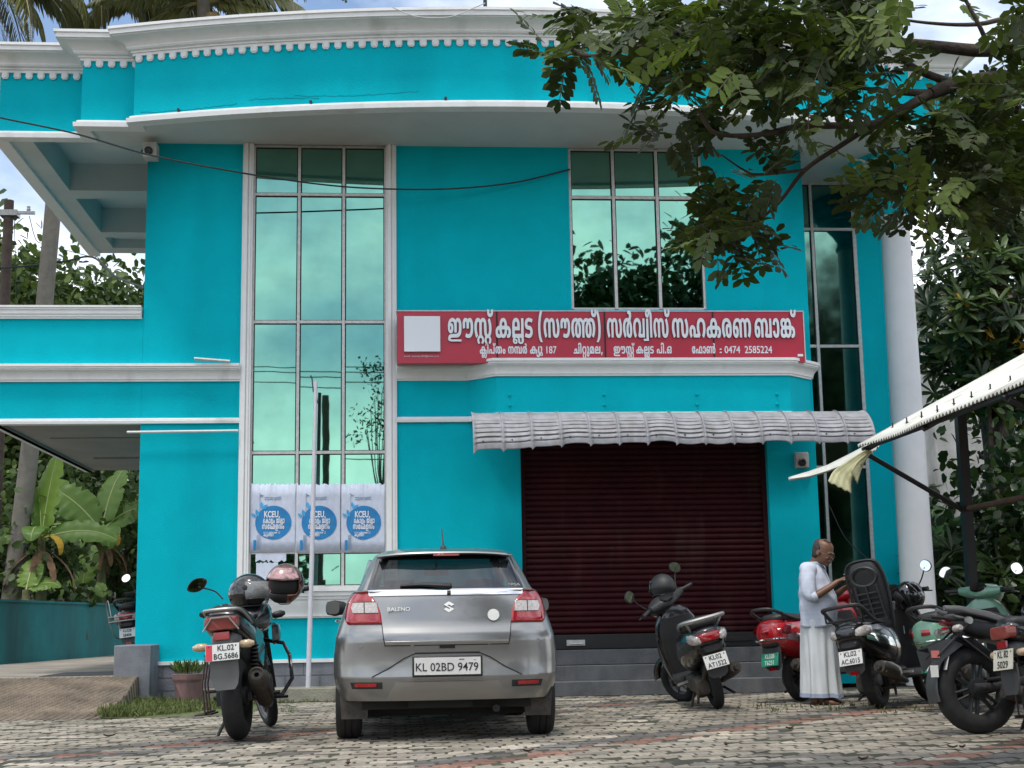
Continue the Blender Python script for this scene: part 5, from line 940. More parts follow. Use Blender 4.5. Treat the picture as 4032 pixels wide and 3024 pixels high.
def helmet(loc, rot, shell, lab, full=True, vis=True, name='helmet', r=.135, visor_m=None, up=False):
    h = thing(name, lab, 'helmet', loc, rot)
    def P(th, ph, k=1.): # th: azimuth (0 = front -Y), ph: elevation
        x = math.sin(th)*math.cos(ph)*.93; y = -math.cos(th)*math.cos(ph)*1.12; z = math.sin(ph)*1.05
        if z < -.2: f = 1-(-z-.2)*.28; x *= f; y *= f
        return Vector((x*r*k, y*r*k, z*r*k))
    mb = MB(); nt, np_ = 40, 22; V = []; F = []
    lo = R(-68 if full else -42)
    for j in range(np_+1):
        ph = lo+(R(90)-lo)*j/np_
        for i in range(nt): V.append(P(2*math.pi*i/nt-math.pi, ph))
    for j in range(np_):
        for i in range(nt):
            th = 2*math.pi*(i+.5)/nt-math.pi; ph = lo+(R(90)-lo)*(j+.5)/np_
            if full and abs(th) < R(78) and R(-22) < ph < R(26): continue
            if not full and abs(th) < R(80) and ph < R(28): continue
            a = j*nt+i; b = j*nt+(i+1) % nt; F.append((a, b, b+nt, a+nt))
    mb.add(V, F); o = mb.build('shell', shell, h, ang=60); so = o.modifiers.new('t', 'SOLIDIFY'); so.thickness = .018; so.offset = -1
    ss = o.modifiers.new('s', 'SUBSURF'); ss.levels = 1; ss.render_levels = 1
    mb = MB(); rows = [[P(2*math.pi*i/24-math.pi, lo+(R(80)-lo)*j/8, .84) for i in range(25)] for j in range(9)]; mb.grid(rows); mb.build('lining', DARKIN, h, ang=60)
    if vis:
        a0, a1 = (R(-20), R(30)) if not up else (R(18), R(62))
        mb = MB(); rows = [[P(R(-84)+R(168)*i/20, a0+(a1-a0)*j/7-.0*i, 1.035) for i in range(21)] for j in range(8)]; mb.grid(rows)
        v = mb.build('visor', visor_m or CARGLASS, h, ang=60); so = v.modifiers.new('t', 'SOLIDIFY'); so.thickness = .003
        for s in (-1, 1): mb = MB(); mb.lathe([(0, 0), (.022, 0), (.018, .008), (0, .01)], P(R(s*84), R(12), 1.03), (s, -.1, 0), 14); mb.build('visor_pivot', MATBLK, h)
    mb = MB(); rows = [[P(2*math.pi*i/40-math.pi, lo+q, k) for i in range(41)] for q, k in ((0, 1.0), (-.01, 1.03), (.03, 1.03), (.05, 1.005))]; mb.grid(rows); mb.build('edge_trim', MATBLK, h)
    if full:
        mb = MB(); mb.grid([[P(R(-40)+R(80)*i/12, R(a), k) for i in range(13)] for a, k in ((-60, 1.0), (-52, 1.08), (-36, 1.12), (-26, 1.06), (-22, 1.0))]); mb.build('chin_guard', MATBLK, h)
    return h
def scooter(label, loc, heading, lean, scale, paint, plate_lines, plate_m, ink, steer=0., seat_open=False, style='old', group=None, rail=None, mirror_glass=True, plate_w=.2, plate_h=.1, mshape='round', seat_m=None, panel=None, plate_z=.475, tailm=None, rimm=None):
    s = thing('scooter', label, 'scooter', loc, (0, R(lean), R(heading)), group); s.scale = (scale,)*3
    panel = panel or MATBLK; WB, RW_ = 1.25, (.215 if style == 'old' else .24); steerM = Matrix.Translation((0, WB-.12, RW_)) @ Matrix.Rotation(R(24), 4, 'X') @ Matrix.Rotation(R(steer), 4, 'Z') @ Matrix.Rotation(R(-24), 4, 'X') @ Matrix.Translation((0, -WB+.12, -RW_))
    rim = rimm or MGREY
    wheel(s, (0, 0, RW_), RW_, .095, RW_-.075, 5 if style == 'old' else 12, rim, tread=22); wheel(s, (0, WB, RW_), RW_, .09, RW_-.075, 5, rim, tread=22, steer=steerM)
    # rear cowl
    C = [(-.43, .05, .05, .655), (-.41, .09, .075, .652), (-.36, .135, .10, .64), (-.28, .165, .13, .62), (-.15, .188, .165, .592), (0, .20, .185, .57), (.15, .198, .20, .55), (.3, .178, .20, .53), (.42, .145, .185, .515), (.5, .11, .16, .50)]
    if style == 'new': C = [(-.46, .07, .07, .655), (-.44, .11, .10, .65), (-.38, .155, .13, .635), (-.28, .185, .16, .615), (-.12, .205, .19, .59), (.05, .21, .205, .57), (.2, .20, .21, .55), (.35, .17, .20, .53), (.48, .12, .17, .50)]
    mb = MB(); mb.loft([ring((0, y, z), X3, Z3, a, b, 2.7, 28, b2=b*.95) for y, a, b, z in C]); body = mb.build('rear_cowl', paint, s, ang=50)
    # side crease panel
    for sd_ in (-1, 1):
        mb = MB(); rows = []
        for y in np.linspace(-.34, .32, 12):
            a = interp(y, [c[0] for c in C], [c[1] for c in C]); zc = interp(y, [c[0] for c in C], [c[3] for c in C]); rows.append([(sd_*(a*.985+.004*math.sin(k/4*math.pi)), y, zc-.055+k*.022) for k in range(5)])
        mb.grid(rows); mb.build('side_strip', panel if style == 'old' else CHROME, body, ang=60)
    # seat
    def seat(T=None):
        Q = [(-.37, .06, .02, .775), (-.34, .11, .045, .775), (-.22, .145, .06, .772), (-.05, .15, .06, .765), (.1, .145, .058, .755), (.28, .13, .055, .745), (.4, .10, .045, .735), (.46, .06, .03, .73)]
        mb = MB(); mb.T = T; mb.loft([ring((0, y, z), X3, Z3, a, b, 2.6, 24) for y, a, b, z in Q]); so = mb.build('seat', seat_m or VINYL, s, ang=60)
        if T is not None:
            mb = MB(); mb.T = T; rows = [[(x, y, interp(y, [q[0] for q in Q], [q[3] for q in Q])-.062-.0) for x in np.linspace(-.11, .11, 5)] for y in np.linspace(-.3, .4, 8)]
            for k in range(6): mb.box(-.10, .10, -.02+k*.06, -.008+k*.06, .678, .700)
            for x in (-.09, .09, 0): mb.box(x-.006, x+.006, -.1, .36, .676, .70)
            mb.lathe([(.11, 0), (.118, -.014), (.105, -.02), (.09, -.005)], (0, -.2, .70), (0, 0, -1), 28, closed=True)
            mb.build('seat_ribs', DGREY, so); mb = MB(); mb.T = T; mb.box(-.035, .035, .29, .36, .668, .672); mb.build('seat_label', MGREY, so)
            mb = MB(); mb.T = T; mb.tube([(x*1.01, y, z-.02) for x, y, z in [(-.06, .46, .72), (-.115, .4, .725), (-.14, .25, .735), (-.155, .0, .752), (-.15, -.22, .762), (-.1, -.36, .77), (.1, -.36, .77), (.15, -.22, .762), (.155, 0, .752), (.14, .25, .735), (.115, .4, .725), (.06, .46, .72)]], .012, 6, 4); mb.build('seat_rim', MATBLK, so)
            mb = MB(); mb.box(-.12, .12, -.25, .36, .70, .752); mb.build('storage_well', DARKIN, s)
        return so
    if seat_open: seat(Matrix.Translation((0, .40, .66)) @ Matrix.Rotation(R(-74), 4, 'X') @ Matrix.Diagonal((1.12, .80, 1, 1)) @ Matrix.Translation((0, -.44, -.74)))
    else: seat()
    # grab rail
    rm = rail or MATBLK
    mb = MB()
    if style == 'old': P = [(-.15, .02, .74), (-.19, -.2, .79), (-.185, -.36, .81), (-.11, -.46, .815), (.11, -.46, .815), (.185, -.36, .81), (.19, -.2, .79), (.15, .02, .74)]
    elif seat_open or style == 'rail': P = [(-.15, .05, .72), (-.17, -.2, .75), (-.17, -.38, .84), (-.13, -.47, .87), (.13, -.47, .87), (.17, -.38, .84), (.17, -.2, .75), (.15, .05, .72)]
    else: P = [(-.14, .05, .74), (-.155, -.25, .78), (-.13, -.44, .84), (-.06, -.5, .86), (.06, -.5, .86), (.13, -.44, .84), (.155, -.25, .78), (.14, .05, .74)]
    mb.tube(P, [.012, .016, .018, .018, .016, .012], 8, 5)
    for sx in (-1, 1): mb.tube([(sx*.12, -.3, .73), (sx*.16, -.38, P[2][2]-.01)], .010, 6)
    if seat_open: mb.tube([(-.16, -.42, .76), (.16, -.42, .76)], .009, 6); mb.tube([(-.16, -.42, .76), (-.155, -.43, .85)], .009, 6); mb.tube([(.16, -.42, .76), (.155, -.43, .85)], .009, 6)
    mb.build('grab_rail', rm, s)
    if style == 'caged':
        mb = MB()
        for z in (.60, .66): mb.tube([(-.12, .1, z), (-.23, -.1, z), (-.24, -.34, z), (-.16, -.5, z), (.16, -.5, z), (.24, -.34, z), (.23, -.1, z), (.12, .1, z)], .009, 6, 5)
        for sx in (-1, 1): mb.tube([(sx*.24, -.34, .60), (sx*.25, -.36, .82), (sx*.2, -.44, .86), (sx*.16, -.5, .66)], .008, 6, 4); mb.tube([(sx*.2, -.46, .6), (sx*.17, -.4, .42), (sx*.1, -.3, .38)], .008, 6, 4)
        mb.build('guard_cage', STEEL, s)
    # tail lamp and indicators on the tail
    if style in ('old', 'caged', 'rail'):
        mb = MB(); mb.loft([ring((0, y, .66+dz), X3, Z3, a, b, 4, 20) for y, a, b, dz in ((-.36, .11, .05, 0), (-.44, .095, .04, -.005), (-.452, .08, .03, -.006))]); tl = mb.build('tail_light', tailm or REDLENS, s, ang=50)
        for sx in (-1, 1):
            mb = MB(); mb.loft([ring((sx*x, y, z), X3, Z3, a, b, 2.4, 16) for x, y, z, a, b in ((.152, -.26, .66, .02, .04), (.142, -.36, .655, .032, .045), (.12, -.425, .645, .03, .038), (.10, -.445, .64, .018, .026))]); mb.build('indicator', CLEARLENS, s, ang=50)
    else:
        mb = MB(); rows = [[(sx_, -.445+abs(sx_)*abs(sx_)*3.2, .655+k*.02) for sx_ in np.linspace(-.15, .15, 13)] for k in (-1.2, 0, 1.2)]; mb.grid(rows); tl = mb.build('tail_light', REDLENS, s); so = tl.modifiers.new('t', 'SOLIDIFY'); so.thickness = .02; so.offset = 1
        mb = MB(); mb.tube([(-.17, -.3, .58), (-.13, -.44, .585), (0, -.48, .585), (.13, -.44, .585), (.17, -.3, .58)], .008, 6, 5); mb.build('chrome_trim', CHROME, s)
        for sx in (-1, 1):
            mb = MB(); mb.loft([ring((sx*x, y, z), Y3, Z3, a, b, 2.4, 14) for x, y, z, a, b in ((.168, -.30, .665, .10, .05), (.182, -.28, .665, .09, .04))]); mb.build('indicator', mat('dark_red_lens', (.16, .006, .012), .15, coat=1), s, ang=50)
    # rear mudguard, plate, engine, exhaust
    mb = MB(); rows = []
    for k in range(9):
        a = R(95+62*k/8); rr = RW_+.07; w = .085-.02*k/8; rows.append([(x, math.cos(a)*rr*1.1, RW_+.02+math.sin(a)*rr*1.0) for x in (-w, -w*.6, 0, w*.6, w)])
    mb.grid(rows); mb.prism([(-.09, .12), (.09, .12), (.10, .0), (.085, -.14), (.05, -.17), (-.05, -.17), (-.085, -.14), (-.10, 0)], (0, -.395, .47), X3, Z3, Y3, .014); g_ = mb.build('rear_mudguard', DGREY, s)
    mb = MB(); mb.loft([ring((0, y, z), X3, Z3, a, b, 3, 14) for y, a, b, z in ((-.3, .11, .07, .57), (-.40, .10, .05, .555), (-.43, .07, .02, .55))]); mb.build('tail_underside', MATBLK, s)
    mb = MB(); mb.box(-.035, .035, -.418, -.404, .30, .33) if style != 'old' else mb.box(-.05, .05, -.425, -.41, .545, .575); mb.build('reflector', REDLENS, s)
    plate(s, (0, -.435, plate_z-.03), plate_w, plate_h, plate_lines, plate_m, ink, tilt=-14, sizes=None)
    mb = MB(); mb.loft([ring((-.09, y, z), X3, Z3, a, b, 3, 14) for y, a, b, z in ((-.1, .04, .06, .22), (0, .05, .09, .225), (.15, .055, .08, .24), (.35, .055, .085, .25), (.45, .05, .06, .25))]); mb.lathe([(.0, 0), (.085, 0), (.095, .03), (.095, .09), (.08, .12), (0, .12)], (-.15, .02, .225), (1, 0, 0), 20); mb.loft([ring((.02, y, .27), X3, Z3, .10, .08, 3, 12) for y in (.2, .5)])
    mb.tube([(.0, -.30, .56), (-.08, -.05, .26)], .022, 8); mb.build('engine', ENGM, s)
    mb = MB(); E = [(.02, .50, .25), (.15, .35, .2), (.165, .15, .235), (.175, .0, .285), (.18, -.2, .325), (.18, -.3, .34)]
    mb.tube(E, [.018, .02, .03, .062, .064, .05], 14, 4); mb.lathe([(0, 0), (.025, 0), (.022, .05), (.0, .05)], (.18, -.30, .335), (0, -1, .1), 12); ex = mb.build('exhaust', DUSTY, s)
    mb = MB(); mb.loft([ring((.205, y, z), Z3, X3, a, b, 4, 14) for y, a, b, z in ((-.27, .045, .022, .335), (-.1, .055, .026, .315), (.08, .045, .02, .28))]); mb.build('heat_shield', STEEL if seat_open else DGREY, ex)
    # floor and shield
    mb = MB(); mb.loft([ring((0, y, z), X3, Z3, a, .04, 5, 20) for y, a, z in ((.42, .16, .27), (.55, .19, .265), (.8, .19, .265), (.92, .16, .30))]); mb.build('footboard', MATBLK, s)
    mb = MB(); mb.loft([ring((0, y, z), X3, Y3, a, b, 2.6, 28) for z, a, b, y in ((.24, .15, .10, 1.0), (.34, .185, .10, .98), (.46, .205, .09, .96), (.58, .215, .085, .945), (.70, .215, .08, .925), (.80, .195, .075, .91), (.88, .15, .07, .90), (.93, .09, .05, .895))]); mb.build('leg_shield', paint, s, ang=50)
    mb = MB(); mb.loft([ring((0, y-.055, z), X3, Y3, a, .045, 3, 24) for z, a, y in ((.32, .155, .95), (.45, .175, .935), (.6, .185, .915), (.74, .18, .895), (.84, .14, .88))]); sh_ = mb.build('inner_shield', panel, s, ang=50)
    if style == 'new':
        mb = MB(); mb.loft([ring((0, .83-d, .72), X3, Z3, a, b, 3.2, 18) for d, a, b in ((0, .09, .075), (.03, .085, .07), (.04, .06, .045))]); mb.build('glove_lid', MATBLK, sh_)
        mb = MB(); mb.tube([(-.20, .95, .40), (-.222, .95, .55), (-.222, .93, .7), (-.195, .91, .82), (-.13, .9, .9), (0, .9, .95), (.13, .9, .9), (.195, .91, .82), (.222, .93, .7), (.222, .95, .55), (.20, .95, .40)], .009, 6, 4); mb.build('shield_trim', CHROME, s)
    else:
        mb = MB(); mb.lathe([(0, 0), (.024, 0), (.024, .006), (0, .008)], (.06, .815, .70), (0, -1, 0), 16); mb.tube([(.06, .81, .70), (.06, .79, .62)], .006, 6); mb.build('ignition_lock', STEEL, sh_)
    for sd_ in ((-1, 1) if not seat_open else (-1,)):
        mb = MB(); mb.tube([(sd_*.19, .86, .3), (sd_*.225, .92, .5), (sd_*.215, .9, .66)], .007, 6, 4); mb.build('shield_edge', DGREY, s)
    # fork and front mudguard (steered)
    mb = MB(); mb.T = steerM
    for sx in (-1, 1): mb.tube([(sx*.07, WB, RW_), (sx*.07, WB-.1, .46)], .02, 8)
    mb.tube([(0, 1.10, .42), (0, .93, .98)], .03, 10); mb.build('fork', MATBLK, s)
    mb = MB(); mb.T = steerM; rows = []
    for k in range(13):
        a = R(15+150*k/12); rr = RW_+.045; w = .075*(1-.3*abs(k-6)/6); rows.append([(w*math.cos(q), WB+math.cos(a)*(rr+.03*math.sin(q)), RW_+math.sin(a)*(rr+.03*math.sin(q))) for q in np.linspace(0, math.pi, 9)])
    mb.grid(rows); mb.build('front_mudguard', paint, s, ang=60)
    # handlebar cowl
    mb = MB(); mb.T = steerM
    mb.loft([ring((0, y, z), X3, Z3, a, b, 2.5, 24) for y, a, b, z in ((.80, .06, .03, .99), (.82, .12, .045, .995), (.87, .155, .065, 1.0), (.95, .15, .075, .995), (1.02, .12, .07, .975), (1.06, .06, .04, .96))])
    for sx in (-1, 1): mb.loft([ring((sx*x, .88-dx, .995+dz), Y3, Z3, a, b, 2.4, 14) for x, a, b, dx, dz in ((.08, .07, .055, 0, 0), (.16, .055, .045, .0, .005), (.225, .038, .034, .01, .012))])
    mb.loft([ring((0, .925-d*.3, z), X3, Y3, a, b, 2.6, 18) for z, a, b, d in ((.84, .075, .05, 0), (.92, .085, .06, 0), (.99, .12, .07, 0))])
    hb = mb.build('handlebar_cowl', paint if style == 'new' else panel, s, ang=50)
    mb = MB(); mb.T = steerM; mb.loft([ring((0, .83+dy, 1.035+dz), X3, Vector((0, .72, .69)), a, b, 2.2, 22) for dy, dz, a, b in ((.0, .0, .085, .055), (-.012, .013, .08, .05), (-.013, .014, .02, .02))]); mb.build('instrument', GLOSSBLK, hb)
    for sx in (-1, 1):
        mb = MB(); mb.T = steerM; mb.tube([(sx*.215, .87, 1.007), (sx*.25, .865, 1.01)], .026, 10); mb.tube([(sx*.25, .862, 1.01), (sx*.36, .835, 1.005)], .017, 10); mb.tube([(sx*.36, .835, 1.005), (sx*.365, .834, 1.005)], .02, 10); mb.build('grip', MATBLK, hb)
        mb = MB(); mb.T = steerM; mb.tube([(sx*.2, .91, 1.0), (sx*.26, .925, .995), (sx*.37, .90, .985)], .006, 6, 4); mb.build('brake_lever', STEEL if style == 'new' else MATBLK, hb)
        if mshape == 'round': mirror(s, (sx*.22, .9, 1.02), (sx*.27, .92, 1.10), (sx*.33, .9, 1.20), .062, .05, (-.08*sx, -1, .1), T=steerM, roll_=sx*.5)
        else: mirror(s, (sx*.22, .9, 1.02), (sx*.28, .92, 1.07), (sx*.38, .88, 1.17), .072, .052, (-.1*sx, -1, .05), m=DGREY, T=steerM, shape=1.7, roll_=sx*.35)
    mb = MB(); mb.T = steerM; mb.lathe([(0, 0), (.075, 0), (.07, .03), (.04, .05), (0, .055)], (0, 1.03, .95), (0, 1, -.1), 20); mb.build('headlight', CLEARLENS, s)
    # stand and peg
    mb = MB(); mb.tube([(-.1, .30, .2), (-.2, .26, .02), (-.2, .2, .012)], .012, 8); mb.build('side_stand', DUSTY, s); mb = MB(); mb.tube([(-.12, .12, .16), (.12, .12, .16)], .012, 8); mb.tube([(-.12, .12, .16), (-.17, -.02, .10)], .012, 8); mb.tube([(.12, .12, .16), (.17, -.02, .10)], .012, 8); mb.build('stand', DUSTY, s)
    mb = MB()
    for sx in (-1, 1): mb.prism([(-.02, 0), (.02, 0), (.015, .10), (-.015, .10)], (sx*.16, .25, .27), Y3, Vector((sx, 0, -.1)).normalized(), Z3, .02)
    mb.build('footrest', STEEL, s)
    return s
def world(o, p):
    return (Matrix.LocRotScale(o.location, o.rotation_euler, o.scale)) @ Vector(p)
# --- placed from where the tyres meet the ground
pA = PZ(2832, 2791); sA = scooter('black scooter with grey rail leaning on its stand before the shutter, registration KL02 AT1522', (pA.x, pA.y, 0), 0, -14, 1.14, BLKPAINT, ['KL02', 'AT1522'], PLATEW, PBLACK, steer=34, rail=SILVP, plate_w=.205, plate_h=.12)
q = world(sA, (-.02, .98, 1.12)); helmet(q, (R(10), R(-12), R(200)), MATBLK, 'black helmet hung on the handlebar of the scooter at the shutter', full=False, vis=True, r=.15)
pB = PZ(3468, 2789); sB = scooter('black scooter with its seat tipped open, registration KL02 AC 6015, beside the man', (pB.x, pB.y, 0), -40, -9, 1.14, BLKPAINT, ['KL02', 'AC.6015'], PLATEW, PBLACK, steer=-10, seat_open=True, style='rail', tailm=BLKPAINT, plate_w=.21, plate_h=.125)
q = world(sB, (.20, .72, .93)); helmet(q, (R(-40), R(30), R(-70)), GLOSSBLK, 'glossy black helmet hanging from the handlebar of the open-seat scooter', full=True, r=.155)
pC = PZ(3160, 2762); sC = scooter('red electric scooter half hidden behind the man, green registration plate', (pC.x, pC.y, 0), -50, -6, 1.14, REDP, ['KL02B', 'T6231'], PLATEG, PLATEW, style='new', plate_w=.19, plate_h=.12, plate_z=.43, rimm=BLKPL)
pD = PZ(3795, 2800); sD = scooter('mint green electric scooter with chrome trim and green plate, parked at the right', (pD.x, pD.y, 0), -44, -8, 1.13, MINT, ['KL02B', 'Z1756'], PLATEG, PLATEW, style='new', steer=-18, mshape='leaf', plate_w=.2, plate_h=.125, plate_z=.43, rimm=BLKPL)
pE = PY(520, 2600, 20.6); sE = scooter('white railed dark scooter parked behind the left wall corner at the ramp top', (pE.x+.12, 20.6, .349), -6, -7, 1.1, BLKPAINT, ['KL02B', '58406'], PLATEW, PBLACK, style='caged', plate_w=.2, plate_h=.115)
q = world(sE, (.05, .93, 1.12)); helmet(q, (0, 0, R(160)), SILVP, 'pale helmet on the scooter behind the wall corner', full=False)

# ================================================================ motorcycles
def motorcycle(label, loc, heading, lean, scale, plate_lines, plate_m, sport=False, steer=0., guard=False, twin=0., plate_tab=None, plate_w=.2, plate_h=.1, bare=False, mirrors=True, decal=False, grime=False, tail_m=None):
    s = thing('motorcycle', label, 'motorcycle', loc, (0, R(lean), R(heading))); s.scale = (scale,)*3
    WB, r = 1.31, .305; tw = .135 if sport else .15; TS = Matrix.Translation((0, .25, -.155)) if sport else None
    steerM = Matrix.Translation((0, WB-.06, r)) @ Matrix.Rotation(R(25), 4, 'X') @ Matrix.Rotation(R(steer), 4, 'Z') @ Matrix.Rotation(R(-25), 4, 'X') @ Matrix.Translation((0, -WB+.06, -r))
    wheel(s, (0, 0, r), r, tw, .225, 5 if not sport else 6, BLKPL, tread=30 if not sport else 16, hub=.07, twin=.03 if sport else .022)
    wheel(s, (0, WB, r), r, .085, .225, 5, BLKPL if sport else MGREY, tread=30, steer=steerM, hub=.06, twin=.02, disc=True)
    # swing arm, chain case, shocks
    mb = MB()
    for sx in (-1, 1): mb.loft([ring((sx*x, y, z), X3, Z3, .016, h, 4, 10) for x, y, z, h in ((.105, -.06, r, .03), (.11, .1, r+.005, .028), (.10, .45, r+.06, .04))])
    mb.build('swing_arm', MATBLK, s)
    mb = MB(); mb.loft([ring((-.115, y, z), X3, Z3, .016, h, 4, 10) for y, z, h in ((-.09, r, .05), (.05, r+.01, .06), (.3, r+.05, .05), (.42, r+.06, .04))]); mb.lathe([(0, 0), (.012, 0), (.012, .05), (0, .05)], (.1, 0, r), (1, 0, 0), 8); mb.lathe([(0, 0), (.018, 0), (.018, .02), (.01, .03), (0, .03)], (.125, 0, r), (1, 0, 0), 6); mb.build('chain_case', MATBLK, s)
    mb = MB()
    for sx in ((-1, 1) if not sport else ()):
        mb.tube([(sx*.13, .02, r+.05), (sx*.125, .17, .68)], .018, 8)
        for k in range(9): mb.lathe([(.022, 0), (.034, .006), (.034, .012), (.022, .018)], Vector((sx*.13, .05, r+.12))+Vector((0, .035, .15))*k*.19, (0, .23, 1), 12)
    if sport: mb.tube([(0, .25, r+.1), (0, .3, .68)], .03, 10)
    mb.build('shock_absorber', MATBLK, s)
    # tail cowl
    if sport: C = [(-.42, .04, .02, .945), (-.38, .075, .05, .93), (-.25, .10, .07, .895), (-.05, .12, .08, .85), (.15, .13, .09, .80), (.3, .12, .10, .76)]
    else: C = [(-.42, .09, .04, .86), (-.40, .115, .07, .85), (-.3, .135, .085, .83), (-.1, .145, .09, .79), (.1, .15, .11, .745), (.3, .135, .12, .70), (.42, .11, .11, .68)]
    mb = MB(); mb.T = TS; mb.loft([ring((0, y, z), X3, Z3, a, b, 2.8, 24) for y, a, b, z in C]); tc = mb.build('tail_cowl', BLKPAINT if not sport else DGREY, s, ang=50)
    # seat
    Q = [(-.40, .07, .03, .91), (-.34, .11, .045, .915), (-.15, .13, .055, .90), (.05, .14, .05, .865), (.12, .14, .05, .845), (.3, .14, .055, .815), (.48, .11, .05, .81), (.56, .07, .04, .82)] if not sport else [(-.36, .06, .025, .985), (-.3, .10, .04, .985), (-.1, .125, .045, .945), (.08, .13, .04, .905), (.14, .135, .04, .86), (.35, .14, .05, .83), (.52, .10, .05, .835), (.6, .07, .04, .845)]
    mb = MB(); mb.T = TS; mb.loft([ring((0, y, z), X3, Z3, a, b, 2.6, 24) for y, a, b, z in Q]); mb.build('seat', VINYL, s, ang=60)
    # grab rail
    mb = MB(); mb.T = TS
    if sport:
        for sx in (-1, 1): mb.loft([ring((sx*x, y, z), X3, Z3, .018, h, 3, 10) for x, y, z, h in ((.115, .02, .90, .02), (.15, -.18, .955, .025), (.13, -.36, 1.0, .02), (.06, -.44, 1.015, .018))])
        mb.build('grab_rail', MGREY, s)
        mb = MB(); mb.T = TS; mb.lathe([(0, 0), (.03, 0), (.025, .02), (0, .02)], (.14, -.31, .915), (1, 0, 0), 14); mb.build('tail_lug', STEEL, tc)
        mb = MB(); mb.T = TS
        for y in (-.02, .2): mb.cbox((.15, y, .845), (.02, .05, .022))
        mb.build('strap_hook', MATBLK, tc)
    else:
        mb.tube([(-.125, .1, .83), (-.135, -.15, .875), (-.125, -.36, .92), (-.08, -.45, .93), (.08, -.45, .93), (.125, -.36, .92), (.135, -.15, .875), (.125, .1, .83)], .012, 8, 5); 
        if not bare: mb.build('grab_rail', SILVP, s)
    # tail lamp, indicators, mudguard, plate
    if sport:
        mb = MB(); mb.T = TS; mb.loft([ring((0, y, .915+dz), X3, Z3, a, b, 3, 16) for y, a, b, dz in ((-.38, .065, .03, 0), (-.44, .05, .02, .01), (-.45, .03, .01, .012))]); mb.build('tail_light', tail_m or REDLENS, s)
        for sx in (-1, 1):
            mb = MB(); mb.T = TS; mb.tube([(sx*.05, -.36, .87), (sx*.12, -.39, .865)], .01, 6); mb.loft([ring((sx*x, -.395, .865), Y3, Z3, a, b, 2.2, 12) for x, a, b in ((.11, .03, .025), (.16, .032, .026), (.18, .018, .014))]); mb.build('indicator', CLEARLENS, s)
        # plate stay and hugger
        mb = MB(); mb.T = TS; mb.tube([(.0, -.30, .86), (0, -.43, .74), (0, -.45, .63)], .03, 8, 4); mb.loft([ring((0, y, z), X3, Z3, a, .02, 4, 12) for y, a, z in ((-.30, .05, .85), (-.38, .06, .80))]); mb.build('plate_stay', MATBLK, s)
        plate(s, (-.0, -.22, .50), plate_w, plate_h, plate_lines, plate_m, PBLACK, tilt=-18, extra=plate_tab)
        mb = MB(); rows = []
        for k in range(15):
            a = R(70+125*k/14); rr = r+.018; w = .085; rows.append([(w*math.cos(q), math.cos(a)*(rr+.014*math.sin(q)), r+math.sin(a)*(rr+.014*math.sin(q))) for q in np.linspace(0, math.pi, 9)])
        mb.grid(rows)
        for sx in (-1, 1): mb.prism([(-.36, .28), (-.33, .12), (-.25, .20), (-.02, .345), (.22, .10), (.25, .13), (.0, .335), (-.2, .345)], (sx*.085, 0, r), Y3, Z3, Vector((sx, 0, 0)), .006)
        hg = mb.build('rear_hugger', DGREY, s, ang=50)
        mb = MB(); mb.prism([(-.03, -.04), (.025, -.04), (.03, .04), (-.03, .04)], (.094, -.335, r+.12), Y3, Z3, X3, .002); mb.build('sticker', PLATEW, hg)
        mb = MB(); mb.prism([(-.03, -.025), (.03, -.025), (.03, .025), (-.03, .025)], (.094, -.315, r+.235), Y3, Z3, X3, .002); mb.build('sticker', mat('pale_red_sticker', (.55, .16, .14), .5), hg)
        mb = MB(); mb.tube([(.09, -.30, r+.22), (.10, -.14, .66), (.10, .0, .78)], .009, 6); mb.tube([(.10, -.14, .68), (.10, .18, .42)], .008, 6); mb.tube([(-.09, -.30, r+.22), (-.10, -.14, .66), (-.10, .0, .78)], .009, 6); mb.build('hugger_stay', MATBLK, s)
    else:
        mb = MB(); mb.loft([ring((0, y, z), X3, Z3, a, b, 5, 20) for y, z, a, b in ((-.38, .84, .12, .05), (-.44, .835, .115, .048), (-.45, .835, .10, .04))]); mb.build('tail_light', tail_m or mat('faded_red_lens', (.22, .035, .025), .3, coat=.5, var=.2, vs=10), s)
        mb = MB(); mb.tube([(-.125, -.45, .785), (-.06, -.46, .875), (.06, -.46, .875), (.125, -.45, .785)], .006, 5); 
        if not bare: mb.build('lens_frame', SILVP, s)
        mb = MB(); mb.box(-.055, .055, -.44, -.42, .72, .775); mb.build('reflector', REDLENS, s, bevel=.003)
        for sx in (-1, 1):
            mb = MB(); mb.tube([(sx*.03, -.37, .68), (sx*.13, -.38, .68)], .009, 6); mb.loft([ring((sx*x, -.38+dy, .68), Y3, Z3, a, b, 2.2, 14) for x, a, b, dy in ((.10, .012, .012, 0), (.13, .034, .028, 0), (.18, .036, .03, 0), (.215, .015, .015, 0))]); mb.build('indicator', AMBCLR, s, ang=60)
        mb = MB(); mb.loft([ring((0, y, z), X3, Z3, a, b, 4, 14) for y, z, a, b in ((-.2, .72, .10, .05), (-.36, .71, .09, .06), (-.42, .70, .07, .05))])
        mb.prism([(-.095, .10), (.095, .10), (.10, -.02), (.088, -.09), (.065, -.125), (-.065, -.125), (-.088, -.09), (-.10, -.02)], (0, -.405, .50), X3, Z3, Vector((0, 1, .18)).normalized(), .016)
        rows = []
        for k in range(10):
            a = R(60+70*k/9); rr = r+.05; rows.append([(.07*math.cos(q), math.cos(a)*rr, r+math.sin(a)*(rr+.02*math.sin(q))) for q in np.linspace(0, math.pi, 7)])
        mb.grid(rows); mb.build('rear_mudguard', MGREY if not grime else DGREY, s)
        plate(s, (-.0, -.44, .635), plate_w, plate_h, plate_lines, plate_m, PBLACK, tilt=-10, extra=plate_tab)
        # saree guard and foot step on the left
        mb = MB()
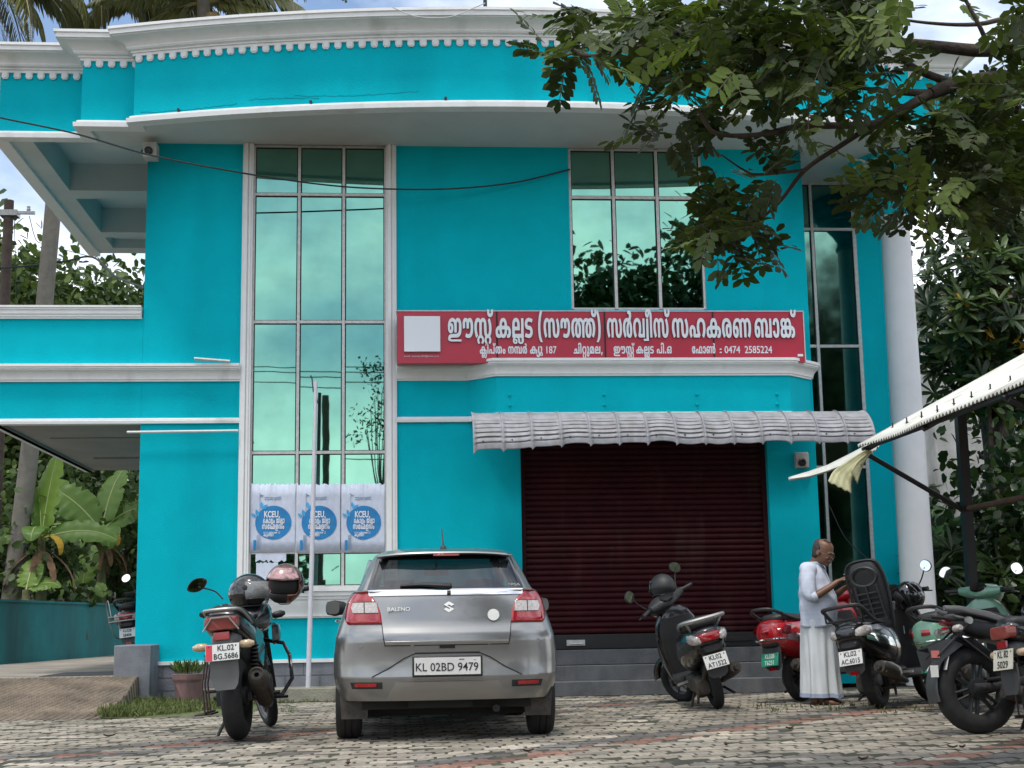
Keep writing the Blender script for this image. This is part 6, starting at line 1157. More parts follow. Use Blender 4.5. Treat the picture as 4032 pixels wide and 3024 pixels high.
        for y in (-.22, -.12, -.02): mb.tube([(-.16, y, .62), (-.20, y, .42), (-.19, y, .22)], .007, 6)
        mb.tube([(-.16, -.26, .62), (-.16, .1, .62)], .007, 6); mb.tube([(-.19, -.26, .22), (-.19, .12, .22)], .009, 6); mb.box(-.27, -.15, -.2, .06, .205, .217); mb.build('leg_guard', mat('rusty_black_steel', (.05, .03, .025), .7, var=.4, vs=30), s)
    # engine and frame
    mb = MB(); mb.loft([ring((0, y, z), X3, Z3, a, b, 4, 16) for y, a, b, z in ((.38, .09, .07, .38), (.45, .13, .11, .37), (.7, .14, .12, .36), (.82, .11, .09, .38))])
    for sx in (-1, 1): mb.lathe([(0, 0), (.085, 0), (.075, .035), (0, .04)], (sx*.13, .58, .36), (sx, 0, 0), 22)
    for k in range(8): mb.cbox((0, .78+k*.008, .47+k*.024), (.19, .17, .010), Matrix.Rotation(R(-14), 3, 'X'))
    mb.tube([(0, .78, .42), (0, .84, .68)], .06, 10); mb.build('engine', ENGM, s)
    mb = MB(); mb.tube([(0, 1.07, .9), (0, .98, .62), (0, .92, .42), (0, .7, .26)], .022, 8); mb.tube([(0, 1.05, .88), (0, .6, .75), (0, .3, .72)], .024, 8)
    for sx in (-1, 1): mb.tube([(sx*.1, .45, .36), (sx*.1, .4, .6), (sx*.09, .3, .73), (sx*.07, -.3, .80)], .014, 8)
    
    if not sport: mb.loft([ring((0, y, z), X3, Z3, a, b, 3, 14) for y, a, b, z in ((-.12, .07, .10, .70), (.08, .11, .16, .64), (.35, .115, .18, .60), (.5, .09, .14, .62))])
    mb.build('frame', MATBLK, s)
    mb = MB(); E = [(.05, .95, .5), (.08, 1.0, .38), (.1, .9, .22), (.13, .6, .2), (.15, .3, .22)]
    mb.tube(E, .02, 8, 5)
    if sport: mb.tube([(.15, .45, .2), (.16, .25, .25), (.165, .12, .28)], [.04, .06, .055], 14)
    else:
        d = Vector((.03, -.62, .26)).normalized(); mb.lathe([(.02, 0), (.04, .03), (.062, .08), (.066, .2), (.066, .50), (.06, .56), (.045, .575), (.045, .565), (.018, .56), (.018, .50), (0, .50)], (.17, .26, .24), d, 22)
    ex = mb.build('exhaust', DUSTY, s)
    if not sport:
        mb = MB(); d = Vector((.03, -.62, .26)).normalized(); c0 = Vector((.17, .26, .24))+d*.15+Vector((.062, 0, .0)); mb.loft([ring(c0+d*t, Z3, X3, .04, .012, 4, 10) for t in (0, .05, .25)]); mb.build('heat_shield', MATBLK, ex)
    for sx in (-1, 1):
        mb = MB(); mb.tube([(sx*.1, .42, .3), (sx*.25, .42, .3)], .014, 8); mb.tube([(sx*.1, .05, .36), (sx*.23, .08, .36)], .012, 8); mb.build('foot_peg', RUBBER, s)
    # side panels
    for sx in (-1, 1):
        mb = MB(); mb.T = TS; mb.prism([(.12, .72), (.2, .56), (.42, .5), (.5, .62), (.46, .76), (.2, .8)], (sx*.125, 0, 0), Y3, Z3, Vector((sx, 0, 0)), .018); sp_ = mb.build('side_panel', BLKPAINT if not sport else MATBLK, s, bevel=.008)
        if decal and sx > 0:
            mb = MB(); mb.T = TS; mb.prism([(-.02, .815), (.16, .775), (.17, .80), (.0, .838)], (.128, 0, 0), Y3, Z3, X3, .004); mb.build('red_decal', REDP, sp_)
            o = fit_text('NG', -.0, .06, .0, .022, 0, None, SIGNWHITE, (0, 0, 0), ext=.0006); mw = TS @ Matrix.Translation((.1335, -.055, .832)) @ Matrix.Rotation(R(90), 4, 'Z') @ Matrix.Rotation(R(90), 4, 'X'); o.parent = sp_; sc0 = o.scale.copy(); o.matrix_basis = mw @ Matrix.Diagonal((*sc0, 1))
    # tank
    mb = MB(); mb.loft([ring((0, y, z), X3, Z3, a, b, 2.5, 26) for y, a, b, z in ((.48, .09, .06, .83), (.56, .13, .10, .855), (.68, .165, .13, .875), (.82, .17, .135, .885), (.95, .14, .11, .88), (1.04, .08, .07, .875))]); tk = mb.build('fuel_tank', BLKPAINT, s, ang=60)
    mb = MB(); mb.lathe([(0, 0), (.045, 0), (.045, .012), (.03, .018), (0, .018)], (0, .76, 1.01), (0, 0, 1), 20); mb.build('fuel_cap', SILVP, tk)
    for sx in (-1, 1):
        mb = MB(); mb.loft([ring((sx*x, y, z), Y3, Z3, a, b, 3, 12) for x, y, z, a, b in ((.15, .95, .74, .10, .09), (.185, 1.0, .74, .08, .07), (.19, 1.02, .74, .03, .03))]); mb.build('tank_shroud', BLKPAINT if not sport else DGREY, s)
    # front end (steered)
    mb = MB(); mb.T = steerM
    for sx in (-1, 1): mb.tube([(sx*.085, WB, r), (sx*.085, WB-.28, .93)], [.026, .026, .02, .02], 10)
    mb.cbox((0, WB-.27, .93), (.21, .06, .03)); mb.cbox((0, WB-.21, .76), (.21, .06, .03)); mb.build('fork', MATBLK, s)
    mb = MB(); mb.T = steerM; rows = []
    for k in range(13):
        a = R(20+130*k/12); rr = r+.04; w = .065*(1-.3*abs(k-6)/6); rows.append([(w*math.cos(q), WB+math.cos(a)*(rr+.03*math.sin(q)), r+math.sin(a)*(rr+.03*math.sin(q))) for q in np.linspace(0, math.pi, 9)])
    mb.grid(rows); mb.build('front_mudguard', BLKPAINT, s, ang=60)
    mb = MB(); mb.T = steerM; mb.loft([ring((0, y, z), X3, Z3, a, b, 2.6, 22) for y, a, b, z in ((1.09, .12, .09, .95), (1.14, .135, .125, .955), (1.22, .125, .12, .93), (1.27, .09, .085, .915), (1.285, .05, .05, .91))])
    rows = []
    for k in range(7):
        z = 1.02+.11*k/6; w = .135-.04*(k/6)**2; rows.append([(w*math.sin(R(q)), 1.10+.10*math.cos(R(q))-.0*k-.05*k/6, z) for q in range(-90, 91, 15)])
    mb.grid(rows); fa = mb.build('headlight_fairing', BLKPAINT, s, ang=50)
    mb = MB(); mb.T = steerM; mb.loft([ring((0, 1.05+.0, 1.03), X3, Vector((0, .6, .8)), .12, .065, 2.6, 20), ring((0, 1.035, 1.045), X3, Vector((0, .6, .8)), .115, .06, 2.6, 20)])
    ins = mb.build('instrument', MATBLK, fa)
    mb = MB(); mb.T = steerM; ax = Vector((0, -.62, .78)); mb.lathe([(.0, .0), (.045, .0), (.045, .012), (.05, .012), (.05, .0)], Vector((.03, 1.03, 1.05)), ax, 24); mb.build('dial', STEEL, ins)
    HB = steerM @ Matrix.Translation((0, -.03, -.05)) if not sport else steerM; mb = MB(); mb.T = HB
    mb.tube([(-.43, .82, 1.045), (-.26, .92, 1.075), (-.15, 1.0, 1.06), (-.09, 1.03, .985), (.09, 1.03, .985), (.15, 1.0, 1.06), (.26, .92, 1.065), (.42, .83, 1.04)], .012, 8, 4); hb = mb.build('handlebar', STEEL if not sport else MATBLK, s)
    for sx in (-1, 1):
        mb = MB(); mb.T = HB; mb.tube([(sx*.27, .916, 1.072), (sx*.435, .82, 1.045)], .02, 10); mb.tube([(sx*.20, .965, 1.063), (sx*.245, .93, 1.064)], .026, 10); mb.build('grip', RUBBER, hb)
        mb = MB(); mb.T = HB; mb.tube([(sx*.2, .99, 1.06), (sx*.25, .99, 1.06), (sx*.40, .90, 1.03)], [.008, .008, .006], 6, 4); mb.lathe([(0, 0), (.011, 0), (.011, .012), (0, .014)], Vector((sx*.40, .90, 1.03)), (sx, -.5, 0), 8); mb.build('lever', MATBLK, hb)
        mb = MB(); mb.T = steerM; mb.tube([(sx*.11, 1.12, .86), (sx*.17, 1.12, .86)], .009, 6); mb.loft([ring((sx*x, 1.12, .86), Y3, Z3, a, b, 2.2, 14) for x, a, b in ((.16, .012, .012), (.19, .034, .028), (.24, .036, .03), (.275, .015, .015))]); mb.build('front_indicator', BLKPL if not sport else AMBER, s, ang=60)
        if mirrors and (mirrors is True or sx == mirrors): mirror(s, (sx*.21, .97, 1.08), (sx*.26, .99, 1.16), (sx*.38, .96, 1.22), .085, .05, (-.1*sx, -1, .05), T=steerM, shape=1.7, roll_=sx*.25)
    if guard:
        mb = MB()
        for sx in (-1, 1): mb.tube([(sx*.05, .97, .70), (sx*.22, .95, .66), (sx*.27, .90, .56), (sx*.285, .85, .38), (sx*.21, .80, .27), (sx*.06, .8, .25)], .016, 8, 1)
        for sx in (-1, 1): mb.tube([(sx*.06, .80, .255), (sx*.26, .72, .25)], .012, 8)
        mb.build('crash_guard', BLKPAINT, s)
    mb = MB(); mb.tube([(-.1, .5, .28), (-.24, .44, .02)], .013, 8); mb.build('side_stand', MATBLK, s)
    return s
pG = PZ(943, 2915)
mG = motorcycle('black motorcycle with faded tail lamp left of the silver car, plate KL.02 BG.5686', (pG.x, pG.y, 0), -4, -4.5, 1.11, ['KL.02', 'BG.5686'], PLATEW, steer=22, guard=True, plate_tab=mat('plate_red_tab', (.55, .04, .06), .45), mirrors=-1, grime=False, plate_w=.235, plate_h=.115)
HBROWN = mat('copper_helmet_paint', (.24, .095, .07), .2, metal=.55, coat=.8, var=.25, vs=5)
HVIS = mat('pink_tinted_visor', (.42, .26, .25), .12, metal=.7, var=.2, vs=3)
q = PY(1123, 2300, 12.2); helmet(q, (R(8), R(6), R(-22)), HBROWN, 'copper brown full face helmet perched on the right handlebar of the black motorcycle', r=.165, visor_m=HVIS, up=True)
q = PY(982, 2338, 12.5); helmet(q, (R(-5), R(4), R(75)), GLOSSBLK, 'glossy black helmet with clear visor resting on the tank of the left motorcycle', full=False, r=.165, visor_m=glassy('clear_visor', (.5, .5, .5), .35))
pN = PZ(3863, 2891)
mN = motorcycle('black street motorcycle with red NG decal parked side on at the right edge', (pN.x, pN.y, 0), -84, -7, 1.1, ['KL02C', '66442'], PLATEW, sport=True, decal=True, tail_m=mat('dark_red_lens', (.16, .006, .012), .15, coat=1), plate_w=.17, plate_h=.14)
pI = PZ(4190, 2930)
mI = motorcycle('dark motorcycle cut by the right picture edge, yellowed plate KL 82 5029', (pI.x, pI.y, 0), -76, -6, .92, ['KL 82', '5029'], mat('plate_yellowed', (.55, .52, .42), .5, var=.12, vs=10), mirrors=False, grime=True, bare=True, plate_w=.23, plate_h=.155)

# ================================================================ vegetation
def leaf_mat(name, dark, light, rough=.45, trans=.25):
    m = bpy.data.materials.new(name); m.use_nodes = True; nt = m.node_tree; N = nt.nodes; L = nt.links; b = N['Principled BSDF']
    at = N.new('ShaderNodeAttribute'); at.attribute_name = 'tint'; r = N.new('ShaderNodeMix'); r.data_type = 'RGBA'
    r.inputs[6].default_value = (*dark, 1); r.inputs[7].default_value = (*light, 1); L.new(at.outputs['Fac'], r.inputs[0]); L.new(r.outputs[2], b.inputs['Base Color'])
    b.inputs['Roughness'].default_value = rough; b.inputs['Specular IOR Level'].default_value = .35
    t = N.new('ShaderNodeBsdfTranslucent'); L.new(r.outputs[2], t.inputs[0]); x = N.new('ShaderNodeMixShader'); x.inputs[0].default_value = trans
    L.new(b.outputs[0], x.inputs[1]); L.new(t.outputs[0], x.inputs[2]); L.new(x.outputs[0], N['Material Output'].inputs[0]); return m
LEAFP = [(0, 0), (.30, .42), (.72, .5), (1, 0)]
def leaves(name, C, D, Nn, Ln, Wd, m, parent, tint, fold=.12, droop=.12):
    """many leaves as one mesh: C base points, D directions, Nn normals, lengths, widths; each has a folded midrib"""
    C, D, Nn = (np.asarray(a, float) for a in (C, D, Nn)); n = len(C); Ln = np.broadcast_to(Ln, n)[:, None]; Wd = np.broadcast_to(Wd, n)[:, None]
    D = D/np.linalg.norm(D, axis=1, keepdims=True); Sd = np.cross(D, Nn); Sd /= np.linalg.norm(Sd, axis=1, keepdims=True)+1e-9; Up = np.cross(Sd, D)
    V = np.empty((n, 8, 3)); V[:, 0] = C
    for k, (t, w) in enumerate(LEAFP[1:3]):
        c = C+D*Ln*t-Up*Ln*droop*t*t
        V[:, 1+3*k] = c+Sd*Wd*w+Up*Wd*fold; V[:, 2+3*k] = c; V[:, 3+3*k] = c-Sd*Wd*w+Up*Wd*fold
    V[:, 7] = C+D*Ln-Up*Ln*droop
    F = np.array([(0, 1, 2, 2), (0, 2, 3, 3), (1, 4, 5, 2), (2, 5, 6, 3), (4, 7, 5, 5), (5, 7, 6, 6)])
    tri = [(0, 1, 2), (0, 2, 3), (4, 7, 5), (5, 7, 6)]; qd = [(1, 4, 5, 2), (2, 5, 6, 3)]
    me = bpy.data.meshes.new(name); off = (np.arange(n)*8)[:, None, None]
    T3 = (np.array(tri)[None]+off).reshape(-1); Q4 = (np.array(qd)[None]+off).reshape(-1)
    nf = n*6; me.vertices.add(n*8); me.vertices.foreach_set('co', V.reshape(-1)); me.loops.add(len(T3)+len(Q4)); me.loops.foreach_set('vertex_index', np.concatenate([T3, Q4]).astype(np.int32))
    me.polygons.add(nf); st = np.concatenate([np.arange(n*4)*3, n*12+np.arange(n*2)*4]).astype(np.int32); me.polygons.foreach_set('loop_start', st)
    a = me.attributes.new('tint', 'FLOAT', 'POINT'); a.data.foreach_set('value', np.repeat(np.asarray(tint, np.float32), 8))
    me.polygons.foreach_set('use_smooth', np.ones(nf, bool)); me.update(calc_edges=True); me.validate()
    me.materials.append(m); o = bpy.data.objects.new(name, me); COL.objects.link(o)
    if parent: o.parent = parent
    return o
NR = np.random.default_rng(3)
def rdir(n, up=.0):
    d = NR.normal(size=(n, 3)); d[:, 2] += up; return d/np.linalg.norm(d, axis=1, keepdims=True)
BARK = mat('brown_bark', (.055, .038, .028), .9, var=.35, vs=8, hue=(.085, .065, .05), bump=.7, bs=30)
PALMBARK = mat('grey_palm_bark', (.22, .19, .165), .9, var=.3, vs=6, hue=(.16, .15, .12), bump=.6, bs=14, stain=((.09, .085, .075), .6, 3, .5, .65))
L_NEAR = leaf_mat('olive_leaflet', (.020, .036, .006), (.115, .17, .022), .6, .35)
L_DARK = leaf_mat('dark_leaf', (.012, .030, .008), (.065, .11, .025), .4, .2)
L_MID = leaf_mat('mid_green_leaf', (.028, .06, .014), (.13, .19, .045), .5, .25)
L_YEL = leaf_mat('yellow_leaf', (.45, .24, .02), (.6, .40, .04), .6, .3)
L_BAN = leaf_mat('banana_leaf', (.06, .14, .025), (.19, .30, .05), .4, .35)
L_PALM = leaf_mat('palm_leaflet', (.035, .05, .012), (.17, .17, .05), .45, .2)
L_GRASS = leaf_mat('grass_blade', (.07, .10, .025), (.20, .23, .08), .7, .3)
# ---------------------------------------------------------------- overhanging tree at the right, near the camera
def near_tree():
    t = thing('broadleaf_tree', 'overhanging tree with oval leaflets whose dark branches cross the upper right of the building', 'tree', (4.55, 7.6, 0))
    off = Vector((4.55, 7.6, 0)); mb = MB(); rg = random.Random(8)
    def br(pts, r0, r1):
        P = [PY(u, v, y)-off for u, v, y in pts]; mb.tube(P, [r0, r1], 8, 5); return P
    hub = PY(4350, 480, 7.5)-off
    mb.tube([(0, 0, -.1), (.05, .02, .9), (.02, .0, 2.0), (-.15, -.03, 2.7), hub], [.17, .14, .125, .11, .075], 14, 5)
    mb.tube([(.02, 0, 2.0), (.3, .4, 3.0), (.5, .6, 4.6)], [.11, .08, .03], 10, 5)
    T = []
    T.append(br([(4350, 480, 7.5), (4032, 325, 7.4), (3803, 325, 7.35), (3664, 368, 7.3)], .062, .036))
    T.append(br([(3664, 368, 7.3), (3543, 362, 7.3), (3453, 355, 7.2), (3300, 330, 7.1)], .026, .008))
    T.append(br([(3664, 368, 7.3), (3540, 440, 7.3), (3441, 488, 7.3), (3300, 494, 7.2), (3134, 500, 7.1), (2990, 530, 7.0), (2820, 525, 6.9), (2750, 440, 6.8)], .030, .008))
    T.append(br([(3441, 488, 7.3), (3303, 578, 7.4), (3170, 669, 7.4), (3062, 802, 7.5), (2941, 904, 7.5), (2860, 960, 7.5)], .018, .006))
    T.append(br([(3170, 669, 7.4), (2989, 687, 7.3), (2929, 669, 7.3), (2839, 609, 7.2)], .010, .004))
    T.append(br([(4330, 400, 7.6), (4032, 205, 7.6), (3845, 199, 7.5), (3604, 175, 7.5), (3411, 169, 7.4), (3061, 241, 7.3), (2911, 235, 7.2), (2730, 180, 7.2)], .05, .009))
    T.append(br([(4300, 120, 7.9), (4032, 66, 7.9), (3845, 96, 7.8), (3652, 90, 7.7), (3450, 60, 7.7)], .022, .006))
    T.append(br([(3900, 200, 7.6), (3860, 110, 7.5), (3815, 24, 7.5), (3770, -60, 7.5)], .016, .01))
    T.append(br([(3775, 330, 7.4), (3700, 310, 7.35), (3604, 271, 7.3), (3543, 223, 7.3)], .026, .018))
    T.append(br([(3200, 200, 7.3), (2950, 60, 7.2), (2820, 12, 7.2), (2700, 105, 7.1), (2540, 177, 7.0), (2326, 220, 6.9), (2260, 195, 6.9)], .02, .007))
    T.append(br([(3950, 330, 7.4), (3860, 430, 7.6), (3760, 560, 7.7), (3700, 700, 7.7)], .02, .006))
    T.append(br([(4032, 340, 7.4), (3950, 600, 7.9), (3900, 760, 8.0)], .016, .006))
    mb.build('trunk', BARK, t, ang=60)
    B = [(2275, 175, 150, 150, 34), (2560, 70, 170, 120, 36), (2850, 120, 260, 160, 95), (3200, 110, 300, 140, 95), (2640, 320, 120, 120, 28), (2880, 320, 240, 110, 52), (3180, 340, 210, 130, 55),
         (2600, 490, 80, 90, 10), (2760, 470, 90, 60, 10), (2800, 720, 70, 60, 6), (2830, 880, 130, 110, 26), (2900, 930, 150, 100, 34), (2960, 700, 110, 40, 6), (3830, 600, 230, 220, 120), (3540, 740, 150, 120, 38),
         (3650, 520, 160, 120, 34), (3980, 330, 90, 110, 26), (3430, 40, 200, 60, 36), (3680, 215, 110, 30, 3), (3820, 20, 40, 20, 2), (4020, 60, 50, 40, 5), (3420, 260, 120, 90, 22), (4300, 300, 260, 400, 60), (3500, -260, 700, 160, 90), (3050, 560, 160, 40, 8), (3900, 780, 150, 110, 36)]
    C, D, Nn, Ln, Wd, Ti, tw = [], [], [], [], [], [], MB()
    for u, v, ru, rv, n in B:
        for _ in range(n):
            while True:
                a, b = rg.uniform(-1, 1), rg.uniform(-1, 1)
                if a*a+b*b < 1: break
            y = rg.gauss(7.2, .45)+(.3 if v > 450 else 0); p = PY(u+a*ru, v+b*rv, y)-off
            # rachis heads mostly outwards (left) and a little down
            d = Vector((rg.uniform(-1, .55), rg.uniform(-.8, .6), rg.uniform(-.75, .55))).normalized(); L_ = rg.uniform(.13, .24); nl = rg.randint(4, 6); nn = Vector((rg.gauss(0, .45), rg.gauss(-.25, .45), 1)).normalized()
            sd_ = d.cross(nn).normalized(); nn = sd_.cross(d); base = rg.uniform(.0, .55)**1.3; base = base if rg.random() < .82 else rg.uniform(.6, 1.0)
            tw.tube([p, p+d*L_*.5-Z3*.005, p+d*L_-Z3*.02], .0022, 4)
            for k in range(nl):
                q = p+d*L_*(k+.6)/nl-Z3*.02*((k+.6)/nl)**2; s_ = rg.uniform(.8, 1.15)
                for s2 in (-1, 1):
                    dd = (sd_*s2*.9+d*.55+Vector((0, 0, rg.uniform(-.25, .1)))).normalized(); C.append(q); D.append(dd); Nn.append(nn+Vector((rg.gauss(0, .2), rg.gauss(0, .2), 0))); Ln.append(.086*s_); Wd.append(.040*s_); Ti.append(min(1, max(0, base+rg.gauss(0, .06))))
            C.append(p+d*L_); D.append(d); Nn.append(nn); Ln.append(.08); Wd.append(.038); Ti.append(base)
    lv = leaves('crown', C, D, Nn, Ln, Wd, L_NEAR, t, Ti, fold=.08, droop=.08)
    tw.build('twigs', BARK, t, ang=0, weld=False)
near_tree()
# ---------------------------------------------------------------- generic broadleaf tree
def tree(name, label, base, blobs, leaf, m, trunk_r=.12, n_leaf=2500, group=None, cat='tree', clump=.35, rosette=0, yellow=0, seed=1, tint=(.0, 1.0)):
    global NR
    NR = np.random.default_rng(seed); t = thing(name, label, cat, base, group=group); rg = random.Random(seed)
    mb = MB(); ctr = Vector(blobs[0][0])
    if trunk_r:
        mb.tube([(0, 0, -.1), (rg.uniform(-.1, .1), 0, ctr.z*.4), (ctr.x*.6, ctr.y*.6, ctr.z*.85)], [trunk_r, trunk_r*.8, trunk_r*.5], 10, 4)
        for c, r, w in blobs:
            for k in range(3): e = Vector(c)+Vector([rg.uniform(-.6, .6)*q for q in r]); mb.tube([(ctr.x*.4, ctr.y*.4, ctr.z*.55), (Vector(c)*.5+e*.5)-Z3*.2, e], [trunk_r*.45, trunk_r*.12], 6, 4)
        mb.build('trunk', BARK, t)
    tot = sum(b[2] for b in blobs); C, D, Nn, Ti = [], [], [], []
    for c, r, w in blobs:
        n = int(n_leaf*w/tot); k = max(4, n//(rosette*1 if rosette else 24)); cc = NR.normal(size=(k, 3)); cc /= np.linalg.norm(cc, axis=1, keepdims=True); cc *= (NR.random((k, 1))**.38)
        cen = np.array(c)+cc*np.array(r); per = n//k
        if rosette:
            ax = cc*.6+np.array([0, -.3, .6])+NR.normal(size=(k, 3))*.35; ax /= np.linalg.norm(ax, axis=1, keepdims=True)
            for i in range(k):
                a = ax[i]; b1 = np.cross(a, [0, 0, 1.01]); b1 /= np.linalg.norm(b1); b2 = np.cross(a, b1); tt = NR.random()*(tint[1]-tint[0])+tint[0]
                for j in range(per):
                    ph = 2.4*j; el = .15+.75*j/per; d = (b1*math.cos(ph)+b2*math.sin(ph))*math.cos(el)+a*math.sin(el); C.append(cen[i]); D.append(d); Nn.append(a); Ti.append(tt+NR.normal()*.08)
        else:
            for i in range(k):
                pts = cen[i]+NR.normal(size=(per, 3))*clump; dd = rdir(per, -.25)+cc[i]*.5; C += list(pts); D += list(dd); Nn += list(rdir(per, 1.2)); tt = NR.random()**1.5*(tint[1]-tint[0])+tint[0]; Ti += list(tt+NR.normal(size=per)*.1)
    Ti = np.clip(Ti, 0, 1); n = len(C); Ln = leaf[0]*(.7+.6*NR.random(n)); Wd = leaf[1]*(.7+.6*NR.random(n))
    leaves('crown', C, D, Nn, Ln, Wd, m, t, Ti, droop=.2 if rosette else .1)
    if yellow:
        ix = NR.integers(0, n, yellow); C2 = np.array(C)[ix]-np.array([0, .1, .05]); leaves('yellow_leaves', np.repeat(C2, 4, 0)+NR.normal(size=(yellow*4, 3))*.04, rdir(yellow*4, -.5), rdir(yellow*4, .5), leaf[0]*.75, leaf[1]*.9, L_YEL, t, NR.random(yellow*4))
    return t
# right side thicket behind the column
def at(u, v, y, z=None): p = PY(u, v, y); return (p.x, y, 0 if z is None else z)
def zat(u, v, y): return PY(u, v, y).z
x_ = PY(3850, 1200, 22.).x
tree('rosette_tree', 'tall glossy tree with rosettes of long leaves and yellow ones, right of the white column', (x_, 22, 0), [((-.0, 0, zat(3850, 1250, 22)), (1.25, 1.2, 1.25), 3), ((.9, .3, zat(3980, 900, 22)), (1.0, 1.2, 1.2), 2), ((.2, 0, zat(3830, 1480, 22)), (1.15, 1.0, .8), 2.2)], (.34, .075), L_DARK, .14, 3600, rosette=12, yellow=26, seed=5)
x_ = PY(3950, 900, 24.).x
tree('broadleaf_tree', 'dense dark tree standing behind the rosette tree at the right edge', (x_, 25, 0), [((.3, 0, 6.5), (1.6, 1.5, 2.6), 3), ((.6, .5, 9.0), (1.6, 1.5, 1.6), 2), ((.9, 0, 3.0), (1.8, 1.5, 2.2), 2)], (.22, .11), L_DARK, .2, 5000, seed=6, tint=(0, .6))
x_ = PY(3990, 1900, 19.5).x
tree('climber_shrub', 'leafy climber covering the dark yard behind the shed posts', (x_, 19.5, 0), [((.3, 0, 2.0), (1.3, .8, 1.4), 3), ((1.0, .2, 3.2), (1.0, .8, .8), 1)], (.17, .12), L_DARK, .05, 2200, cat='shrub', seed=7, tint=(.0, .9))
x_ = PY(3720, 2230, 19.).x
tree('strap_leaf_shrub', 'dark shrub with long strap leaves at the foot of the white column', (x_, 19.2, 0), [((0, 0, 1.1), (.75, .4, .75), 1), ((.7, .1, 1.0), (.6, .4, .7), 1)], (.5, .07), L_DARK, .04, 420, rosette=16, cat='shrub', seed=9, tint=(0, .5))
tree('hedge_shrub', 'dark undergrowth shrub closing the yard behind the parked scooters', (10.2, 24, 0), [((-1.2, 0, 1.4), (2.0, .8, 1.6), 1), ((1.2, 0, 1.6), (2.0, .8, 1.9), 1)], (.2, .1), L_DARK, .06, 3000, cat='shrub', seed=10, tint=(0, .4))
# left side: tree belt far behind, shrubs over the wall
for k, (u, y, h, w, sd_, lab) in enumerate(((60, 40, 11.2, 3.2, 21, 'bushy round tree behind the utility pole'), (330, 42, 11.4, 3.4, 22, 'bushy tree left of the wall corner, over the balcony rail'), (560, 45, 11.8, 3.4, 23, 'bushy tree touching the wall corner over the balcony rail'), (-180, 38, 11.8, 3.2, 24, 'bushy tree at the left picture edge over the balcony rail'))):
    x_ = PY(u, 1200, y).x; tree('background_tree', lab, (x_, y, 0), [((0, 0, h-2.2), (w, 2.2, 2.1), 3), ((w*.4, -.5, h-3.5), (w*.7, 2, 2), 2), ((-.5, -.6, 4.2), (w*1.1, 2, 3.2), 3)], (.27, .17), L_MID, .2, 9500, group='trees behind the building on the left', seed=sd_, clump=.5, tint=(.0, .9))
for k, (u, y, h, lab) in enumerate(((30, 29, 3.6, 'creeper covered shrub round the palm trunk foot'), (330, 34, 5.2, 'dark shrub filling the gap behind the banana plants'), (560, 33, 5.0, 'dark shrub next to the wall corner behind the banana plants'), (-150, 33, 5.0, 'dark shrub at the left picture edge behind the wall'))):
    x_ = PY(u, 2000, y).x; tree('wall_shrub', lab, (x_, y, .2), [((0, 0, h*.45), (1.6, .8, h*.48), 3)], (.17, .12), L_MID, .05, 2600, cat='shrub', seed=31+k, clump=.25, group='shrubs behind the teal wall', tint=(.0, .8))
# ---------------------------------------------------------------- banana plants
STEMM = mat('banana_stem', (.13, .10, .05), .8, var=.4, vs=5, hue=(.10, .12, .04), bump=.3, bs=20)
RIBM = mat('banana_midrib', (.30, .36, .12), .5)
DEADL = mat('dry_banana_leaf', (.16, .09, .045), .9, var=.4, vs=6, bump=.4, bs=25)
def banana_leaf_rows(rg, base, az, el, L_, W_, droop, twist=0.):
    """rows across a long leaf on a drooping midrib, edges ruffled and notched"""
    n = 26; P = []; p = Vector(base); e = el
    for i in range(n+1):
        P.append(p.copy()); d = Vector((math.cos(az)*math.cos(e), math.sin(az)*math.cos(e), math.sin(e))); p = p+d*(L_/n); e -= droop/n*(.4+1.4*i/n)
    s0 = Vector((-math.sin(az), math.cos(az), 0)); rows = []; ph = rg.uniform(0, 6)
    for i, q in enumerate(P):
        t = i/n; w = W_*.5*(max(0, math.sin(math.pi*min(1, (t*.93+.05))))**.55) if t > .12 else W_*.03
        d = (P[min(i+1, n)]-P[max(0, i-1)]).normalized(); side = s0*math.cos(twist)+d.cross(s0)*math.sin(twist); up = side.cross(d)
        if up.z < 0: up = -up
        row = []
        for s_ in (-1, -.75, -.5, -.25, -.04, .04, .25, .5, .75, 1):
            nt = 1-(.28 if (rg.random() < .12 and abs(s_) > .7) else 0)
            row.append(q+side*s_*w*nt+up*(abs(s_)*.28-.30*s_*s_-.05*math.sin(i*1.7+ph)*abs(s_))*w)
        rows.append(row)
    return rows, P
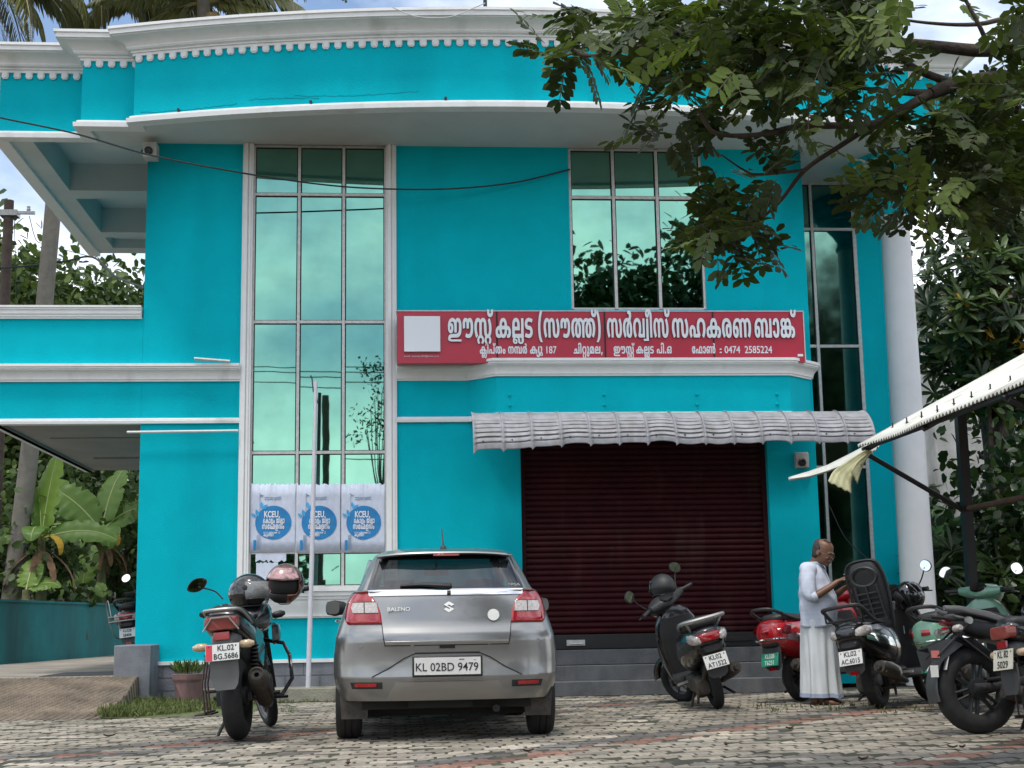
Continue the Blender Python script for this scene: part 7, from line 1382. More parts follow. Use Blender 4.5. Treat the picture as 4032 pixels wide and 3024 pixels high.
def banana(label, base, H, spec, seed, yellow=True):
    t = thing('banana_plant', label, 'plant', base, group='banana plants behind the teal wall'); rg = random.Random(seed)
    mb = MB(); mb.tube([(0, 0, -.1), (.03, 0, H*.5), (0, 0, H)], [.13, .11, .07], 12, 4); mb.build('stem', STEMM, t)
    for k, (az, el, L_, W_, dr, tw, ti) in enumerate(spec):
        rows, P = banana_leaf_rows(rg, (0, 0, H-.05), R(az), R(el), L_, W_, R(dr), R(tw)); mb = MB(); mb.grid(rows); o = mb.build('leaf', L_BAN, t, ang=0, weld=False)
        for f in o.data.polygons: f.use_smooth = True
        a = o.data.attributes.new('tint', 'FLOAT', 'POINT'); a.data.foreach_set('value', np.clip(np.full(len(o.data.vertices), ti)+np.random.default_rng(k).normal(size=len(o.data.vertices))*.05, 0, 1).astype(np.float32))
        mb = MB(); mb.tube(P, [.022, .014, .005], 6); mb.build('midrib', RIBM, o)
    mb = MB()
    for k in range(7):
        a = rg.uniform(0, 6.28); rows, P = banana_leaf_rows(rg, (math.cos(a)*.07, math.sin(a)*.07, H*.9), a, R(-30), rg.uniform(.7, 1.2), .16, R(60)); mb.grid(rows)
    mb.build('dry_leaves', DEADL, t, ang=0)
    if yellow:
        mb = MB(); rows, P = banana_leaf_rows(rg, (0, -.05, H), R(rg.uniform(200, 340)), R(10), .8, .22, R(120)); mb.grid(rows); o = mb.build('yellow_leaf', L_YEL, t, ang=0)
        a = o.data.attributes.new('tint', 'FLOAT', 'POINT'); a.data.foreach_set('value', np.random.default_rng(1).random(len(o.data.vertices)).astype(np.float32))
def bx_(u, y): return PY(u, 2250, y).x
banana('banana plant with one tall upright light green leaf, nearest the palm trunk', (bx_(158, 28.5), 28.5, .25), 2.45, [(60, 82, 1.75, .66, 10, 0, .98), (120, 78, 1.1, .45, 20, 20, .6), (0, 18, 1.5, .5, 50, 65, .4), (185, 25, .9, .5, 80, -55, .5), (-90, 40, 1.0, .5, 120, 0, .35)], 1)
banana('banana plant with broad arching dark leaves in the middle of the group', (bx_(395, 32.), 32., .2), 2.85, [(172, 52, 1.75, .85, 35, -60, .45), (20, 50, 1.5, .7, 80, 50, .4), (185, 22, 2.1, .72, 95, -62, .35), (-70, 20, 1.3, .6, 110, 0, .55), (70, 75, 1.8, .65, 40, 0, .5), (-120, 0, 1.0, .6, 80, 10, .6)], 2)
banana('banana plant next to the turquoise wall corner', (bx_(500, 33.4), 33.4, .2), 2.75, [(165, 40, 1.4, .75, 80, -55, .6), (190, 12, 1.3, .65, 90, -60, .55), (20, 50, 1.6, .7, 80, 55, .45), (-100, 20, 1.2, .7, 110, 0, .5), (100, 65, 1.9, .7, 60, 0, .4)], 3)
banana('small banana sucker with heart shaped yellow green leaves in front of the group', (bx_(325, 30.4), 30.4, .2), 1.55, [(70, 78, 1.0, .55, 20, 0, .9), (200, 15, 1.0, .45, 90, -55, .85), (-40, 25, .8, .4, 100, 20, .8)], 4, False)
banana('small banana sucker with one striped leaf beside the palm', (bx_(105, 27.8), 27.8, .25), 1.4, [(80, 70, .8, .5, 30, 0, .95), (20, 40, .7, .4, 80, 40, .7)], 5, False)
banana('large single-leaved banana plant in the shade right of the white column', (PY(3650, 2100, 20).x, 20.2, 0), 1.2, [(60, 60, 1.9, .85, 30, 0, .0), (10, 40, 1.6, .7, 80, 60, .05), (150, 60, 1.5, .6, 60, -40, .0)], 6, False)
# ---------------------------------------------------------------- coconut palms
def palm(label, base, top, r, seed, nuts=False, nf=22, L0=3.6, fr=None):
    t = thing('coconut_palm', label, 'tree', base, group='coconut palms behind the building'); rg = random.Random(seed); b = Vector(base); T = Vector(top)-b
    mb = MB(); mb.tube([(0, 0, -.2), T*.3+Vector((.12, 0, 0)), T*.65+Vector((.1, 0, 0)), T], [r*1.25, r*1.05, r*.95, r*.8], 14, 14); o = mb.build('trunk', PALMBARK, t)
    C, D, Nn, Ln, Wd, Ti = [], [], [], [], [], []; rb = MB()
    for k in range(nf):
        az = 2*math.pi*k/nf*3.1+rg.uniform(-.3, .3) if fr is None or k >= len(fr) else R(fr[k][0]); el = rg.uniform(-.5, 1.2) if fr is None or k >= len(fr) else R(fr[k][1]); L_ = L0*rg.uniform(.8, 1.1); n = 34; p = T.copy(); e = el; P = []
        dr = rg.uniform(1.2, 2.0); ti = rg.random() if el < .2 else rg.random()*.5
        for i in range(n+1):
            P.append(p.copy()); d = Vector((math.cos(az)*math.cos(e), math.sin(az)*math.cos(e), math.sin(e))); p = p+d*(L_/n); e = max(-1.5, e-dr/n*(.3+1.4*i/n))
        rb.tube(P[::3], [.035, .02, .006], 5)
        for i in range(4, n+1):
            d = (P[i]-P[i-1]).normalized(); sd_ = d.cross(Z3)
            sd_ = sd_.normalized() if sd_.length > .05 else Vector((math.sin(az), -math.cos(az), 0))
            ll = .75*L_/3.6*math.sin(math.pi*min(.97, .18+.8*i/n))
            for s_ in (-1, 1):
                for q in (0, .5):
                    dd = sd_*s_*.75+d*.6-Z3*rg.uniform(.35, .8); C.append(P[i]-d*(L_/n)*q); D.append(dd); Nn.append(Vector((0, 0, 1))+sd_*s_*.5+Vector((0, -.3, 0))); Ln.append(ll*rg.uniform(.8, 1.1)); Wd.append(.05); Ti.append(min(1, max(0, ti+rg.gauss(0, .1))))
    leaves('crown', C, D, Nn, Ln, Wd, L_PALM, t, Ti, droop=.3); rb.build('frond_ribs', mat('frond_rib', (.20, .18, .06), .6), t, ang=0)
    if nuts:
        for k in range(9):
            a = rg.uniform(0, 6.28); mb = MB(); c = T+Vector((math.cos(a)*.28, math.sin(a)*.28-.1, -.35-rg.random()*.35)); mb.lathe([(.0, -.14), (.08, -.11), (.115, 0), (.085, .1), (0, .13)], c, (.2*math.cos(a), .2, 1), 12); mb.build('coconut', mat('coconut_husk', (.24, .17, .07), .7, var=.3, vs=8), t)
p0 = PY(25, 2240, 28.5); p1 = PY(292, -230, 28.5)
palm('coconut palm with a tall curved grey trunk left of the building', (p0.x, 28.5, .2), p1, .17, 2, nf=20, L0=3.4, fr=[(-10, -25), (-40, -45), (12, -30), (170, 0), (-25, -5), (20, -10), (-160, 20)])
p1 = PY(800, 5, 27.); palm('coconut palm with a bunch of brown nuts just above the parapet', (p1.x+.5, 27, .2), p1, .16, 4, nuts=True, nf=18, L0=3.0, fr=[(-10, 30), (10, 60), (190, 15), (-80, 40), (170, -10), (200, 40), (-20, -5)])
p1 = PY(-60, -140, 27.); palm('coconut palm mostly beyond the left picture edge, only frond tips showing', (p1.x-1.2, 27.5, .2), p1, .16, 6, nf=18, L0=3.2, fr=[(-20, 0), (0, -15), (-50, -20), (10, -30)])
p1 = PY(560, -10, 31.); palm('coconut palm farther back, its fronds between the other two palms', (p1.x+1.3, 31, .2), p1, .16, 8, nf=20, L0=3.2)
# ---------------------------------------------------------------- utility pole and lines at the left
PW = mat('weathered_pole_wood', (.075, .055, .045), .9, var=.3, vs=6, bump=.4, bs=30)
p0 = PY(15, 1300, 29); p1 = PY(36, 790, 29); up_ = thing('utility_pole', 'weathered dark utility pole with steel cross arm at the left edge', 'pole', (p0.x, 29, 0))
mb = MB(); mb.tube([(0, 0, -.2), (p1.x-p0.x, 0, p1.z)], [.13, .10], 12); mb.build('pole', PW, up_)
za = zat(60, 843, 29); mb = MB(); mb.box(-.75, .55, -.13, -.07, za-.03, za+.03); mb.box(-.16, .2, -.14, .14, za-.06, za+.06); mb.build('cross_arm', STEEL, up_)
for x in (-.6, -.3, .42): mb = MB(); mb.lathe([(0, 0), (.03, 0), (.045, .04), (.03, .07), (.04, .1), (0, .12)], (x, -.1, za+.03), (0, 0, 1), 10); mb.build('insulator', GREYPLAS, up_)
cable([(-60, 1060, 28.7), (130, 1045, 28.7), (250, 1030, 28.6), (363, 1012, 28.5), (450, 1085, 27), (570, 1135, 25)], .02, 'twisted black power cable below the cross arm', smooth=6)
cable([(115, 850, 28.9), (140, 940, 28.9), (170, 960, 28.8), (260, 985, 28.8), (363, 1012, 28.5)], .008, 'thin grey wire drooping from the cross arm', smooth=6)
cable([(55, 830, 28.9), (60, 1000, 28.9), (62, 1210, 28.9), (60, 1300, 28.9)], .008, 'thin wire running down beside the utility pole', smooth=4)
# ---------------------------------------------------------------- house behind the right thicket
hs = thing('neighbour_house', 'weathered pale house showing through the leaves right of the column', 'house', (10.6, 31, 0))
hx = PY(3650, 1200, 31).x-10.6; mb = MB(); mb.box(hx, hx+4, 0, 4, 0, zat(3650, 1150, 31)); mb.build('wall', mat('weathered_white_wall', (.42, .42, .40), .9, var=.25, vs=2, stain=((.12, .12, .11), .7, 1.2, .45, .65)), hs)
mb = MB(); mb.box(hx-.15, hx+4.2, -.2, 4.2, zat(3650, 1150, 31), zat(3650, 1150, 31)+.15); mb.build('roof', mat('grey_slab', (.3, .3, .29), .9, var=.2), hs)
mb = MB(); mb.box(-.2+hx+.9, hx+1.7, -.02, .05, zat(3650, 1150, 31)-1.6, zat(3650, 1150, 31)-.5); mb.build('window', DARKIN, hs)
hl = thing('yard_shed', 'pale concrete shed wall behind the banana plants', 'shed', (PY(170, 2150, 33).x, 33.5, 0)); mb = MB(); mb.box(-1.2, 1.4, 0, 2, 0, 2.6); mb.build('wall', mat('shed_wall', (.34, .32, .29), .9, var=.2, vs=2), hl); mb = MB(); mb.box(-1.35, 1.55, -.2, 2.2, 2.6, 2.75); mb.build('roof', mat('grey_slab', (.3, .3, .29)), hl)
# ---------------------------------------------------------------- trees and poles across the road, seen in the mirror glass
def across(u, v, w, h, lab, sd_, y=-16., lf=(.45, .22), n=3600, cl=.5): # a picture pixel of the window mirrored back to distance y
    d = ray(u, v); t = FY/d.y; P = Vector((d.x*t, FY, CAMH+d.z*t)); t2 = (FY-y)/d.y; x = P.x+d.x*t2; z = P.z+d.z*t2
    tree('roadside_tree', lab, (x, y, 0), [((0, 0, z-h*.5), (w, 2.2, h*.5), 3), ((w*.5, .5, z-h*.9), (w*.8, 2, h*.4), 2), ((-w*.5, .5, z-h*.9), (w*.8, 2, h*.4), 2)], lf, L_DARK, .22 if n > 999 else .04, n, group='trees across the road', seed=sd_, clump=cl, tint=(0, .6))
for k, (u, v, w, h, lab) in enumerate(((2340, 1000, 1.9, 5, 'rounded roadside tree mirrored left in the upper right window'), (2560, 1040, 2.0, 5, 'roadside tree mirrored in the middle of the upper right window'), (2730, 890, 2.2, 6, 'tallest roadside tree mirrored in the upper right window'), (3250, 900, 3.2, 7, 'large roadside tree mirrored in the strip window'), (3600, 1100, 3.6, 7, 'broad roadside tree beyond the mirrored strip window'), (3000, 1250, 2.8, 6, 'low roadside tree between the mirrored windows'), (3330, 1650, 3.0, 5, 'leafy roadside tree mirrored low in the strip window'), (420, 1500, 3.5, 5, 'low roadside tree across the road on the left'), (2080, 1800, 2.2, 3.5, 'small roadside tree mirrored behind the sign board'), (1040, 2180, 1.1, 2.2, 'small roadside bush mirrored under the posters'))): across(u, v, w, h, lab, 50+k)
across(1505, 1380, .55, 2.6, 'slim leafy sapling mirrored in the right edge of the tall window', 70, y=-8, lf=(.14, .06), n=420, cl=.16)
mb = MB()
def mir(u, v, y):
    d = ray(u, v); t = FY/d.y; P = Vector((d.x*t, FY, CAMH+d.z*t)); t2 = (FY-y)/d.y; return Vector((P.x+d.x*t2, y, P.z+d.z*t2))
q = mir(1266, 1545, -9); rp = thing('utility_pole', 'dark roadside pole mirrored behind the flagpole in the tall window', 'pole', (q.x, -9, 0)); mb = MB(); mb.tube([(0, 0, -.1), (0, 0, q.z)], .11, 10); mb.build('pole', PW, rp)
for k, (v0, v1, lab) in enumerate(((1442, 1447, 'upper mirrored power line'), (1462, 1468, 'second mirrored power line'), (1503, 1509, 'third mirrored power line'), (1770, 1800, 'lowest mirrored power line'))):
    a, b = mir(700, v0-8, -9), mir(1900, v1+8, -9); mb = MB(); mb.tube([a, (a+b)/2-Z3*.06, b], .018, 5, 4); o = mb.build('power_line', CABLE); tag(o, lab+' across the road', 'cable')
# ---------------------------------------------------------------- grass, pot
def grass():
    rg = random.Random(5); C, D, Nn, Ln, Ti = [], [], [], [], []
    def put(x, y, n, h, s):
        for _ in range(n): C.append((x+rg.gauss(0, s), y+rg.gauss(0, s), 0)); D.append((rg.gauss(0, .45), rg.gauss(0, .45), 1)); Nn.append((rg.gauss(0, 1), rg.gauss(0, 1), .2)); Ln.append(h*rg.uniform(.4, 1.3)); Ti.append(rg.random())
    for _ in range(520):
        y = rg.uniform(15.1, 17.2); xa = -2.97; xb = np.interp(y, [15.0, 15.6, 16.6, 17.2], [-2.75, -2.2, -1.7, -1.6]); x = xa+(xb-xa)*rg.random()**1.3; put(x, y, 9, .13*(1-.5*(x-xa)/(xb-xa+.01)), .05)
    for _ in range(40): put(rg.uniform(-1.6, 1.0), 17.24, 5, .05, .03)
    for u, v in ((3430, 2792), (3520, 2770), (3210, 2790), (3300, 2800), (2980, 2790), (3120, 2785), (3060, 2805), (3600, 2800), (3700, 2780), (3350, 2785), (3480, 2810), (3900, 2760), (1150, 2805)):
        p = PZ(u, v); put(p.x, p.y, 14, .06, .07)
    o = leaves('grass', C, D, Nn, Ln, .012, L_GRASS, None, Ti, droop=.25); tag(o, 'short rough grass beside the ramp and in the paving joints', 'grass', kind='stuff')
grass()
sheet('grass_soil', -3.0, -1.5, 15.0, 17.27, .004, mat('grassy_soil', (.10, .085, .045), .95, var=.4, vs=9, hue=(.09, .12, .035)))
POTM = mat('faded_clay_pot', (.26, .15, .14), .85, var=.2, vs=8, stain=((.09, .07, .06), .6, 4, .5, .65))
p = PZ(806, 2752); pt = thing('plant_pot', 'faded pinkish clay pot with diagonal grooves by the plinth', 'plant pot', (p.x, 17.15, 0))
rings = []
for j in range(22):
    z = .36*j/21; r0 = .125+.05*z/.36; rings.append([Vector((math.cos(a)*rr, math.sin(a)*rr, z)) for a in [2*math.pi*k/72 for k in range(72)] for rr in [r0+(.012*max(0, math.sin(6*a+z*14)-.2) if z < .28 else .018)]])
mb = MB(); mb.loft(rings); mb.build('pot', POTM, pt, ang=50)
C = [(random.Random(k).uniform(-.12, .12), random.Random(k+90).uniform(-.12, .12), .36) for k in range(90)]
leaves('plant', C, [(c[0]*5+.1*math.sin(i), c[1]*5, 1) for i, c in enumerate(C)], rdir(90, .3), .17, .02, L_MID, pt, NR.random(90), droop=.4)
# ---------------------------------------------------------------- fallen leaves and litter
DRYL = mat('dry_brown_leaf', (.10, .055, .03), .9, var=.4, vs=30)
rg = random.Random(77)
for k, (u, v) in enumerate(((3750, 2945), (3790, 2945), (3400, 2992), (1862, 2903), (3110, 2870), (1370, 3010), (430, 2900), (2080, 2960), (2860, 2935))):
    p = PZ(u, v, .008); mb = MB(); a = rg.uniform(0, 3); s_ = rg.uniform(.03, .05); mb.grid([[(x*s_*1.0, y*s_*(.45-.4*abs(x)), abs(y)*.012+x*x*.012) for y in (-1, 0, 1)] for x in (-1, -.5, 0, .5, 1)]); o = mb.build('fallen_leaf', DRYL, ang=0, loc=p, rot=(0, 0, a)); tag(o, 'small curled brown leaf fallen on the paving', 'leaf', group='fallen leaves on the paving')

# ================================================================ corrugated lean-to at the right
CORR = mat('white_corrugated_sheet', (.62, .62, .56), .5, var=.12, vs=5, stain=((.25, .23, .17), .6, 3, .5, .7))
CORRU = CORR
OLDY = mat('yellowed_sheet', (.46, .45, .26), .6, var=.2, vs=6, stain=((.15, .13, .06), .6, 6, .5, .68))
EX, EZ, SL = 5.0, 2.70, .52
shed = thing('lean_to_shed', 'lean-to parking shelter with torn white corrugated roof on black steel posts at the right', 'shelter', (EX, 12, 0))
def off_(mb, name, m, par=None, ang=50):
    o = mb.build(name, m, None, ang=ang); o.data.transform(Matrix.Translation((-EX, -12, 0))); o.parent = par or shed; return o
rows = []
for i in range(13):
    x = EX+3.1*i/12; row = []
    for j in range(0, 421):
        y = 14.95-j*.0165; c = math.cos(j*.0165/.076*2*math.pi)*.018; sag = .05*math.sin(y*1.3)*(1-i/12); row.append((x-.03*math.sin(y*2.1)*(i == 0), y, EZ+SL*(x-EX)+c+sag*.4))
    rows.append(row)
mb = MB(); mb.grid(rows); rf = off_(mb, 'roof_sheet', CORR); so = rf.modifiers.new('t', 'SOLIDIFY'); so.thickness = .004
hk = MB()
for j in range(11):
    y = 14.6-j*.42
    for x in (EX+.28, ): hk.tube([(x, y, EZ+SL*(x-EX)-.02), (x, y, EZ+SL*(x-EX)+.07)], .008, 6); hk.lathe([(0, 0), (.022, 0), (0, .015)], (x, y, EZ+SL*(x-EX)+.02), (0, 0, 1), 8)
off_(hk, 'roof_hook', BLACKM)
# torn sheet drooping towards the strip window
a = [(3500, 1712), (3430, 1748), (3340, 1795), (3260, 1835), (3180, 1862), (3105, 1884)]; b = [(3430, 1790), (3395, 1800), (3330, 1830), (3260, 1858), (3185, 1880), (3110, 1890)]
rows = []
for k in range(26):
    t = k/25; U = np.interp(t, np.linspace(0, 1, 6), [q[0] for q in a]); V = np.interp(t, np.linspace(0, 1, 6), [q[1] for q in a]); U2 = np.interp(t, np.linspace(0, 1, 6), [q[0] for q in b]); V2 = np.interp(t, np.linspace(0, 1, 6), [q[1] for q in b])
    p, q = PY(U, V, 15.5+t*.9), PY(U2, V2, 14.9+t*.9); rows.append([p+(q-p)*i/20+Vector((0, 0, .013*math.cos(i/20*2*math.pi*6))) for i in range(21)])
mb = MB(); mb.grid(rows); o = off_(mb, 'torn_sheet', CORR); so = o.modifiers.new('t', 'SOLIDIFY'); so.thickness = .004
for (pts, w, lab) in (([(3420, 1775), (3370, 1820), (3320, 1870), (3306, 1920)], .16, 'loose_strip'), ([(3415, 1790), (3385, 1830), (3362, 1880)], .05, 'loose_strip')):
    P = cat_rom([PY(u, v, 14.8-.1*k) for k, (u, v) in enumerate(pts)], 8); rows = []
    for k, p in enumerate(P):
        t = k/(len(P)-1); ww = w*(.35+.65*t); rows.append([p+Vector(((i/12-.5)*ww*1.6, .05*(i/12-.5), .010*math.cos(i/12*2*math.pi*3.5)-.06*(i/12-.5)*t*2)) for i in range(13)])
    mb = MB(); mb.grid(rows); o = off_(mb, lab, OLDY); so = o.modifiers.new('t', 'SOLIDIFY'); so.thickness = .004
PXx, PYy = 6.15, 14.9
def rz(x): return EZ+SL*(x-EX)
for y in (PYy, 11.2): mb = MB(); mb.box(PXx-.05, PXx+.05, y-.05, y+.05, 0, rz(PXx)-.05); off_(mb, 'post', BLACKM, ang=0)
for y in (PYy, 11.2): mb = MB(); mb.tube([(EX+.05, y, rz(EX)-.06), (PXx, y, 1.98)], .028, 8); off_(mb, 'brace', BLACKM)
mb = MB(); mb.tube([(PXx, PYy, 2.02), (PXx+.02, 11.2, 2.02)], .028, 8); off_(mb, 'side_rail', mat('rusty_rail', (.10, .05, .035), .8, var=.4, vs=15))
mb = MB()
for y in (PYy-.06, 13.1, 11.26): mb.tube([(EX+.03, y, rz(EX)-.05), (8.1, y, rz(8.1)-.05)], .03, 6)
for x in (EX+.08, 6.0, 7.2): mb.tube([(x, 15.0, rz(x)-.055), (x, 8.0, rz(x)-.055)], .024, 6)
off_(mb, 'roof_frame', BLACKM)
mb = MB(); mb.grid([[(x, 15-.019*j, rz(8.1)-.42*(x-8.1)+.016*math.cos(j*1.57)) for j in range(370)] for x in (8.1, 9.5, 11.8)]); o = off_(mb, 'far_roof_sheet', mat('brown_old_sheet', (.30, .27, .22), .8, var=.3, vs=3))

# ================================================================ the man with the phone
SKIN = mat('brown_skin', (.16, .075, .042), .5, var=.12, vs=25, sub=.08)
HAIR = mat('grey_black_hair', (.018, .016, .016), .8, var=.5, vs=60, hue=(.05, .047, .045))
SHIRT = mat('pale_check_shirt', (.56, .60, .68), .85, var=.06, vs=14, bump=.12, bs=200)
MUNDU = mat('white_mundu_cloth', (.66, .69, .70), .85, var=.05, vs=6, bump=.12, bs=250)
MHEM = mat('blue_grey_hem', (.34, .40, .54), .85)
def add_check():
    nt = SHIRT.node_tree; N = nt.nodes; L = nt.links; b = N['Principled BSDF']; src = b.inputs['Base Color'].links[0].from_socket
    tc = N.new('ShaderNodeTexCoord'); last = src
    for ax, sc_ in (('X', 9.), ('Z', 7.)):
        w = N.new('ShaderNodeTexWave'); w.bands_direction = ax; w.inputs['Scale'].default_value = sc_; w.inputs['Distortion'].default_value = .6; L.new(tc.outputs['Object'], w.inputs[0])
        r = N.new('ShaderNodeValToRGB'); r.color_ramp.elements[0].position = .72; r.color_ramp.elements[1].position = .95; L.new(w.outputs[0], r.inputs[0])
        mu = N.new('ShaderNodeMath'); mu.operation = 'MULTIPLY'; mu.inputs[1].default_value = .22; L.new(r.outputs[0], mu.inputs[0])
        x = N.new('ShaderNodeMix'); x.data_type = 'RGBA'; L.new(mu.outputs[0], x.inputs[0]); L.new(last, x.inputs[6]); x.inputs[7].default_value = (.40, .46, .60, 1); last = x.outputs[2]
    L.new(last, b.inputs['Base Color'])
add_check()
def build_person(loc, rz, sc_):
    p = thing('person', 'man in a pale checked shirt and long white mundu looking down at his phone', 'person', loc, (0, 0, R(rz))); p.scale = (sc_*1.1, sc_*1.1, sc_)
    # head frame: bowed forward
    HT = Matrix.Translation((0, -.055, 1.475)) @ Matrix.Rotation(R(24), 4, 'X') @ Matrix.Rotation(R(-6), 4, 'Z')
    mb = MB(); mb.T = HT
    # head: rings up the head, y- is the face
    H = [(-.02, .052, .055, .012), (.0, .058, .075, -.008), (.02, .062, .088, -.016), (.05, .067, .096, -.012), (.08, .071, .099, -.004), (.115, .075, .099, .004), (.15, .076, .098, .010), (.185, .070, .090, .014), (.21, .056, .072, .016), (.225, .036, .048, .016), (.232, .012, .016, .016)]
    mb.loft([ring((0, yc, z), X3, Y3, a, b, 2.15, 24) for z, a, b, yc in H])
    # nose, brow, ears, cheeks, jaw, lips
    mb.loft([ring((0, y, z), X3, Z3, a, b, 2, 12) for y, z, a, b in ((-.075, .083, .012, .03), (-.105, .072, .014, .022), (-.122, .064, .013, .012), (-.128, .06, .006, .005))])
    mb.tube([(-.055, -.078, .112), (-.02, -.098, .118), (.02, -.098, .118), (.055, -.078, .112)], .010, 8, 4)
    for s in (-1, 1):
        mb.loft([ring((s*x, .012, .085), Y3, Z3, a, b, 2, 14) for x, a, b in ((.068, .018, .028), (.078, .022, .034), (.088, .020, .032), (.09, .012, .02))])
        mb.loft([ring((s*.04, -.07, .06), X3, Z3, .02, .02, 2, 10), ring((s*.04, -.088, .06), X3, Z3, .016, .016, 2, 10), ring((s*.04, -.093, .06), X3, Z3, .006, .006, 2, 10)])
    mb.tube([(-.024, -.098, .030), (0, -.107, .031), (.024, -.098, .030)], .007, 8, 4); mb.tube([(-.022, -.096, .019), (0, -.104, .018), (.022, -.096, .019)], .008, 8, 4)
    mb.loft([ring((0, -.07, -.005), X3, Z3, .03, .02, 2, 12), ring((0, -.098, -.006), X3, Z3, .024, .016, 2, 12), ring((0, -.103, -.006), X3, Z3, .01, .008, 2, 12)])
    mb.T = None
    mb.tube([(0, .02, 1.36), (0, -.005, 1.44), (0, -.04, 1.50)], [.062, .056, .056], 16)
    mb.loft([ring((0, y, z), X3, Y3, a, b, 2.3, 24) for z, a, b, y in ((.85, .16, .12, 0), (1.0, .165, .135, -.015), (1.15, .165, .13, -.01), (1.3, .175, .11, .005), (1.38, .16, .09, .01), (1.42, .09, .07, .01))])
    # arms
    ARM = {-1: [(-.175, .01, 1.37), (-.225, .0, 1.24), (-.245, -.03, 1.10), (-.18, -.16, 1.175), (-.115, -.265, 1.26)], 1: [(.175, .01, 1.37), (.225, 0, 1.24), (.235, -.05, 1.10), (.16, -.17, 1.13), (.085, -.265, 1.19)]}
    for s in (-1, 1): mb.tube(ARM[s], [.052, .046, .042, .038, .027], 14, 6)
    # legs, feet
    for s in (-1, 1):
        mb.tube([(s*.09, 0, .88), (s*.095, -.01, .5), (s*.095, .01, .08)], [.08, .058, .038], 14, 4)
        mb.loft([ring((s*.10, y, z), X3, Z3, a, b, 2.4, 14) for y, a, b, z in ((.055, .025, .025, .035), (.03, .034, .042, .045), (-.03, .038, .04, .04), (-.10, .045, .026, .03), (-.15, .044, .016, .022), (-.17, .03, .01, .018))])
        for k in range(5): mb.tube([(s*(.10+(-.036+.017*k)), -.15, .022), (s*(.10+(-.038+.018*k)), -.19+.008*k*(1 if k else .3), .015)], [.010, .008] if k else [.013, .011], 8)
    # hands: palm plus five bent fingers
    def hand(wr, fwd, up, s, curls, spread=.0):
        f = Vector(fwd).normalized(); u = Vector(up).normalized(); l = f.cross(u).normalized()*s; u = l.cross(f)*s*1.0
        w = Vector(wr); rr = [ring(w+f*d, l, u, a, b, 2.4, 14) for d, a, b in ((-.01, .026, .02), (.02, .034, .018), (.06, .042, .016), (.085, .040, .013), (.095, .03, .008))]; mb.loft(rr)
        for k, (cu, ln) in enumerate(zip(curls, (.068, .076, .071, .055))):
            b0 = w+f*.082+l*(.031-.0205*k); d = f.copy(); P = [b0-f*.015, b0]; ang = 0
            for j, q in enumerate((.45, .32, .26)):
                ang += cu*(1.0, .9, .6)[j]; d = f*math.cos(ang)-u*math.sin(ang)+l*(.06-.04*k)*spread; P.append(P[-1]+d*ln*q)
            mb.tube(P, [.0095, .0095, .009, .008, .0065], 8, 2)
        tb = w+f*.025+l*.032; mb.tube([tb-l*.012, tb+l*.014+f*.012-u*.006, tb+l*.022+f*.042-u*.016, tb+l*.014+f*.062-u*.024], [.014, .012, .0105, .008], 8, 3)
    hand((-.115, -.265, 1.26), (.45, -.72, .40), (-.25, .25, .9), 1, (.35, .55, .7, .8), .6)
    hand((.085, -.265, 1.19), (-.35, -.85, .28), (-.2, .2, -.9), 1, (.75, .8, .85, .9))
    body = mb.build('body', SKIN, p, ang=0, weld=False)
    rm = body.modifiers.new('fuse', 'REMESH'); rm.mode = 'VOXEL'; rm.voxel_size = .006; rm.use_smooth_shade = True
    sm = body.modifiers.new('soft', 'SMOOTH'); sm.factor = .4; sm.iterations = 3
    # hair, moustache, eyebrows, eyes, glasses
    mb = MB(); mb.T = HT; rows = []
    for z, a, b, yc in H[2:]:
        lim = interp(z, [.0, .05, .1, .125, .15, .185, .21, .235], [115, 108, 100, 84, 98, 120, 150, 170]); k = 1.05
        if z > .215: continue
        rows.append([Vector((math.sin(R(q))*a*(k+.03), yc-math.cos(R(q))*b*k, z+.004)) for q in np.linspace(lim, 360-lim, 30)])
    mb.grid(rows); o = mb.build('hair', HAIR, body, ang=60); so = o.modifiers.new('t', 'SOLIDIFY'); so.thickness = .010; so.offset = .3; o.parent = p
    mb = MB(); mb.T = HT; rows = []
    for q in np.linspace(-55, 55, 9): rows.append([Vector((math.sin(R(q))*.060, .016-math.cos(R(q))*.075*t-.002, .212+.022*(1-t)**.5)) for t in (.78, .5, .2, .0, -.3)])
    mb.grid(rows); o = mb.build('thin_hair', mat('thin_hair_on_scalp', (.09, .055, .04), .7, var=.3, vs=40), p)
    so = o.modifiers.new('t', 'SOLIDIFY'); so.thickness = .004
    mb = MB(); mb.T = HT; mb.tube([(-.034, -.094, .036), (-.015, -.110, .043), (0, -.114, .044), (.015, -.110, .043), (.034, -.094, .036)], [.004, .008, .008, .008, .004], 8, 4); mb.build('moustache', mat('grey_moustache', (.17, .16, .15), .8, var=.3, vs=80), p)
    for s in (-1, 1):
        mb = MB(); mb.T = HT; mb.tube([(s*.016, -.104, .117), (s*.035, -.098, .122), (s*.055, -.08, .117)], [.004, .005, .003], 6, 4); mb.build('eyebrow', HAIR, p)
        mb = MB(); mb.T = HT; mb.lathe([(0, -.012), (.008, -.009), (.012, 0), (.008, .009), (0, .012)], (s*.032, -.082, .095), (0, -1, 0), 12); mb.build('eye', mat('eye', (.10, .085, .075), .2), p)
    mb = MB(); mb.T = HT
    for s in (-1, 1):
        mb.tube([Vector((s*.034+math.cos(a)*.024, -.108+abs(math.cos(a))*.004, .088+math.sin(a)*.016)) for a in np.linspace(0, 2*math.pi, 17)], .0016, 5)
        mb.tube([(s*.058, -.104, .093), (s*.080, -.04, .098), (s*.086, .015, .098), (s*.083, .03, .08)], .0018, 5, 3)
    mb.tube([(-.010, -.110, .094), (0, -.114, .096), (.010, -.110, .094)], .0016, 5); mb.build('glasses', STEEL, p)
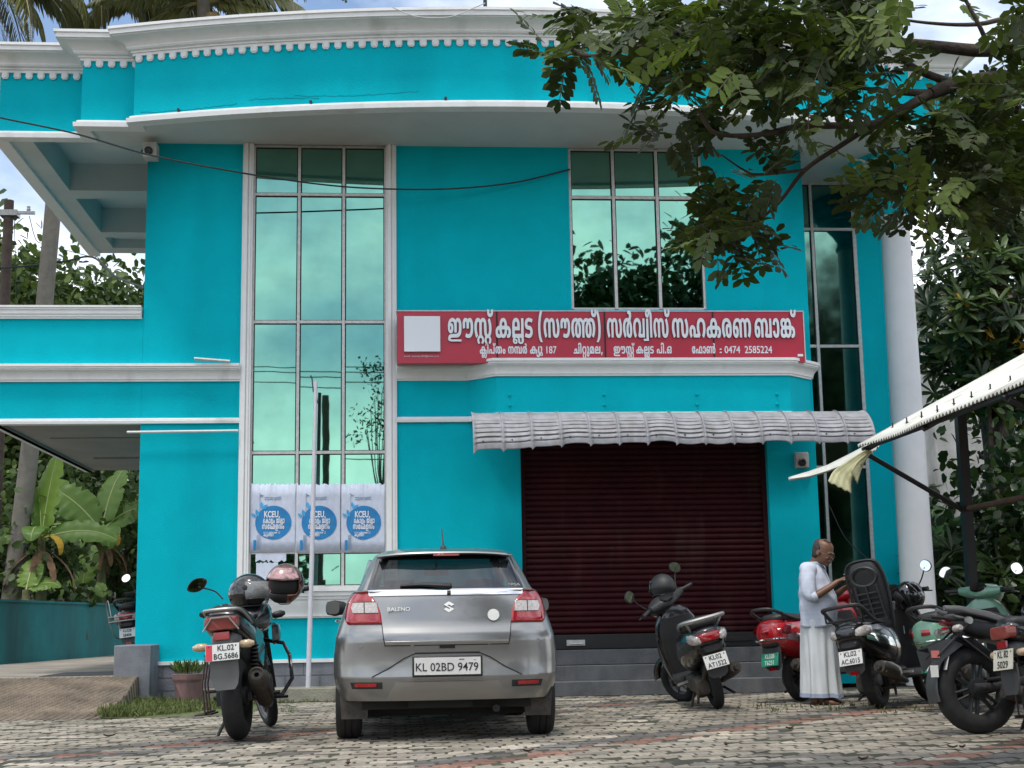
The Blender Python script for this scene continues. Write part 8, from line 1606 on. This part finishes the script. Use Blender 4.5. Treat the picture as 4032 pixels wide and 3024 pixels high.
    # shirt: torso, sleeves with rolled cuffs, collar, placket
    rg = random.Random(2); mb = MB(); rows = []
    SH_ = [(.80, .192, .165, -.012), (.83, .188, .163, -.014), (.9, .188, .168, -.02), (1.0, .192, .178, -.028), (1.1, .19, .172, -.024), (1.2, .192, .152, -.01), (1.3, .198, .132, .004), (1.36, .192, .115, .012), (1.405, .155, .095, .014), (1.43, .105, .08, .006), (1.445, .072, .07, .0)]
    zz = np.linspace(.80, 1.445, 44); n = 72
    for z in zz:
        a, b, yc = (interp(z, [q[0] for q in SH_], [q[i] for q in SH_]) for i in (1, 2, 3)); row = []
        for k in range(n):
            t = 2*math.pi*k/n; fold = .006*math.sin(5*t+z*9)*math.exp(-((z-.85)/.12)**2)+.005*math.sin(z*42+3*math.sin(t*2))*max(0, 1-abs(z-1.12)/.25)+.004*math.sin(7*t-z*16)*max(0, (z-1.1)/.3)*(1 if z < 1.38 else 0)
            ct, st = math.cos(t), math.sin(t); q = 2/2.3; row.append(Vector((math.copysign(abs(ct)**q, ct)*(a+fold), yc+math.copysign(abs(st)**q, st)*(b+fold), z-(.018*math.cos(2*t) if z < .81 else 0))))
        rows.append(row)
    mb.loft(rows, cap=False)
    for s in (-1, 1):
        P = cat_rom([(s*.13, .014, 1.385)]+ARM[s][:4], 9); m = len(P); cut = int(m*.86); P = P[:cut]; rr = []
        for i, q in enumerate(P):
            t = i/(len(P)-1); d = (P[min(i+1, len(P)-1)]-P[max(0, i-1)]).normalized(); u = Vector((0, -1, .3)); u = (u-d*u.dot(d)).normalized(); v = d.cross(u); r = interp(t, [0, .15, .4, .62, .8, .93, 1], [.07, .085, .074, .072, .064, .058, .058]); row = []
            for k in range(22): a = 2*math.pi*k/22; w = r*(1+.035*math.sin(t*23+2.5*math.cos(a)+1.5*math.sin(2*a))*min(1, 4*t)+.03*math.sin(3*a+t*9)); row.append(q+u*math.cos(a)*w+v*math.sin(a)*w)
            rr.append(row)
        mb.loft(rr, cap=False)
        e = P[-1]; d = (P[-1]-P[-3]).normalized(); mb.lathe([(.056, -.045), (.062, -.045), (.064, -.02), (.063, .005), (.058, .008), (.053, .0)], e, d, 22, closed=True)
    sh = mb.build('shirt', SHIRT, p, ang=70); so = sh.modifiers.new('t', 'SOLIDIFY'); so.thickness = .004
    mb = MB(); rr = []
    for k, (r, z, yy) in enumerate(((.072, 1.43, 0), (.070, 1.465, .004), (.078, 1.468, .004), (.088, 1.425, .0))): rr.append([Vector((math.sin(R(q))*r*1.0, yy-.004-math.cos(R(q))*r*.98-(.02 if abs(q) < 40 else 0)*(k == 3), z-(.03 if abs(q) < 60 else .0)*(1-abs(q)/60 if abs(q) < 60 else 0)-(.025 if k == 3 and 15 < abs(q) < 50 else 0))) for q in np.linspace(14, 346, 34)-180+180])
    mb.grid(rr); o = mb.build('collar', SHIRT, sh, ang=60); so = o.modifiers.new('t', 'SOLIDIFY'); so.thickness = .004
    mb = MB(); rows = [[Vector((x, interp(z, [q[0] for q in SH_], [q[3]-q[2] for q in SH_])-.006, z)) for x in (-.018, .0, .018)] for z in np.linspace(.81, 1.40, 24)]; mb.grid(rows); o = mb.build('placket', SHIRT, sh); so = o.modifiers.new('t', 'SOLIDIFY'); so.thickness = .003
    mb = MB()
    for z in np.linspace(.88, 1.36, 6): mb.lathe([(0, 0), (.006, 0), (.005, .003), (0, .003)], (0, interp(z, [q[0] for q in SH_], [q[3]-q[2] for q in SH_])-.007, z), (0, -1, 0), 8)
    mb.build('button', SILVP, sh)
    # mundu: long wrapped cloth with deep folds and overlap at the front
    def mund(z, k, n, grow=0.):
        t = 2*math.pi*k/n; a = interp(z, [.07, .3, .6, .85, 1.0], [.205, .192, .185, .182, .16]); b = interp(z, [.07, .3, .6, .85, 1.0], [.172, .160, .158, .155, .13]); low = min(1, max(0, (1.0-z)/.8))
        f = low*(.017*math.sin(4*t+.6+.8*z)+.012*math.sin(9*t-1.5*z)+.006*math.sin(15*t+2*z)); dq = (t-4.35); ov = .028*math.exp(-(dq/.09)**2)*low if dq > 0 else .028*math.exp(-(dq/.25)**2)*low
        return Vector((math.cos(t)*(a+f+ov+grow), math.sin(t)*(b+f+ov+grow)-.008, z-.03*low*(1 if 4.2 < t < 5.1 else 0)*math.exp(-((t-4.6)/.3)**2)))
    mb = MB(); n = 120; mb.loft([[mund(z, k, n) for k in range(n)] for z in np.linspace(.075, 1.0, 40)], cap=False); md = mb.build('mundu', MUNDU, p, ang=70); so = md.modifiers.new('t', 'SOLIDIFY'); so.thickness = .003
    mb = MB(); mb.loft([[mund(z, k, n, .0035) for k in range(n)] for z in (.074, .09, .115)], cap=False); mb.build('hem_border', MHEM, md, ang=70)
    # sandals
    for s in (-1, 1):
        mb = MB(); mb.loft([ring((s*.10, y, .008), X3, Z3, a, .010, 5, 14) for y, a in ((.07, .03), (.03, .04), (-.08, .045), (-.16, .048), (-.2, .03))]); mb.tube([(s*.06, -.06, .02), (s*.08, -.09, .065), (s*.12, -.09, .062), (s*.145, -.06, .02)], .012, 6, 4); mb.tube([(s*.06, -.02, .02), (s*.10, -.0, .085), (s*.145, -.02, .02)], .010, 6, 4); mb.build('sandal', mat('brown_sandal', (.07, .035, .02), .6), p)
    return p
pp = PZ(3232, 2772)
man = build_person((pp.x, pp.y, 0), 58, 1.0)
ph = thing('mobile_phone', 'dark mobile phone held up in the hands of the man', 'phone', world(man, (.0, -.345, 1.285)), (R(-50), R(0), R(53))); ph.scale = (1, 1, 1)
mb = MB(); mb.box(-.037, .037, -.004, .004, -.076, .076); mb.build('case', GLOSSBLK, ph, bevel=.003); mb = MB(); mb.box(-.033, .033, -.0052, -.004, -.07, .07); mb.build('screen', SIDEGLASS, ph)


# ---------------------------------------------------------------- lettering outlines become real meshes
bpy.context.view_layer.update(); _dg = bpy.context.evaluated_depsgraph_get()
for o in [o for o in bpy.data.objects if o.type in ('FONT', 'CURVE')]:
    me = bpy.data.meshes.new_from_object(o.evaluated_get(_dg)); n = bpy.data.objects.new('lettering', me); COL.objects.link(n)
    n.parent = o.parent; n.matrix_parent_inverse = o.matrix_parent_inverse; n.matrix_basis = o.matrix_basis.copy()
    bpy.data.objects.remove(o)
